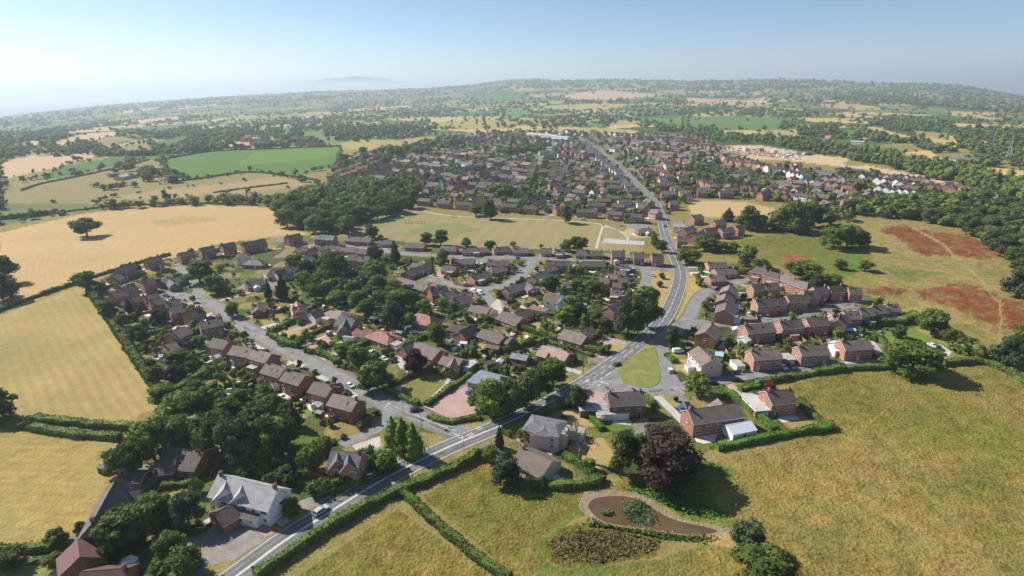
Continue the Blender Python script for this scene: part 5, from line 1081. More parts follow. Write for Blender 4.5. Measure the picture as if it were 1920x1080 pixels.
for t in SOLO:
    p, wm, hm, key, lb, zone, w = t
    if lb is None and zone == 'garden':
        rel, ref, cnt = relation(p, used, KW[key]); rank = '' if cnt == 0 else ordw(cnt+1)+' '
        lb = '%s%s tree %s %s' % (rank, KW[key], rel, ref)
    elif lb is None: lb = zlab[id(t)].replace(' (front)', '')
    nm = dict(c='conifer_tree', y='cypress_tree', b='bare_tree', p='copper_tree').get(key, 'broadleaf_tree')
    setp(put_tree(p, wm, hm, key, nm), lb, 'tree', group=('trees of '+zone if zone and zone != 'garden' else 'garden trees' if zone else None))
SHRUBS.sort(key=lambda s: -s[4]); SH_REST = SHRUBS[285:]
used = {}
SW = dict(sm='green', so='dark green', sl='yellow green', sp='purple', sb='bright green', sh='grey green')
for s in SHRUBS[:285]:
    p, wm, hm, key = s[:4]; v = R.choice(TV[key])
    o = obj('shrub', v[1], None, p, R.random()*6.28, (wm/10, wm/10, hm/8))
    if len(s) > 5: lb = s[5]
    else:
        rel, ref, cnt = relation(p, used, SW[key]); lb = '%s%s shrub %s %s' % ('' if cnt == 0 else ordw(cnt+1)+' ', SW[key], rel, ref)
    setp(o, lb, 'shrub', group='garden shrubs')
# ---------------------------------------------------------------- hedges
def hedge(px, w, h, label, mat='hedge', dens=6.5, rag=.42, name='hedge', cat='hedge'):
    L = world_line(px, 2); g = np.random.default_rng(abs(hash(label)) % 9999 if False else len(label)*31+int(px[0][0]))
    pts = []
    for a, b in zip(L, L[1:]):
        n = max(1, int((b-a).length/1.2)); pts += [a.lerp(b, k/n) for k in range(n)]
    pts.append(L[-1]); Q = np.array([p[:] for p in pts]); T = np.gradient(Q, axis=0) if len(Q) > 1 else np.array([[1,0,0]]); T /= np.linalg.norm(T[:, :2], axis=1)[:,None]+1e-9
    Nn = np.stack([T[:,1], -T[:,0], 0*T[:,0]], 1); hw = w/2*(1+rag*g.normal(size=len(Q))*.6); hh = h*(1+rag*g.normal(size=len(Q))*.6)
    hh = np.clip(np.convolve(np.pad(hh, 1, 'edge'), [.25,.5,.25], 'valid'), h*.5, h*1.6); hw = np.clip(np.convolve(np.pad(hw, 1, 'edge'), [.25,.5,.25], 'valid'), w*.3, w*.8)
    prof = [(-1,0),(-1.0,.7),(-.75,.97),(.75,.97),(1.0,.7),(1,0)]
    ring = np.stack([Q+Nn*(hw*a*.93)[:,None]+np.array([0,0,1.])*(hh*b*.95)[:,None] for a, b in prof], 1)
    n, k = ring.shape[:2]; idx = np.arange(n*k).reshape(n, k)
    F = [tuple(int(i) for i in (idx[i,j], idx[i+1,j], idx[i+1,j+1], idx[i,j+1])) for i in range(n-1) for j in range(k-1)]+[tuple(int(i) for i in idx[0]), tuple(int(i) for i in idx[-1][::-1])]
    V = ring.reshape(-1,3).tolist()
    length = float(np.linalg.norm(np.diff(Q, axis=0), axis=1).sum()); s = scale_at(L[len(L)//2]); size = min(max(.36, 2.0/s), 1.3); m = int(length*(w+2*h)*dens*(.3/size)**1.4)
    i = g.integers(0, n-1, m); u = g.random(m)[:,None]; seg = g.random(m)*(k-1); j = seg.astype(int); f = (seg-j)[:,None]
    A = ring[i, j]*(1-u)+ring[i+1, j]*u; B = ring[i, j+1]*(1-u)+ring[i+1, j+1]*u; pos = A*(1-f)+B*f
    c = Q[i]*(1-u)+Q[i+1]*u; c[:,2] += h*.5; nn = pos-c; nn /= np.linalg.norm(nn, axis=1)[:,None]+1e-9; pos = pos+nn*(.05+.45*g.random((m,1))**1.5); nn = nn+.8*g.normal(size=nn.shape)+np.array([0,0,.2]); nn /= np.linalg.norm(nn, axis=1)[:,None]
    q = quads_at(g, pos, nn, size*(.7+.7*g.random(m))); b0 = len(V)
    o0 = Vector(Q.mean(0)); VV = np.concatenate([np.array(V), q])-np.array(o0)
    F += [tuple(range(b0+4*t, b0+4*t+4)) for t in range(m)]
    me = bpy.data.meshes.new(name); me.from_pydata(VV.tolist(), [], F); me.materials.append(M[mat]); me.update()
    o = obj(name, me, None, o0); setp(o, label, cat, group='hedges'); return o
for a in [
 ([(480,1085),(540,1045),(600,1002),(680,955),(750,922),(850,882),(905,852),(925,846)],2.6,2.2,'long green hedge along the meadow side of the main road'),
 ([(757,926),(800,967),(850,1012),(900,1052),(955,1090)],2.2,1.9,'straight green hedge running down between the two front meadows'),
 ([(-60,610),(0,583),(60,560),(145,531)],2.0,1.8,'thin dark hedge between the wheat field and the hay field'),
 ([(65,788),(130,794),(190,801),(262,804)],3.0,2.0,'upper hedge of the narrow lane below the hay field'),
 ([(58,803),(90,811),(130,817),(180,821),(228,824)],2.6,2.0,'lower hedge of the narrow lane below the hay field'),
 ([(-40,792),(0,796),(46,803)],2.6,2.0,'short hedge at the left edge left of the lane gateway'),
 ([(168,548),(200,592),(235,642),(265,692),(305,745)],3.6,2.8,'ragged hedge between the hay field and the estate gardens'),
 ([(150,528),(200,513),(265,492),(320,478)],1.6,1.6,'dark clipped hedge along the wheat field at the northwestern houses'),
 ([(1416,722),(1460,713),(1500,706),(1560,696),(1640,690),(1690,691)],2.6,2.0,'long lane hedge on the north edge of the big meadow'),
 ([(1765,685),(1810,681),(1840,680),(1880,694),(1930,722),(1980,750)],2.8,2.2,'hedge curving down at the right edge of the big meadow'),
 ([(1343,843),(1400,832),(1460,819),(1510,811),(1560,806)],2.4,2.0,'tall clipped hedge between the long terrace house and meadow','hedgeb'),
 ([(1500,756),(1512,772),(1535,790),(1560,804)],2.2,2.0,'hedge from the meadow corner house to the meadow hedge tip'),
 ([(1350,729),(1372,745),(1400,765),(1430,788),(1452,810)],2.6,2.2,'long clipped hedge between the two meadow side houses','hedgeb'),
 ([(1386,733),(1405,727),(1425,724)],2.2,1.4,'short bright hedge at the concrete drive entrance','hedgeb'),
 ([(905,596),(960,613),(1025,631),(1075,649),(1128,664)],2.6,2.4,'very long hedge running between the central bungalow plots'),
 ([(918,668),(950,656),(985,648),(1027,640)],2.0,1.9,'curved hedge around the pinkish bungalow'),
 ([(1030,645),(1070,655),(1112,668)],1.8,1.2,'low hedge below the very long hedge by main road'),
 ([(505,625),(530,612),(555,603)],3.0,2.0,'bright clipped hedge above the roadside, upper side','hedgeb'),
 ([(505,627),(525,640),(545,648),(562,652)],3.4,2.2,'bright clipped hedge along the estate road','hedgeb'),
 ([(555,641),(585,627),(622,613)],2.4,1.8,'hedge above the pink paved drive'),
 ([(574,660),(582,663),(592,660)],2.0,1.4,'stub hedge at the foot of the pink paved drive'),
 ([(593,661),(617,671),(652,691)],3.2,2.0,'bright thick hedge along the estate road by the lime tree','hedgeb'),
 ([(600,657),(618,650),(625,645)],1.8,1.4,'short hedge left of the lime tree'),
 ([(637,669),(660,655),(692,642)],2.4,2.0,'dark hedge right of the lime tree'),
 ([(725,733),(750,745),(785,760)],2.4,1.6,'low bright hedge along the front of the square lawn','hedgeb'),
 ([(731,727),(755,714),(785,699)],2.2,1.8,'dark hedge on the upper side of the square lawn'),
 ([(798,762),(840,731),(882,704)],2.0,1.6,'straight hedge between the pale drive and the forecourt'),
 ([(1251,667),(1258,674),(1266,681)],2.4,1.4,'short clipped hedge on the slip road verge','hedgeb'),
 ([(1284,626),(1295,628),(1305,632)],2.0,1.3,'small bright hedge above the van drive','hedgeb'),
 ([(1640,630),(1652,640),(1667,655)],2.6,2.0,'hedge along the pale straight path','hedgeb'),
 ([(1625,606),(1660,608),(1690,604),(1718,600)],6.0,4.0,'tall dense hedge behind the end of the south row'),
 ([(1222,440),(1228,455),(1234,468)],2.6,2.4,'green hedge at the east end of the games court'),
 ([(1170,418),(1195,419),(1220,420)],2.4,1.8,'clipped hedge above the small car park','hedgeb'),
 ([(1010,908),(1040,915),(1085,914),(1120,906),(1128,896)],3.0,1.9,'ragged hedge round the pond field bungalow garden'),
 ([(1058,856),(1075,865),(1095,880),(1112,893)],2.4,1.7,'green hedge between the bungalow and bare tree garden','hedgeb'),
 ([(948,818),(975,800),(1007,781),(1040,768),(1074,753)],2.6,2.0,'dark hedge along the main road above the pink rendered house'),
 ([(590,930),(640,918),(690,902)],2.4,2.0,'hedge bank on the roadside in front of the twin gabled house'),
 ([(805,782),(830,792),(850,793),(880,787),(900,785)],2.0,1.2,'low shrubby hedge along the forecourt corner'),
 ([(1108,782),(1118,797),(1130,808)],2.0,1.6,'bright hedge left of the long dark house lawn','hedgeb'),
 ([(1205,742),(1215,752),(1225,765)],2.2,1.7,'dark hedge between the two long houses'),
 ([(400,490-5),(430,482),(470,478)],2.4,1.8,'long dark hedge below the wheat field edge drives'),
 ([(280,627),(300,622),(322,615)],1.8,1.8,'bright garden hedge behind the hedge corner houses','hedgeb'),
 ([(330,737),(350,722),(375,705),(425,685)],2.4,2.2,'dark tall hedge between the lower back gardens'),
 ([(540,482),(560,490),(590,495)],2.0,1.5,'hedge beside the large hipped house'),
 ([(1375,515),(1395,508),(1412,508)],2.0,1.5,'hedge behind the verge bungalow group'),
 ([(0,1033),(40,1034),(100,1028)],2.4,1.6,'dark hedge at the bottom left hay field edge'),
 ([(300,917),(330,912),(360,908)],2.2,1.8,'hedge above the dry farmhouse lawn'),
 ([(1060,600),(1100,610),(1140,625)],2.6,2.0,'bright hedge behind the red paved drive','hedgeb'),
 ([(0,412),(60,407),(110,399)],3.5,4.0,'tall shrubby hedge at the upper left of the wheat field'),
 ([(110,399),(200,388),(330,381),(480,385)],1.6,1.4,'dark hedge line along the far edge of the wheat field'),
 ([(40,358),(75,345),(130,335),(190,322),(280,300)],1.8,1.5,'dark hedge between the tan field and pasture'),
 ([(315,343),(400,332),(470,321),(560,333),(600,340)],2.0,1.8,'dark hedge on the near edge of the big green field'),
 ([(290,302),(340,293),(400,283),(500,280),(640,274)],2.4,2.0,'hedge on the far edge of the big green field'),
 ([(400,362),(470,352),(540,344)],1.5,1.3,'broken hedge across the tan pasture'),
]: hedge(*a)
# ---------------------------------------------------------------- the town beyond the playing field
TROWS = [  # (x1,y1,x2,y2,n, along?, roof, wall, name)
 (655,322,700,302,6,0,'rred','brickp','the red estate edge'),(640,338,690,318,5,0,'rred','brickp','the red estate front'),
 (700,340,780,350,7,1,'rdark','brick','the wood side street'),(690,328,790,338,8,0,'rbrown','brick','the second wood side street'),(735,352,775,366,4,0,'rbrown','brickp','the wood corner'),
 (700,315,800,326,8,0,'rbrown','brickp','the third west street'),(735,306,830,320,8,1,'rbrown','brickp','the pale terrace street'),(770,296,850,306,7,1,'rdark','brick','the upper west street'),(800,330,860,340,5,1,'rdark','brick','the west middle street'),(790,345,860,352,6,0,'rbrown','brick','the west lower street'),(870,345,900,338,3,0,'rbrown','brick','the pale street corner'),
 (800,283,910,294,9,1,'rdark','brick','the long dark terraces'),(810,290,920,301,8,1,'rdark','brick','the second dark terraces'),(840,306,890,316,4,1,'rbrown','white','the white terrace'),(860,326,900,318,4,1,'rbrown','brick','the pale street west side'),(900,334,940,314,5,1,'rdark','brick','the pale street east side'),(880,352,990,360,8,1,'rdark','brickd','the central dark street'),(925,338,985,344,5,1,'rdark','white','the central white row'),(945,325,1000,330,5,1,'rdark','brick','the central upper row'),(955,312,1005,318,5,1,'rdark','brick','the central top row'),
 (990,344,1004,305,7,0,'rbrown','brick','the curving street west side'),(1032,345,1044,308,7,0,'rbrown','brick','the curving street east side'),(1045,348,1062,318,6,0,'rbrown','brickp','the garden street'),(1070,310,1110,318,4,1,'rdark','brick','the terrace behind the shops'),(1080,325,1125,330,4,1,'rdark','brick','the brown terrace by main road'),(1110,345,1135,352,3,1,'rdark','brick','the terrace facing main road'),(1120,300,1165,338,9,0,'rslate','white','the pale main road west side'),(1165,345,1190,372,5,0,'rslate','brick','the lower main road row'),
 (1085,262,1130,302,10,0,'rslate','white','the high street west side'),(1105,262,1150,300,10,0,'rslate','white','the high street east side'),(1165,305,1210,345,9,0,'rslate','cream','the main road white villas'),(1220,352,1265,395,9,0,'rslate','brickp','the main road lower villas'),(1240,345,1290,378,7,0,'rslate','brickp','the villas behind main road'),(1230,322,1258,340,5,0,'rred','brickp','the red villas by the park'),
 (1240,312,1290,320,4,0,'rred','brickp','the red house group'),(1215,290,1300,300,7,1,'rbrown','brickp','the east middle terrace'),(1200,270,1290,276,10,1,'rbrown','brickp','the east brick terrace'),(1195,262,1330,268,14,0,'rred','brickp','the new red estate rear'),(1225,256,1340,262,12,0,'rred','brickp','the new red estate back'),(1285,276,1352,283,8,0,'rred','brickp','the new red estate front'),
 (1355,302,1420,310,8,0,'rred','brickp','the new terraces top'),(1370,310,1470,326,12,0,'rpink','brickp','the new terraces middle'),(1440,322,1510,340,9,0,'rslate','white','the white new row'),(1470,312,1500,318,3,0,'rred','brickp','the site edge row'),
 (1300,343,1340,358,6,0,'rslate','brickp','the lower slate street'),(1345,352,1420,360,8,0,'rslate','brickp','the brick villas'),(1400,346,1500,352,8,1,'rslate','brickp','the brick villa upper row'),(1430,362,1490,372,5,0,'rdark','brick','the dark villas'),(1500,345,1560,356,6,0,'rslate','brickp','the east villas'),(1540,340,1600,345,4,0,'rpink','cream','the pale row by trees'),(1580,360,1600,372,2,0,'rred','brickp','the tall red villas'),
 (1630,335,1740,345,9,0,'rpink','brickp','the white eastern terrace'),(1640,345,1720,355,7,0,'rslate','white','the pale eastern row'),(1640,362,1720,372,6,0,'rslate','white','the eastern white bungalows'),(1680,352,1790,362,8,0,'rpink','brickp','the far eastern row'),(1710,376,1750,385,3,0,'rpink','brickp','the wood side villas'),(1770,352,1830,366,4,0,'rpink','brickp','the last eastern row'),(1690,388,1725,397,3,0,'rslate','white','the row in the trees'),(1880,385,1925,395,3,0,'rslate','white','the far right houses'),
 (860,262,960,270,9,0,'rslate','brick','the far centre street'),(900,254,1010,262,10,0,'rslate','brick','the second far centre street'),(960,275,1080,285,11,0,'rslate','brick','the town centre row'),(990,266,1090,272,9,0,'rslate','cream','the town centre pale row'),(780,272,860,276,8,0,'rslate','brick','the northwest street'),(740,246,850,256,8,0,'rpink','brickp','the far northern street'),(1010,248,1100,256,7,0,'rslate','cream','the mill street'),(1130,252,1200,258,7,0,'rslate','brickp','the far eastern street'),(1070,290,1100,300,4,0,'rdark','brick','the dark centre group'),
 (660,300,760,290,7,0,'rslate','brick','the tree belt houses'),(700,262,780,258,6,0,'rpink','cream','the pale north houses'),(440,264,520,270,14,0,'rpink','brickp','the hamlet beyond the green field'),(460,256,590,262,18,0,'rslate','cream','the second hamlet row'),(470,272,610,274,20,0,'rpink','brickp','the hamlet front row'),(335,275,400,268,4,1,'rpale','cream','the farm below the far wood'),(395,264,425,258,3,1,'rpink','cream','the cottages on the far lane'),(645,212,760,205,12,0,'rpale','cream','the far market town'),(700,208,780,203,8,0,'rpale','white','the far white sheds'),(600,245,650,250,5,0,'rslate','cream','the lane hamlet'),
]
fm = {}
def far_house_mesh(roof, wall, kind):
    k = (roof, wall, kind)
    if k in fm: return fm[k]
    w, r = MB(), MB(); m = MB(); L, W, he, hr = (8.0, 7.4, 4.9, 7.5) if kind == 0 else (13.0, 7.2, 4.9, 7.3)
    gable(w, r, (-L/2,0,0), (L/2,0,0), W, he, hr)
    if kind == 1 or len(fm) % 2: gable(w, r, (L*.2,W*.45,0), (L*.2,W*.45+2.2,0), 4.0, 2.6, 4.0)
    m.v, m.f, m.m = w.v+r.v, w.f+[[i+len(w.v) for i in f] for f in r.f], [0]*len(w.f)+[1+x for x in r.m]
    m.m = [x if x < 2 else 2 for x in m.m]
    m.box(L/2-1.0, L/2-.3, -.4, .4, hr-.5, hr+1.2, 3)
    for side in (-1, 1):
        for z in (1.0, 3.35):
            for i in range(2 if kind == 0 else 4):
                n = 2 if kind == 0 else 4; x = -L/2+L*(i+.5)/n; y = side*(W/2+.03)
                q = [(x-.7,y,z),(x+.7,y,z),(x+.7,y,z+1.1),(x-.7,y,z+1.1)]; m.face(q if side < 0 else q[::-1], 4)
    fm[k] = m; return m
CAND = []
def near_main(p, d):
    L, w = ROADS['main']
    for a, b in zip(L, L[1:]):
        t = max(0, min(1, (p-a).dot(b-a)/max(1e-6, (b-a).length_squared)))
        if (a.lerp(b, t)-p).length < w/2+d: return True
    return False
for x1, y1, x2, y2, n, along, roof, wall, nm in TROWS:
    for i in range(n):
        t = (i+.5)/n; x = x1+(x2-x1)*t+R.uniform(-1,1); y = y1+(y2-y1)*t+R.uniform(-.6,.6); p = P(x, y)
        a, b = P(x1, y1), P(x2, y2); ang = math.atan2(b.y-a.y, b.x-a.x)+(0 if along else math.pi/2)+R.uniform(-.1,.1)
        rf = roof if R.random() < .72 else R.choice(('rbrown','rdark','rslate','rpink')); wl = wall if R.random() < .75 else R.choice(('brick','brickp','white','cream'))
        if near_main(p, 8.5): continue
        CAND.append((p, ang, along, rf, wl, nm, i, n, scale_at(p)))
_h = [(h[0], 8.0) for h in HOUSES]+[(c[0], 8.0) for c in CAND]; _n = 0
for _ in range(9000):
    x = R.uniform(620, 1930); y = 248+R.random()**1.3*150
    if not pip(np.array([x]), np.array([y]), TOWN)[0] or pip(np.array([x]), np.array([y]), [(1300,266),(1520,280),(1750,322),(1850,345),(1850,362),(1680,333),(1560,316),(1440,302),(1310,290)])[0]: continue
    p = P(x, y)
    if near_main(p, 9) or any((p-c).length < 13 for c, r in _h if abs(c.x-p.x) < 13): continue
    c0 = min(CAND, key=lambda c: (c[0]-p).length_squared); _h.append((p, 8)); _n += 1
    if _n > 420: break
    CAND.append((p, c0[1]+R.choice((0,0,math.pi/2))+R.uniform(-.12,.12), R.random() < .5, R.choice((c0[3],'rbrown','rdark','rslate')), R.choice((c0[4],'brick','brickp','white')), None, 0, 1, 0.0))
CAND.sort(key=lambda c: -c[8])
NSOLO = max(0, 298-len([h for h in HOUSES]))
fmesh = {}
rest_v = {}
for q, c in enumerate(CAND):
    p, ang, kind, rf, wl, nm, i, n, s = c
    HOUSES.append((p, 3.4, nm, 0))
    if q < NSOLO:
        if (rf, wl, kind) not in fmesh: fmesh[(rf,wl,kind)] = far_house_mesh(rf, wl, kind).mesh('town_house', [M[wl], M[rf], M['trimb'], M['chim'], M['glass']])
        o = obj('town_house', fmesh[(rf,wl,kind)], None, p, ang, (R.uniform(.9,1.15), R.uniform(.9,1.1), R.uniform(.9,1.1)))
        setp(o, '%s %s town house, %s from the left in %s' % (ROOFWORD[rf], WCOL[wl], ordw(i+1), nm), 'house', group='town houses of '+nm)
    else: rest_v.setdefault('x', []).append(c)
if rest_v:
    mats = [M[k] for k in ('brick','brickp','white','cream','brickd','rbrown','rdark','rslate','rpink','rred','rpale')]+[M['trimb'], M['chim'], M['glass']]
    ix = {k: i for i, k in enumerate(('brick','brickp','white','cream','brickd','rbrown','rdark','rslate','rpink','rred','rpale'))}
    m = MB()
    for p, ang, kind, rf, wl, nm, i, n, s in rest_v['x']:
        h = far_house_mesh(rf, wl, kind); ca, sa = math.cos(ang), math.sin(ang); k = R.uniform(.9,1.15)
        mm = {0: ix[wl], 1: ix[rf], 2: 11, 3: 12, 4: 13}; b0 = len(m.v)
        m.v += [(p.x+k*(x*ca-y*sa), p.y+k*(x*sa+y*ca), p.z+z*k) for x, y, z in h.v]; m.f += [[b0+j for j in f] for f in h.f]; m.m += [mm[j] for j in h.m]
    setp(m.build('distant_houses', mats), 'mass of distant town and hamlet houses seen as tiny roofs', 'houses', kind='stuff')
# long pale sheds and works in the distance
def shed(px, W, h, wall, roof, label, name='warehouse', cat='warehouse'):
    a, b = P(px[0], px[1]), P(px[2], px[3]); c = (a+b)/2; L = (b-a).length; ang = math.atan2(b.y-a.y, b.x-a.x); root = empty(name, c, ang); setp(root, label, cat)
    w, r = MB(), MB(); gable(w, r, (-L/2,0,0), (L/2,0,0), W, h, h+W*.13, over=.3); w.build('wall', M[wall], root); r.build('roof', [M[roof], M['trimw']], root)
for a in [((990,255,1045,260),14,6,'cream','rpale','long cream works building at the far end of the village'),((1040,260,1068,262),12,5,'white','rpale','low white works wing at the village end'),((1770,302,1800,307),14,5,'concrete','rslate','grey farm shed beyond the railway trees, left of two'),((1795,303,1830,306),12,5,'brickd','rslate','dark farm shed beyond the railway trees, right of two'),((1010,342-2,1040,344),9,3,'white','rslate','low pale garage range in the town'),((1445,352,1490,358),16,4,'white','rslate','long white roofed hall among the eastern villas'),((222,338,250,332),12,4,'cream','rpale','pale green roofed barn of the farmstead'),((203,332,222,330),8,4,'brick','rslate','small farmstead house among dark trees'),((1700,304,1712,306),10,4,'concrete','rpale','small pale shed among the far golden fields'),((1594,270,1620,271),9,5,'white','rpale','white farmhouse beyond the railway trees'),((1550,260,1560,261),9,6,'brickp','rred','red farmhouse beyond the railway trees'),((1490,258,1510,258),9,4,'brickp','rred','low red barn beyond the railway trees')]: shed(*a)
# construction site clutter
for i, (x, y, w, d, h, mt, lb) in enumerate([(1400,283,9,8,5,'cream','unroofed pale block house on the building site, leftmost'),(1425,284,9,8,5,'brickp','half built brick house on the building site, second from left'),(1450,287,9,8,5,'cream','half built pale house on the building site, third from left'),(1475,289,9,8,4,'white','half built white house on the building site, fourth from left'),(1497,291,8,8,5,'concrete','half built grey house on the building site, rightmost')]):
    p = P(x, y); m = MB(); m.box(-w/2,w/2,-d/2,-d/2+.3,0,h); m.box(-w/2,w/2,d/2-.3,d/2,0,h); m.box(-w/2,-w/2+.3,-d/2+.3,d/2-.3,0,h+1.5); m.box(w/2-.3,w/2,-d/2+.3,d/2-.3,0,h+1.5); m.box(-w/2+.3,w/2-.3,-.15,.15,0,h-.5)
    setp(m.build('unfinished_house', M[mt], None, p, .3*i), lb, 'unfinished house', group='houses on the building site')
p = P(1516,291); m = MB(); m.box(-5,5,-3,3,0,3); m.box(-5.1,5.1,-3.1,3.1,3,3.2); m.box(-1,1,-3.1,-3,0,2.2); setp(m.build('site_cabin', M['doord'], None, p, .2), 'dark site cabin at the right end of the building site', 'cabin')
m = MB()
for _ in range(160):
    x = R.uniform(1350,1500); y = 276+(x-1350)*.1+R.uniform(-3,9); p = P(x, y); s = R.uniform(.4,1.6); m.box(p.x-s*2, p.x+s*2, p.y-s, p.y+s, p.z, p.z+s, R.randrange(3))
setp(m.build('building_materials', [M['cream'], M['brickp'], M['white']]), 'scattered pallets and heaps of materials on the sandy building site', 'materials', kind='stuff')
# ---------------------------------------------------------------- all the remaining trees: woods, hedgerows and town gardens too many to count
def tree_mass(name, items, label, cat, mats):
    """ITEMS: (p, w, h, material slot, detail)"""
    g = np.random.default_rng(77); VV, FF, MM = [], [], []; b0 = 0
    tV, tF, tM = [], [], []; tb = 0
    for p, w, h, mi, det in items:
        base = np.array([p[0], p[1], p[2]]); nb = 5 if det > 40 else 3
        C = np.stack([g.normal(size=nb)*.22, g.normal(size=nb)*.22, .48+.18*g.normal(size=nb)], 1); C[0] = (0,0,.5); Rd = np.full((nb,3), .30)*(.8+.5*g.random((nb,1))); Rd[0] = .38
        V = leaf_quads(g, det, C, Rd, (.30 if det < 30 else .17)*1.0)
        V = V*np.array([w, w, h])+base; VV.append(V); FF.append(np.arange(len(V)).reshape(-1,4)+b0); MM.append(np.full(len(V)//4, mi)); b0 += len(V)
        for c, r in zip(C[:3], Rd[:3]):
            q = (IC1_V*r*.82+c)*np.array([w,w,h])+base; tV.append(q); tF.append(IC1_F+tb); tM.append(np.full(len(IC1_F), mi)); tb += len(q)
    V = np.concatenate(VV+tV); F4 = np.concatenate(FF); F3 = np.concatenate(tF)+len(np.concatenate(VV))
    me = bpy.data.meshes.new(name); me.vertices.add(len(V)); me.vertices.foreach_set('co', V.astype(np.float32).ravel())
    li = np.concatenate([F4.ravel(), F3.ravel()]).astype(np.int32); me.loops.add(len(li)); me.loops.foreach_set('vertex_index', li)
    ls = np.concatenate([np.arange(len(F4))*4, len(F4)*4+np.arange(len(F3))*3]).astype(np.int32); me.polygons.add(len(ls)); me.polygons.foreach_set('loop_start', ls)
    me.polygons.foreach_set('material_index', np.concatenate(MM+tM).astype(np.int32)); me.update(calc_edges=True)
    for k in mats: me.materials.append(M[k])
    setp(obj(name, me), label, cat, kind='stuff')
LM = ['leaf_o','leaf_m','leaf_h','leaf_c','leaf_l','leaf_p']
items = []
slot = dict(o=0, m=1, h=2, c=3, l=4, p=5, y=4, r=5, b=2)
for t in REST: items.append((t[0], t[1], t[2], slot[t[3]], 120))
for s in SH_REST: items.append((s[0], s[1], s[1]*.8, {'sm':1,'so':0,'sl':4,'sb':1,'sh':2,'sp':5}[s[3]], 24))
g = np.random.default_rng(21)
def fill(poly, n, w0, w1, keys=(0,0,1), ratio=(.7,1.05), avoid=True, det=26):
    p = np.array(poly, float); xs = g.uniform(p[:,0].min(), p[:,0].max(), n*6); ys = g.uniform(p[:,1].min(), p[:,1].max(), n*6); k = pip(xs, ys, poly); xs, ys = xs[k][:n], ys[k][:n]
    W = PN(xs, ys)
    for q, x, y in zip(W, xs, ys):
        w = g.uniform(w0, w1)
        if (poly is TOWN and near_main(Vector(q.tolist()), 2)) or avoid and any(abs(c.x-q[0]) < r+w*.3 and abs(c.y-q[1]) < r+w*.3 for c, r, _, _ in HOUSES): continue
        items.append((q, w, w*g.uniform(*ratio), keys[g.integers(len(keys))], det))
fill(TOWN, 3000, 2.5, 6.5, (0,0,1,1,2,5)); fill(TOWN, 700, 6, 11, (0,0,1)); fill([(610,345),(640,300),(800,262),(900,248),(980,246),(980,300),(850,330),(700,345)], 260, 5, 10, (0,0,1))
# belts and woods of the middle distance
fill([(1195,224),(1330,250),(1460,259),(1560,269),(1690,296),(1800,319),(1990,366),(1990,402),(1880,370),(1780,343),(1640,309),(1520,286),(1440,272),(1340,266),(1190,238)], 1100, 9, 15, (0,0,1,0), det=34)
fill([(1560,392),(1640,385),(1760,372),(1850,372),(1990,400),(1990,440),(1900,425),(1800,400),(1640,400)], 180, 9, 15, (0,0,1), det=44)
for poly, n in [([(287,258),(340,240),(365,236),(372,245),(330,256),(300,262)],60),([(365,245),(420,235),(440,250),(430,262),(390,262),(360,258)],60),([(420,248),(460,235),(480,250),(440,262)],40),([(0,270),(60,250),(140,235),(200,225),(215,232),(150,246),(60,262),(0,285)],170),([(0,285),(40,275),(45,295),(0,300)],30),([(120,282),(170,270),(200,280),(150,290),(100,295)],50),([(430,235),(500,225),(640,215),(640,240),(560,250),(470,262),(430,262)],220),([(640,240),(720,235),(800,238),(820,250),(760,262),(660,268),(600,262)],200),([(600,200),(740,190),(860,195),(880,215),(800,222),(640,226)],300),([(860,220),(900,190),(980,195),(960,222),(1000,240),(900,246)],60),([(980,232),(1060,212),(1130,205),(1190,208),(1190,228),(1100,238),(1040,242),(990,240)],180),([(1180,200),(1280,192),(1290,215),(1200,220)],120),([(1280,192),(1370,200),(1480,208),(1560,215),(1500,222),(1360,218),(1280,215)],240),([(1500,240),(1560,232),(1580,252),(1530,262),(1500,258)],70),([(1300,240),(1340,236),(1345,248),(1300,250)],20),([(1450,228),(1490,226),(1495,242),(1460,244)],25),([(1600,225),(1700,220),(1790,235),(1760,250),(1640,240)],130),([(1780,245),(1920,250),(1920,300),(1860,290),(1800,270)],140),([(1620,252),(1680,262),(1640,268)],20),([(1700,270),(1800,285),(1760,290)],30),([(1880,290),(1960,300),(1960,320),(1890,310)],40),([(590,235),(640,228),(660,240),(620,250)],40)]: fill(poly, n, 8, 15, (0,0,0,1,2), det=24)
fill([(1540,153),(1700,158),(1800,160),(1920,184),(1990,205),(1920,216),(1780,202),(1640,192),(1560,178)], 520, 16, 34, (0,0,1), det=14)
fill([(880,168),(1000,151),(1290,154),(1290,161),(1000,167)], 240, 16, 34, (0,0,1), det=14); fill([(1290,153),(1540,152),(1570,166),(1430,172),(1300,168)], 300, 16, 34, (0,0,1), det=14)
fill([(0,222),(200,200),(420,186),(640,176),(860,168),(860,176),(640,186),(420,198),(200,215),(0,240)], 420, 14, 30, (0,0,2), det=12)
# hedgerow trees round every mapped far field, and loose trees over the whole distance
for poly, c, r in FAR[:-4]:
    if r == .351: continue
    for (x0,y0_), (x1,y1_) in zip(poly, poly[1:]+poly[:1]):
        a, b = P(x0,y0_), P(x1,y1_); L = (b-a).length; n = min(60, int(L/13))
        for k in range(n):
            if g.random() < .35: continue
            t = g.random(); w = g.uniform(3, 6) if g.random() < .7 else g.uniform(7,12); q = a.lerp(b, t); items.append(((q.x+g.normal()*1.5, q.y+g.normal()*1.5, q.z), w, w*g.uniform(.6,1.0), int(g.choice([0,0,1])), 16))
n = 30000; xs = g.uniform(-250, 2170, n); u = g.random(n)**1.15; y1 = np.interp(xs, [-300,0,300,600,800,1000,1250,1300,1600,1800,1920,2200],[330,300,290,270,245,235,235,240,262,300,330,360]); ys = ridge_y(xs)+1.0+(y1-ridge_y(xs))*u
infield = np.zeros(n, bool)
for poly, c, r in FAR: infield |= pip(xs, ys, poly)
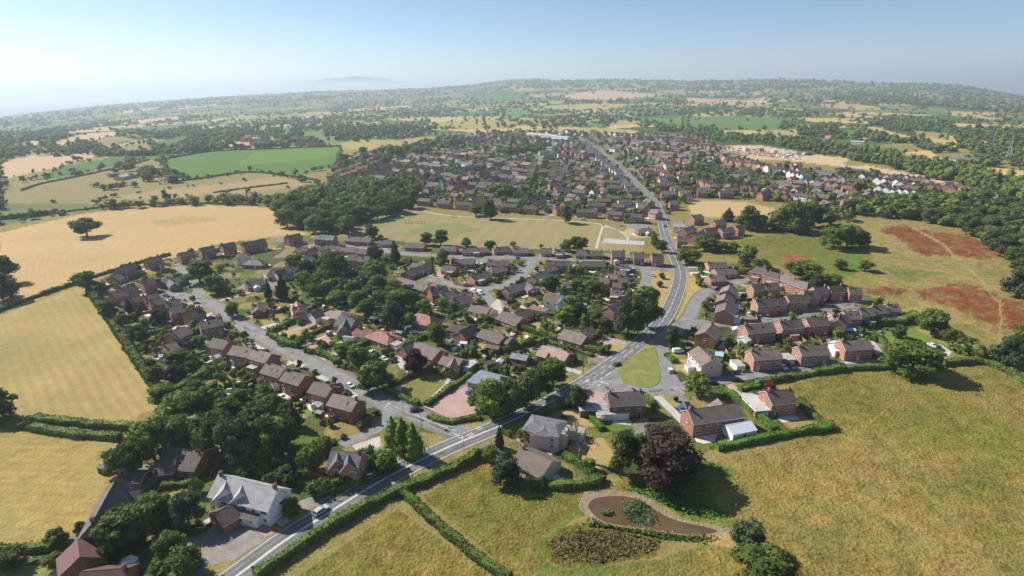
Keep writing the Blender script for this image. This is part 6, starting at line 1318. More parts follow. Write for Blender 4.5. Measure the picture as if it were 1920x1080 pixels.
W = PN(xs, ys); clump = .65*VN(W[:,0]/430, W[:,1]/520)+.35*VN(W[:,0]/130+7, W[:,1]/150+3)
edge, _h2 = quilt(W[:,0], W[:,1])
keep = g.random(n) < np.where(infield, .012, np.where(edge < 13, .9*(VN(W[:,0]/90, W[:,1]/90) > .3), np.clip((clump-.635+.07*np.clip((np.hypot(W[:,0],W[:,1])-2500)/2500,0,1))*9, .012, .95)))
for q, x, y in zip(W[keep], xs[keep], ys[keep]):
    w = g.uniform(8, 17)*(1+.5*(y < 200)); items.append((q, w, w*g.uniform(.6,.95), int(g.choice([0,0,1,2])), 14 if y > 190 else 9))
tree_mass('distant_woodland', items, 'countless distant trees of woods, hedgerows and town gardens', 'woodland', LM)
# ---------------------------------------------------------------- rough grass, rushes and reeds
def tufts(name, poly, n, w, h, mat, label, cat, lean=.5, mound=False):
    g = np.random.default_rng(len(label)); p = np.array(poly, float); W0 = PN(p[:,0], p[:,1]); lo, hi = W0[:, :2].min(0), W0[:, :2].max(0)
    xy = g.uniform(lo, hi, (n*3, 2)); k = pip(xy[:,0], xy[:,1], W0[:, :2]); xy = xy[k][:n]
    nz = np.sin(xy[:,0]*.21+1)*np.cos(xy[:,1]*.17)+np.sin(xy[:,0]*.07-xy[:,1]*.11)
    if mound:
        xy = xy[g.random(len(xy)) < np.clip(.8+.35*nz, .12, 1)*np.clip((1.08-np.hypot(*((xy-(lo+hi)/2)/((hi-lo)/2)).T))*2.2, .04, 1)]; nz = np.sin(xy[:,0]*.9+1)*np.cos(xy[:,1]*.8)+np.sin(xy[:,0]*.37-xy[:,1]*.51)
        m = len(xy); pos = np.c_[xy, h*g.random(m)*(.6+.3*np.clip(nz, -1, 1))]; nn = np.array([0,0,1.])+.75*g.normal(size=(m,3)); nn /= np.linalg.norm(nn, axis=1)[:,None]; V = quads_at(g, pos, nn, w*g.uniform(.6,1.4,m))
        return setp(obj(name, mesh_np(name, V, np.arange(len(V)).reshape(-1,4), [M[mat]])), label, cat, kind='stuff')
    m = len(xy); s = g.uniform(.6, 1.3, m); az = g.random(m)*6.28; B = np.c_[xy, np.zeros(m)]
    quads = []
    for j in range(3):
        a = az+j*2.09+g.normal(size=m)*.3; t = np.stack([np.cos(a), np.sin(a), 0*a], 1); o = np.stack([-np.sin(a), np.cos(a), 0*a], 1)
        ww, hh = (w*s)[:,None]*.5, (h*s)[:,None]; tip = B+o*hh*lean*g.uniform(.2,1,(m,1))+np.array([0,0,1.])*hh
        quads.append(np.stack([B-t*ww+o*.05, B+t*ww+o*.05, tip+t*ww*.55, tip-t*ww*.55], 1).reshape(-1,3))
    V = np.concatenate(quads); setp(obj(name, mesh_np(name, V, np.arange(len(V)).reshape(-1,4), [M[mat]])), label, cat, kind='stuff')
tufts('reeds', smooth_line([(1163,940),(1190,936),(1220,950),(1232,970),(1228,988),(1195,984),(1170,975),(1163,955),(1163,940)],1)[:-1], 2400, .42, 1.7, 'reed', 'tall green reed bed standing in the middle of the pond', 'reeds', mound=True)
tufts('reeds', smooth_line([(1124,958),(1140,954),(1150,962),(1140,969),(1126,967),(1124,958)],1)[:-1], 420, .4, 1.2, 'reed', 'small green reed clump left of the main reed bed', 'reeds', mound=True)
tufts('rushes', smooth_line([(1024,1020),(1045,1000),(1075,990),(1120,996),(1150,992),(1200,1006),(1245,1016),(1225,1034),(1170,1042),(1130,1056),(1085,1060),(1050,1050),(1035,1052),(1024,1020)],1), 2600, .7, .34, 'rush', 'dark brown rushes filling the hollow below the pond', 'rushes', mound=True)
tufts('bank_plants', [(1100,965),(1130,984),(1180,992),(1225,998),(1285,1006),(1340,1008),(1370,1006),(1330,1020),(1250,1012),(1150,992),(1090,985)], 2600, .6, .9, 'hedge', 'rank green plants along the near bank of the pond', 'plants', mound=True)
tufts('bank_plants', [(1150,915),(1200,925),(1250,948),(1310,968),(1380,985),(1370,965),(1300,940),(1230,900),(1160,900)], 2600, .5, .55, 'hedgeb', 'rank bright green plants along the far bank of the pond', 'plants', mound=True)
m = MB(); gg = R
for i in range(110):
    t = gg.random(); base = mudp[int(t*len(mudp)) % len(mudp)]; q = (base[0]*.97+pond[int(t*len(pond)) % len(pond)][0]*.03+gg.uniform(-4,4), base[1]+gg.uniform(-2.5,2.5)); p = P(*q); s = gg.uniform(.08,.28)
    for v in (0,): m.solid([(p.x+x*s, p.y+y*s, .03+max(0,z)*s*.7) for x, y, z in (IC1_V*(1+.15*np.random.default_rng(i).normal(size=(len(IC1_V),1)))).tolist()], IC1_F.tolist())
setp(m.build('shore_stones', M['stone']), 'scattered pale stones on the pond shore', 'stones', kind='stuff')
def fence(px, h, label, mat='fence', name='fence'):
    """boards with capped posts, one standing run"""
    L = world_line(px, 0); m = MB(); o = L[0]
    for a, b in zip(L, L[1:]):
        a, b = a-o, b-o; t = (b-a).normalized(); n_ = Vector((t.y,-t.x,0))*.03; k = max(1, int((b-a).length/1.9))
        m.solid([(*(a-n_).xy,0),(*(b-n_).xy,0),(*(b+n_).xy,0),(*(a+n_).xy,0),(*(a-n_).xy,h),(*(b-n_).xy,h),(*(b+n_).xy,h),(*(a+n_).xy,h)],[(4,5,6,7),(0,1,5,4),(1,2,6,5),(2,3,7,6),(3,0,4,7)])
        for i in range(k+1): c = a.lerp(b, i/k); m.box(c.x-.06, c.x+.06, c.y-.06, c.y+.06, 0, h+.08)
    setp(m.build(name, M[mat], None, o), label, 'fence', 'garden fences')

# ---------------------------------------------------------------- what surrounds each house: paving, drives, boundaries
near_h = [h for h in HOUSES if h[3] > 18]; dm = MB(); pm = MB(); BND = []; DC = []
kin = [o for o in sc.objects if o.parent is None and o.type == 'EMPTY' and o.get('category') in ('house','bungalow')]
for c, r, ref, s in near_h:
    best = None
    for k, (L, w) in ROADS.items():
        for a, b in zip(L, L[1:]):
            t = max(0, min(1, (c-a).dot(b-a)/max(1e-6, (b-a).length_squared))); q = a.lerp(b, t)
            if best is None or (q-c).length < best[1]: best = (q, (q-c).length, w)
    q, dist, w = best; d = (q-c).normalized(); n_ = Vector((d.y,-d.x,0)); sd = R.choice((-1,1)); z = .006+.0012*R.random()*4
    if dist < 34:
        o = c+n_*sd*r*R.uniform(.35,.7); e2 = o+d*max(2, dist-w/2-1.0); ww = R.uniform(1.4,2.4)
        f = [(*(o-n_*ww).xy,z),(*(e2-n_*ww*.9).xy,z),(*(e2+n_*ww*.9).xy,z),(*(o+n_*ww).xy,z)]; dm.face(f if (d.cross(n_)).z < 0 else f, R.randrange(3))
    if dist < 34 and dist > r+5 and R.random() < .42 and c.y < 620 and any(pip(np.array([to_px(c)[0]]), np.array([to_px(c)[1]]), z)[0] for z, _z in ESTATES):
        q2 = c+n_*sd*r*R.uniform(.35,.6)+d*(r+R.uniform(.5,2.0)); DC.append((to_px(q2), to_px(q2+d*3*R.choice((-1,1))), ref))
    bk = c-d*(r*.72); ww, dd = R.uniform(2,4), R.uniform(1.8,3.2); f = [(*(bk-n_*ww).xy,.004),(*(bk+n_*ww).xy,.004),(*(bk+n_*ww-d*dd).xy,.004),(*(bk-n_*ww-d*dd).xy,.004)]; pm.face(f, R.randrange(2))
    BND.append((c, r, ref, d, n_, s))
setp(dm.build('driveways', [M['pave'], M['gravel'], M['block']]), 'short paved drives leading from the houses to their roads', 'driveways', kind='structure')
setp(pm.build('paving', [M['concrete'], M['patio']]), 'small paved terraces behind the houses', 'paving', kind='structure')
def wclear(a, b):
    for q in (a, b):
        u, v = to_px(q)
        if not any(pip(np.array([u]), np.array([v]), z)[0] for z, _z in ESTATES): return False
    for t in (0,.25,.5,.75,1):
        p = a.lerp(b, t)
        if any((h[0]-p).length < h[1]*.72 for h in HOUSES[:240]): return False
        for L, w in ROADS.values():
            for i in range(0, len(L)-1):
                if (L[i]-p).length < w/2+2.0: return False
    return True
nf = 0
for c, r, ref, d, n_, s in BND:
    for sd in (-1, 1):
        a = c+n_*sd*(r+1.2)-d*1.0; b = a-d*R.uniform(10,17)
        if not wclear(a, b): continue
        a2, b2 = to_px(a), to_px(b); nf += 1
        rel = 'left' if a2[0] < to_px(c)[0] else 'right'
        if R.random() < .55: fence([a2, b2], R.uniform(1.4,1.8), '%s fence %s of %s' % (R.choice(('brown','weathered')), rel, ref))
        else: hedge([a2, b2], R.uniform(1.0,1.8), R.uniform(1.3,2.0), 'garden hedge %s of %s' % (rel, ref), R.choice(('hedge','hedge','hedgeb')))
        break
m = MB(); cl = 0
for c, r, ref, d, n_, s in BND:
    for _ in range(4):
        p = c-d*R.uniform(r*.8, r+11)+n_*R.uniform(-8,8)
        if not clear_of(p, .6) or not any(pip(np.array([to_px(p)[0]]), np.array([to_px(p)[1]]), z)[0] for z, _z in ESTATES): continue
        a = R.random()*3; w, l, h = R.uniform(.3,1.1), R.uniform(.4,1.6), R.uniform(.4,1.3); ca, sa = math.cos(a), math.sin(a); k = R.randrange(6)
        V = [(p.x+x*ca-y*sa, p.y+x*sa+y*ca, z) for z, f in ((0,1),(h,.85)) for x, y in ((-w*f,-l*f),(w*f,-l*f),(w*f,l*f),(-w*f,l*f))]
        m.solid(V, [(4,5,6,7),(0,1,5,4),(1,2,6,5),(2,3,7,6),(3,0,4,7)], k)
setp(m.build('garden_oddments', [M['trimw'], M['fence'], M['conserv'], M['stone'], M['doord'], M['block']]), 'countless small planters, bins, benches and covers in the back gardens', 'oddments', kind='stuff')
# ---------------------------------------------------------------- vehicles
def car_meshes(kind='car'):
    """hull from cross sections, glazed cabin, wheels, lamps"""
    L, Wd, H = {'car': (4.2, 1.76, 1.46), 'estate': (4.6, 1.85, 1.62), 'van': (4.9, 1.95, 2.0)}[kind]; hw = Wd/2
    if kind == 'van': top = [(-L/2,.5),(-L/2+.05,.95),(-L/2+.75,1.15),(-L/2+1.35,1.95),(-L/2+1.9,2.0),(L/2-.1,2.0),(L/2,1.2),(L/2,.45)]
    elif kind == 'estate': top = [(-L/2,.5),(-L/2+.08,.82),(-L/2+1.2,1.0),(-L/2+1.9,1.58),(-L/2+2.6,1.64),(L/2-.55,1.58),(L/2-.08,1.0),(L/2,.5)]
    else: top = [(-L/2,.48),(-L/2+.08,.76),(-L/2+1.05,.95),(-L/2+1.75,1.42),(-L/2+2.4,1.47),(L/2-.95,1.36),(L/2-.15,.95),(L/2,.5)]
    b = MB(); secs = []
    for x, z in top:
        belt = .92 if kind != 'van' else 1.12; w_top = hw*(.80 if z > belt+.15 else .97); zb = min(z, belt)
        secs.append([(x,-hw*.94,.24),(x,-hw,.5 if z > .55 else z*.8),(x,-hw*.985,zb),(x,-w_top,z),(x,w_top,z),(x,hw*.985,zb),(x,hw,.5 if z > .55 else z*.8),(x,hw*.94,.24)])
    V = [v for s in secs for v in s]; F = []
    for i in range(len(secs)-1):
        for j in range(7): F.append((i*8+j, (i+1)*8+j, (i+1)*8+j+1, i*8+j+1))
        F.append((i*8+7, (i+1)*8+7, (i+1)*8, i*8))
    F += [tuple(range(8))[::-1], tuple(range((len(secs)-1)*8, len(secs)*8))]
    b.solid(V, [f[::-1] for f in F]); b.box(L/2-.02, L/2+.04, -hw*.8, hw*.8, .3, .48, 1); b.box(-L/2-.04, -L/2+.02, -hw*.8, hw*.8, .28, .46, 1)
    w = MB(); z1 = top[3][1]; xs0, xs1 = top[2][0]+.12, top[3][0]-.04; zz0, zz1 = top[2][1]+.08, top[3][1]-.04
    w.face([(xs0-.02,-hw*.82,zz0+.02),(xs0-.02,hw*.82,zz0+.02),(xs1-.02,hw*.74,zz1+.02),(xs1-.02,-hw*.74,zz1+.02)][::-1])
    xr0, xr1 = top[5][0]+.06, top[6][0]-.05; zr0, zr1 = top[5][1]-.05, top[6][1]+.08
    if kind != 'van': w.face([(xr1+.03,-hw*.8,zr1+.03),(xr1+.03,hw*.8,zr1+.03),(xr0+.03,hw*.74,zr0+.02),(xr0+.03,-hw*.74,zr0+.02)])
    belt = .92 if kind != 'van' else 1.12
    for s in (-1, 1):
        x0, x1 = top[2][0]+.35, (top[6][0]-.3 if kind != 'van' else top[4][0]+.5); zt = min(top[3][1], top[5][1])-.08
        w.face([(x0,s*hw*.985+s*.012,belt+.05),(x1,s*hw*.985+s*.012,belt+.05),(min(x1-.25, top[5][0]-.05),s*hw*.845+s*.012,zt),(top[3][0]+.1,s*hw*.845+s*.012,zt)][::s])
    ty = MB(); ty.cyl((0,-.11,0),(0,.11,0),.32,.32,14); rm = MB(); rm.cyl((0,-.125,0),(0,.125,0),.20,.20,10)
    hl = MB(); hl.box(-.06,.06,-.2,.2,-.08,.08)
    return dict(L=L, hw=hw, body=b, window=w.mesh('window', [M['glass']]), tyre=ty.mesh('tyre', [M['black']]), rim=rm.mesh('rim', [M['steel']]), hl=hl.mesh('headlight', [M['lampg']]), tl=hl.mesh('tail_light', [CP['red']]))
CM = {k: car_meshes(k) for k in ('car','estate','van')}; CB = {}
def car(x, y, dx, dy, col, kind, label, name='parked_car', group='parked cars'):
    p = P(x, y); f = P(x+dx, y+dy)-p; ang = math.atan2(f.y, f.x)+math.pi   # the nose looks along local -x
    c = CM[kind]; root = empty(name, (p.x, p.y, .055), ang); setp(root, label, 'van' if kind == 'van' else 'car', group)
    if (kind, col) not in CB: CB[(kind, col)] = c['body'].mesh('body', [CP[col], M['black']], False)
    obj('body', CB[(kind, col)], root); obj('window', c['window'], root)
    for sx in (-c['L']/2+.8, c['L']/2-.8):
        for s in (-1, 1): t = obj('wheel', c['tyre'], root, (sx, s*(c['hw']-.1), .32)); obj('rim', c['rim'], t)
    for s in (-1, 1): obj('headlight', c['hl'], root, (-c['L']/2, s*c['hw']*.66, .66)); obj('tail_light', c['tl'], root, (c['L']/2, s*c['hw']*.7, .74))
for a in [(602,961,10,-7,'silver','estate','silver car driving up the main road past the white house','moving_car','cars on the road'),(1156,684,10,-8,'grey','car','dark grey car on the main road beside the grass triangle','moving_car','cars on the road'),(1257,697,-2,-10,'white','car','white car on the slip road round the grass triangle','moving_car','cars on the road'),(1247,425,-2,-10,'black','car','dark car on the main road near the slate cluster','moving_car','cars on the road'),
 (883,737,10,-5,'blue','car','blue car on the pink forecourt, upper of two'),(889,745,10,-6,'blue','car','blue car on the pink forecourt, lower of two'),(656,725,10,5,'white','car','white car on the estate road edge'),(527,648,10,5,'black','car','dark car at the estate road kerb beside the bright hedge'),(780,770,10,-2,'black','car','black car waiting at the forecourt entrance'),(811,696,10,4,'lightblue','car','pale blue car beside the square lawn bungalow'),(829,703,10,4,'red','car','red car beside the pale blue car'),
 (697,662,8,-7,'white','car','white car at the top of the gravel drive'),(704,667,8,-6,'black','car','dark car beside the white one at the drive top'),(720,675,10,5,'white','car','white car in the middle of the gravel drive'),(739,677,8,7,'black','car','black car on the bend of the gravel drive'),(650,738,10,3,'black','car','dark car on the drive of the second estate road house'),
 (1336,720,10,0,'black','car','black car parked on the lane, left of two'),(1381,714,10,0,'black','car','black car parked on the lane, right of two'),(1469,691,8,6,'white','car','white car in the parking bay of the semis'),(1484,690,8,8,'grey','estate','grey car next to the white one in the parking bay'),(1645,674,8,7,'red','car','red car at the end of the lane row'),(1271,661,10,-1,'white','van','white van on the drive by the slip road','parked_van'),(1290,647,10,0,'black','car','dark car on the drive above the white van'),(1290,763,5,9,'black','car','dark car on the drive of the long terrace house'),(1278,770,6,9,'blue','car','blue car half under the copper beech'),
 (312,556,10,2,'blue','car','bright blue car in the estate close'),(565,602,10,-4,'blue','car','blue car on the drive of the white garage'),(526,581,10,-4,'silver','car','silver car beside the bend bungalow hedge'),(616,626,4,-9,'white','car','white car by the dormered slate house'),(1436,591,7,6,'white','car','white car in front of the first north row semi'),(1421,592,7,6,'silver','car','silver car left of the white one in the street'),(1462,589,8,4,'red','car','red car in front of the first north row semi'),(1540,571,8,5,'red','car','red car in front of the third north row house'),(1564,577,10,2,'black','car','dark car on the turning head of the street'),(1600,566,8,5,'white','car','white car at the last north row house'),(1592,560,8,5,'red','car','red car beside the last north row house'),(1555,566,8,4,'black','car','black car between the north row houses'),(1339,565,10,-1,'red','car','red car beside the loop road houses'),(1338,581,10,0,'white','car','white car below the red one by the loop road'),
 (901,551,9,5,'white','van','white van at the crescent parking drive, right of two','parked_van'),(889,548,9,4,'white','van','white van at the crescent parking drive, left of two','parked_van'),(898,563,9,5,'grey','car','grey car below the white vans'),(905,568,9,5,'black','car','dark car at the foot of the parking drive'),(1185,527,10,0,'blue','car','blue car beside the lay by loop'),(970,488-4,2,-8,'blue','car','blue car at the park road bungalow'),(838,595,9,4,'grey','car','grey car on the grove bungalow lawn'),
 (571,457,10,0,'white','van','white van at the top of the park road','parked_van'),(670,461,10,0,'red','car','red car on the park road'),(612,457,10,0,'white','car','white car at the top of the park road'),(630,455,10,0,'black','car','dark car right of the white one on the park road'),(1094,413,10,0,'white','van','white van on the far path of the playing field','parked_van'),(1166,424,10,0,'white','car','white car in the pavilion car park'),(1033,392,6,-4,'white','car','white car in the field side street'),
 (1760,655,7,9,'black','car','dark car on the drive beside the big oak'),(1748,650,8,4,'white','car','white car behind the big oak'),(278,1078,10,2,'black','car','dark car in the shaded farm yard'),(1222,518,8,2,'silver','car','silver car on the lay by loop'),(1422,547,6,5,'lightblue','car','pale car between the crescent end and the street'),(1515,690-4,10,0,'silver','car','silver car on the concrete in front of the semis'),(560,462,10,0,'grey','car','grey car at the wheat side end of the park road'),(1205,380,4,9,'white','car','white car on the main road at the town edge'),(1150,304,6,6,'black','car','dark car far along the main road')]: car(*a)
for (u, v), (u2, v2), ref in DC:
    if any((P(u, v)-o.location).length < 4.5 for o in sc.objects if o.parent is None and o.get('category') in ('car','van')): continue
    cl_ = R.choice(('white','white','silver','silver','black','black','grey','blue','red','lightblue')); car(u, v, u2-u, v2-v, cl_, R.choice(('car','car','estate')), '%s car on the drive of %s' % (dict(lightblue='pale blue').get(cl_, cl_), ref))
# motorhome by the maroon barn
p = P(177,1040); root = empty('motorhome', (p.x,p.y,.03), 1.45); setp(root, 'white motorhome parked beside the maroon barn', 'motorhome')
m = MB(); m.solid([(-3,-1.1,.5),(3,-1.1,.5),(3,1.1,.5),(-3,1.1,.5),(-3,-1.1,2.8),(2.0,-1.1,2.9),(2.0,1.1,2.9),(-3,1.1,2.8),(3.0,-1.1,1.4),(3.0,1.1,1.4)],[(3,2,1,0),(4,5,6,7),(0,1,8,5,4),(2,3,7,6,9),(1,2,9,8),(8,9,6,5),(3,0,4,7)]); m.box(-2.2,-1.4,-.3,.3,2.85,3.0); m.build('body', CP['white'], root)
m = MB(); m.face([(2.2,-.9,2.72),(2.9,-.95,1.62),(2.9,.95,1.62),(2.2,.9,2.72)]); m.face([(-1.5,-1.12,1.6),(.2,-1.12,1.6),(.2,-1.12,2.2),(-1.5,-1.12,2.2)]); m.build('window', M['glass'], root, (.03,0,.03))
for sx in (-1.8,1.9):
    for s in (-1,1): obj('wheel', CM['van']['tyre'], root, (sx, s*1.0, .35))
# ---------------------------------------------------------------- street furniture
def lamp(x, y, h, label, dx=1.4):
    p = P(x, y); root = empty('street_lamp', p, 0); setp(root, label, 'street lamp', 'street lamps')
    m = MB(); m.cyl((0,0,0),(0,0,1.3),.10,.10,8); m.cyl((0,0,1.28),(0,0,h),.075,.05,8); m.build('pole', M['steel'], root)
    m = MB(); m.cyl((0,0,h-.05),(dx*.8,0,h+.2),.04,.03,6); a = m.build('arm', M['steel'], root); m = MB(); m.box(dx*.75,dx*.75+.65,-.14,.14,h+.14,h+.26,0); m.box(dx*.8,dx*.8+.5,-.1,.1,h+.11,h+.139,1); m.build('lamp_head', [M['steel'], M['lampg']], root)
for x, y, h, lb in [(677,909,8,'street lamp on the roadside in front of the twin gabled house'),(532,959,6,'street lamp beside the long white house end wall'),(870,857,8,'street lamp on the main road opposite the estate road junction'),(803,843,8,'street lamp by the cypresses at the junction corner'),(790,804,8,'street lamp on the cypress island at the estate road'),(1045,757,9,'street lamp on the main road above the pink rendered house'),(1213,643,9,'street lamp at the shaded crossing of the main road'),(1261,605,9,'street lamp at the loop road junction'),(1073,698,9,'street lamp beside the pinkish bungalow hedge'),(1161,677,9,'street lamp at the point of the grass triangle'),(756,777,7,'street lamp on the kerb across from the forecourt'),(1265,540,8,'street lamp on the verge edge by the dry lay by'),(1254,455,8,'street lamp on the main road below the slate cluster'),(1285,712,7,'street lamp near the round green corner tree'),(1373,711,7,'street lamp on the lane in front of the semis'),(984,560,7,'street lamp by the crescent parking drive'),(883,538,6,'street lamp on the bungalow crescent')]: lamp(x, y, h, lb, R.choice((-1.4,1.4)))
def pole(x, y, h, label):
    p = P(x, y); root = empty('telegraph_pole', p, .5); setp(root, label, 'telegraph pole', 'telegraph poles'); m = MB(); m.cyl((0,0,0),(0,0,h),.16,.11,8); m.build('pole', M['bark'], root)
    m = MB(); m.box(-.7,.7,-.06,.06,h-.5,h-.38); [m.cyl((x_,0,h-.38),(x_,0,h-.2),.05,.04,6) for x_ in (-.6,-.2,.2,.6)]; m.build('crossarm', M['bark'], root)
for x, y, h, lb in [(583,918,9,'telegraph pole in the hedge bank by the orange fence'),(1093,700,9,'telegraph pole beside the main road crossover drive'),(943,780,8,'telegraph pole inside the roadside tree belt'),(1013,640,8,'telegraph pole at the curved hedge'),(575,660,7,'telegraph pole on the estate road by the pink drive')]: pole(x, y, h, lb)
def sign(x, y, w, h, z, mat, label, rz=.5, name='road_sign'):
    p = P(x, y); root = empty(name, p, rz); setp(root, label, 'sign', 'road signs'); m = MB(); m.cyl((-w*.3,0,0),(-w*.3,0,z),.04,.04,6); m.cyl((w*.3,0,0),(w*.3,0,z),.04,.04,6); m.build('post', M['steel'], root); m = MB(); m.box(-w/2,w/2,-.075,-.045,z-h,z,0); m.build('sign_panel', [M[mat]], root)
sign(694,899,1.6,.6,2.2,'trimw','small white sign beside the main road at the lay by'); sign(1166,672,.6,1.0,2.4,'paint','white and yellow sign at the point of the grass triangle'); sign(824,788,1.0,.4,1.5,'doord','small dark sign board on the cypress corner'); sign(678,955,1.0,.4,1.2,'fenceo','small orange sign in the meadow hedge')
for a in [([(583,892),(602,900),(622,906)],1.8,'orange board fence beside the twin gabled house','fenceo'),([(546,752),(575,740),(577,735)],1.8,'brown fence between the second and third estate road gardens'),([(600,798),(620,791),(642,783)],1.8,'brown fence behind the end house of the estate road'),([(530,733),(545,740),(556,752)],1.6,'brown fence behind the small patio gardens'),([(690,905),(660,915)],1.2,'low fence on the roadside by the green bush'),([(850,792),(875,790),(902,783)],1.5,'boarded fence along the forecourt corner'),([(948,680),(970,688),(995,700)],1.6,'pale wall like fence beside the metal roofed outbuilding'),([(945,572),(960,580),(975,582),(1000,590),(1040,600)],1.5,'long reddish fence by the white gabled house'),([(930,558),(950,562),(965,568)],1.2,'brown fence around the crescent corner lawn'),([(844,525),(850,533),(870,538),(887,537)],1.5,'red wall like fence at the crescent island corner','brick'),([(1317,588),(1322,600),(1345,606),(1420,604)],1.5,'dark brown fence around the loop road corner gardens'),([(1420,604),(1415,590),(1400,585)],1.8,'dark fence beside the loop road side row'),([(1490,627),(1500,636),(1510,645)],1.8,'reddish fence between the semi gardens','fenceo'),([(1520,625),(1530,637),(1540,645)],1.8,'pale fence between the south row gardens'),([(1360,660),(1365,668),(1378,672)],1.8,'orange fence beside the lane row garages','fenceo'),([(1330,705),(1355,703),(1388,701)],1.8,'dark fence behind the corner semi on the lane'),([(1590,632),(1625,628),(1624,622)],1.8,'dark fence round the raised garden of the south row'),([(1060,517),(1080,522),(1105,524)],1.6,'brown fence between the dry square gardens'),([(1050,508),(1080,509),(1092,511)],1.6,'brown fence behind the park road bungalows'),([(690,590),(720,597),(757,612)],1.6,'pale fence behind the grove gardens'),([(750,632),(765,622),(790,612)],1.6,'dark fence beside the long brown bungalow'),([(270,905),(300,902),(352,895)],1.8,'brown board fence behind the dry farmhouse lawn'),([(413,1000),(440,990),(460,978),(475,968)],1.0,'low dark wall like fence in front of the ribbed barn'),([(1320,537),(1340,545),(1368,532)],1.4,'dark fence on the inside of the loop road'),([(1500,612),(1510,618),(1520,624)],1.6,'blue tinted fence in a south row garden','doorb')]: fence(*a)
# games court cage
L = [P(x, y) for x, y in ((1127,446),(1131,456),(1208,460),(1212,452))]; root = empty('court_fence', L[0]); setp(root, 'tall open mesh fence round the games court', 'fence'); m = MB(); o = L[0]
for a, b in zip(L, L[1:]):
    a, b = a-o, b-o; k = max(1, int((b-a).length/2.5))
    for i in range(k+1): c = a.lerp(b, i/k); m.box(c.x-.05,c.x+.05,c.y-.05,c.y+.05,0,3)
    for z in (.1,.9,1.7,2.95): m.cyl((*a.xy,z),(*b.xy,z),.035,.035,4)
m.build('fence_rail', M['steel'], root)
# sheds, summerhouses and garden rooms: gabled, each with its door
def hut(x, y, w, d, h, wall, roof, label, rz=0, name='garden_shed', cat='shed'):
    p = P(x, y); root = empty(name, p, rz); setp(root, label, cat, 'garden sheds'); wb, rb = MB(), MB(); gable(wb, rb, (-w/2,0,0), (w/2,0,0), d, h, h+d*.22, over=.15, thick=.08); wb.build('wall', M[wall], root); rb.build('roof', [M[roof], M['trimw' if wall == 'white' else 'trimb']], root)
    m = MB(); m.box(-.45,.45,-d/2-.04,-d/2-.005,.05,1.9); m.build('door', M['doord'], root)
for i, a in enumerate([(720,608,3,2.5,2,'fence','flat','brown shed behind the grove gardens'),(703,604,4,3,2.2,'fence','rdark','dark shed left of the grove gardens shed'),(765,620,3,2.4,2.1,'fence','rslate','grey green shed beside the long brown bungalow'),(918,690,4,3,2.4,'fence','rslate','dark shed beside the blue roofed clinic'),(937,686,3,2.4,2.2,'white','conserv','white topped shed right of the dark clinic shed'),(600,782,2.6,2,2,'fence','flat','pale green shed in the end house garden'),(494,718,4,3,2.3,'brickd','rslate','dark flat lean building behind the third estate house'),(525,728,5,3.4,2.2,'white','rbrown','brown roofed garden room with white wall by the fourth estate house'),(1394,645,3,5,2.4,'white','conserv','white roofed garden room in the corner semi garden'),(1380,626,3.4,3.4,2.4,'white','conserv','white roofed shed beside the first south row house'),(1530,621,4.4,4,2.5,'white','conserv','white hip tent like garden room in the south row'),(1348,672,3,4,2.0,'white','doorb','pale blue roofed shed behind the white fronted semi'),(1040,508,3,2.4,2,'white','conserv','white shed below the park road bungalows'),(1130,503,3,3,2.4,'white','conserv','white gazebo in the inner row gardens'),(1027,523,3.5,3,2.2,'white','conserv','white garden room beside the outer crescent bungalow'),(1000,553,3.5,3,2.2,'fence','doorb','blue roofed shed right of the crescent corner bungalow'),(448,682,5,3,2.4,'white','conserv','white roofed conservatory behind the sixth estate house'),(195,885-0,2,2,2,'fence','rslate','small lean shed behind the charcoal farmhouse'),(300,560+5,3,2.4,2,'white','conserv','white domed tent in the estate row gardens'),(975,680,7,5,2.6,'brick','rblue','metal roofed brick outbuilding with pale blue roof sheets'),(925,660,6,3.4,2.4,'brick','rbrown','narrow brown roofed brick outbuilding below the lawn bungalow'),(870,655-5,3,2.4,2,'white','conserv','white greenhouse in the lawn bungalow garden'),(310,675,3.4,3.0,2.2,'white','conserv','white round summerhouse at the hedge corner bungalow'),(468,687,3.6,3.4,2.4,'brickd','bluerf','blue roofed octagonal like summerhouse behind the estate houses'),(1383,814,9,6.5,2.6,'white','conserv','white glazed conservatory standing below the long terrace house'),(1565,655,4,4.5,2.6,'white','conserv','white conservatory between the last lane semis'),(750,628+2,3,2.4,2,'fence','rblue','blue grey shed by the fenced patio'),(1590,632-6,5,3,2.2,'fence','doorb','pale blue decked shed at the south row end'),(176,470-0,1,1,1,'fence','flat','x')][:-1]): hut(*a, rz=R.choice((.3,-.4,.6,-.2,1.2)))
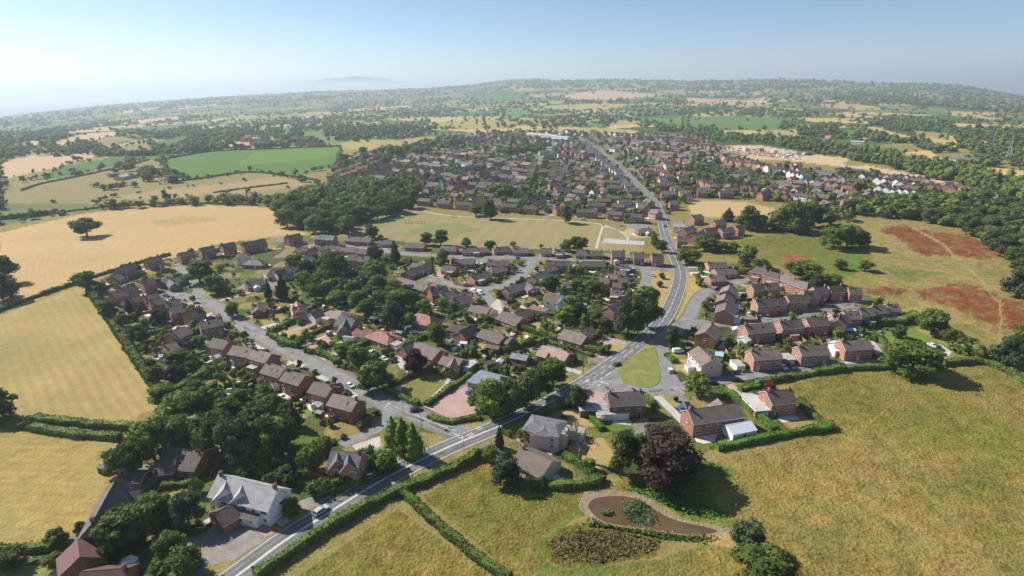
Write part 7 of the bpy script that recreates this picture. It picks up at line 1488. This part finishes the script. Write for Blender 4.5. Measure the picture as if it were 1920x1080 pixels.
# garden furniture
def parasol(x, y, mat, label):
    p = P(x, y); root = empty('parasol', p); setp(root, label, 'parasol'); m = MB(); m.cyl((0,0,0),(0,0,2.4),.03,.03,6); m.cyl((0,0,0),(0,0,.1),.3,.3,10); m.build('pole', M['steel'], root); m = MB(); n = 10
    for i in range(n): a, b = 2*math.pi*i/n, 2*math.pi*(i+1)/n; m.face([(0,0,2.6),(1.6*math.cos(a),1.6*math.sin(a),2.0),(1.6*math.cos(b),1.6*math.sin(b),2.0)]); m.face([(0,0,2.55),(1.6*math.cos(b),1.6*math.sin(b),1.95),(1.6*math.cos(a),1.6*math.sin(a),1.95)])
    m.build('canopy', M[mat], root)
parasol(1126,790,'rtan','peach coloured parasol on the lawn of the long dark house'); parasol(967,550,'cherry' if 'cherry' in M else 'rred','red parasol behind the crescent corner bungalow')
def tableset(x, y, label):
    p = P(x, y); root = empty('patio_table', (p.x,p.y,.02), R.random()*3); setp(root, label, 'table set', 'garden tables'); m = MB(); m.cyl((0,0,.70),(0,0,.75),.7,.7,14); m.build('table_top', M['trimw'], root)
    for a in range(4):
        c, s = math.cos(a*1.571+.785), math.sin(a*1.571+.785); m = MB(); m.cyl((.5*c,.5*s,0),(.45*c,.45*s,.70),.03,.03,6); m.build('leg', M['steel'], root)
for x, y, lb in [(1322,823,'round table on the pale stone terrace'),(1465,778,'round white table behind the meadow corner house'),(592,760,'white table in the second estate house garden'),(566,752,'white table in the third estate house patio'),(448,719,'white table in the lower estate gardens'),(1003,700,'white table on the lawn near the metal roofed outbuilding'),(345,738,'white table by the hay field boundary gardens')]: tableset(x, y, lb)
def trampoline(x, y, label):
    p = P(x, y); root = empty('trampoline', p); setp(root, label, 'trampoline', 'trampolines'); m = MB(); m.cyl((0,0,.8),(0,0,.86),1.5,1.5,18); m.build('mat', M['black'], root); m = MB()
    for i in range(18): a, b = 2*math.pi*i/18, 2*math.pi*(i+1)/18; m.cyl((1.55*math.cos(a),1.55*math.sin(a),.84),(1.55*math.cos(b),1.55*math.sin(b),.84),.06,.06,5)
    m.build('frame', M['steel'], root); m = MB()
    for i in range(6): a = i*math.pi/3; m.cyl((1.5*math.cos(a),1.5*math.sin(a),0),(1.5*math.cos(a),1.5*math.sin(a),2.4),.035,.035,5)
    m.build('pole', M['steel'], root)
trampoline(291,668,'round black trampoline by the hedge corner bungalow'); trampoline(775,625,'round black trampoline beside the dark fence'); trampoline(277,656,'round grey trampoline at the hay field boundary')
def goal(x, y, rz, label):
    p = P(x, y); root = empty('goal', p, rz); setp(root, label, 'goal', 'football goals'); m = MB(); m.cyl((-3.6,0,0),(-3.6,0,2.4),.07,.07,6); m.cyl((3.6,0,0),(3.6,0,2.4),.07,.07,6); m.cyl((-3.6,0,2.4),(3.6,0,2.4),.07,.07,6); m.cyl((-3.6,0,2.4),(-3.6,1.6,0),.04,.04,5); m.cyl((3.6,0,2.4),(3.6,1.6,0),.04,.04,5); m.build('frame', M['trimw'], root)
goal(870,441,1.2,'white goal at the left end of the playing field pitch'); goal(922,429,1.2,'white goal further up the playing field'); goal(879,449,.2,'small white goal near the bungalow fences')
for i, (x, y, lb) in enumerate([(766,419,'dark play frame on the far side of the playing field'),(790,420,'low dark play bench right of the play frame'),(852,408,'yellowish climbing frame on the playing field mound')]):
    p = P(x, y); root = empty('play_frame', p, .3*i); setp(root, lb, 'play frame', 'play equipment'); m = MB()
    for sx in (-3,0,3):
        for sy in (-1,1): m.cyl((sx,sy,0),(sx,0,2.4),.08,.08,6)
    m.cyl((-3,0,2.4),(3,0,2.4),.08,.08,6); m.build('frame', M['fenceo' if i == 2 else 'doord'], root); m = MB(); m.box(-2.6,-.4,-.3,.3,.5,.6); m.box(.4,2.6,-.3,.3,.5,.6); m.build('seat', M['black'], root)
p = P(725,200); m = MB(); m.box(-4,4,-4,4,0,22); m.solid([(-4,-4,22),(4,-4,22),(4,4,22),(-4,4,22),(0,0,62)],[(0,1,4),(1,2,4),(2,3,4),(3,0,4)]); setp(m.build('church_spire', M['rslate'], None, p), 'thin dark church spire rising over the far market town', 'spire')
def pylon(x, y, h, label):
    p = P(x, y); m = MB()
    for sx in (-1,1):
        for sy in (-1,1): m.cyl((sx*3,sy*3,0),(sx*.6,sy*.6,h*.75),.14,.1,4); m.cyl((sx*.6,sy*.6,h*.75),(0,0,h),.1,.06,4)
    for z, w in ((h*.62,7),(h*.74,5.5),(h*.87,4.5)): m.cyl((-w,0,z),(w,0,z),.12,.12,4); m.cyl((-w,0,z),(0,0,z+2),.07,.07,4); m.cyl((w,0,z),(0,0,z+2),.07,.07,4)
    for z in range(5): a = 3-2.4*z/5; b = 3-2.4*(z+1)/5; [m.cyl((s*a,t*a,h*.75*z/5),(-s*b,t*b,h*.75*(z+1)/5),.06,.06,4) for s in (-1,1) for t in (-1,1)]
    setp(m.build('pylon', M['steel'], None, p, .4), label, 'pylon')
pylon(1888,305,42,'grey lattice pylon among the trees at the far right')
# ---------------------------------------------------------------- far hills, air, light, camera
def hill(px, r, base, label):
    V = []; n = len(px); xs = np.linspace(px[0][0], px[-1][0], 80); ys = np.interp(xs, [p[0] for p in px], [p[1] for p in px])+np.sin(xs*.11)*.5+np.sin(xs*.031+1)*.6
    rows = []
    for k, (dr, f) in enumerate(((-2500,0.0),(-1500,.45),(-700,.8),(0,1),(1200,.7),(3500,0))):
        d = ray(xs, ys); hor = np.hypot(d[:,0], d[:,1]); z = HC+r*d[:,2]/hor; rr = r+dr
        rows.append(np.stack([d[:,0]/hor*rr, d[:,1]/hor*rr, base+(z-base)*f], 1))
    V = np.array(rows); idx = np.arange(V.shape[0]*V.shape[1]).reshape(V.shape[:2]); F = np.stack([idx[:-1,:-1].ravel(), idx[:-1,1:].ravel(), idx[1:,1:].ravel(), idx[1:,:-1].ravel()], -1)
    hm = surf('hill_heath_'+str(int(r)), (.05,.07,.03), (.11,.11,.05), .002, .95); setp(obj('hills', mesh_np('hills', V.reshape(-1,3), F, [hm], smooth=True)), label, 'hills', kind='structure')
hill([(440,176),(500,165),(540,158),(590,150),(620,147),(660,143),(690,144),(720,148),(760,154),(800,155),(860,160),(900,170)], 33000, -200, 'faint blue hill ridge on the far left horizon')
hill([(860,165),(900,156),(950,150),(1000,146),(1035,149),(1090,152),(1130,151),(1200,150),(1290,152)], 9500, -100, 'blue wooded ridge behind the centre of the horizon')
SUN_EL, SUN_AZ = math.radians(38), math.radians(28)     # high on the left, a little beyond the scene
to_sun = Vector((-math.cos(SUN_AZ)*math.cos(SUN_EL), math.sin(SUN_AZ)*math.cos(SUN_EL), math.sin(SUN_EL)))
sl = bpy.data.lights.new('sun', 'SUN'); sl.energy = SUN_E; sl.angle = math.radians(.5); sl.color = (1.0, .95, .87)
so = bpy.data.objects.new('sun', sl); so.rotation_euler = to_sun.to_track_quat('Z', 'Y').to_euler(); COL.objects.link(so)
wd = bpy.data.worlds.new('World'); sc.world = wd; wd.use_nodes = True; nt = wd.node_tree; bg = nt.nodes['Background']; sk = nt.nodes.new('ShaderNodeTexSky'); sk.sky_type = 'NISHITA'; sk.sun_disc = False
sk.sun_elevation = SUN_EL; sk.sun_rotation = math.atan2(to_sun.x, to_sun.y); sk.altitude = 100; sk.air_density = AIR; sk.dust_density = DUST; sk.ozone_density = OZONE
nt.links.new(sk.outputs[0], bg.inputs[0]); bg.inputs[1].default_value = SKY_S
m = MB(); m.box(-45000, 45000, -1500, 45000, -520, 330); hz = m.build('haze', []); setp(hz, 'pale blue summer haze over the far country', 'haze', kind='stuff')
hm = bpy.data.materials.new('haze_air'); hm.use_nodes = True; nt = hm.node_tree; nt.nodes.clear(); out = nt.nodes.new('ShaderNodeOutputMaterial'); pv = nt.nodes.new('ShaderNodeVolumePrincipled')
pv.inputs['Color'].default_value = HAZE_C; pv.inputs['Density'].default_value = HAZE_D; pv.inputs['Anisotropy'].default_value = HAZE_G; nt.links.new(pv.outputs[0], out.inputs['Volume']); hz.data.materials.append(hm)
cd = bpy.data.cameras.new('camera'); cam = bpy.data.objects.new('camera', cd); COL.objects.link(cam); sc.camera = cam
cd.sensor_width = 36; cd.lens = 36*FPX/1920; cd.clip_start = 1; cd.clip_end = 120000
Mx = Matrix(((rt[0], up[0], -fw[0], 0), (rt[1], up[1], -fw[1], 0), (rt[2], up[2], -fw[2], HC), (0,0,0,1))); cam.matrix_world = Mx
sc.view_settings.view_transform = 'Standard'; sc.view_settings.look = 'None'; sc.view_settings.exposure = EXPO; sc.view_settings.gamma = 1
sc.cycles.volume_bounces = 0; sc.cycles.max_bounces = 6; sc.cycles.diffuse_bounces = 3; sc.cycles.transmission_bounces = 2
print('OBJECTS', len(sc.objects), 'trees', len(TREES), 'shrubs', len(SHRUBS), 'houses', len(HOUSES), 'mass', len(items))
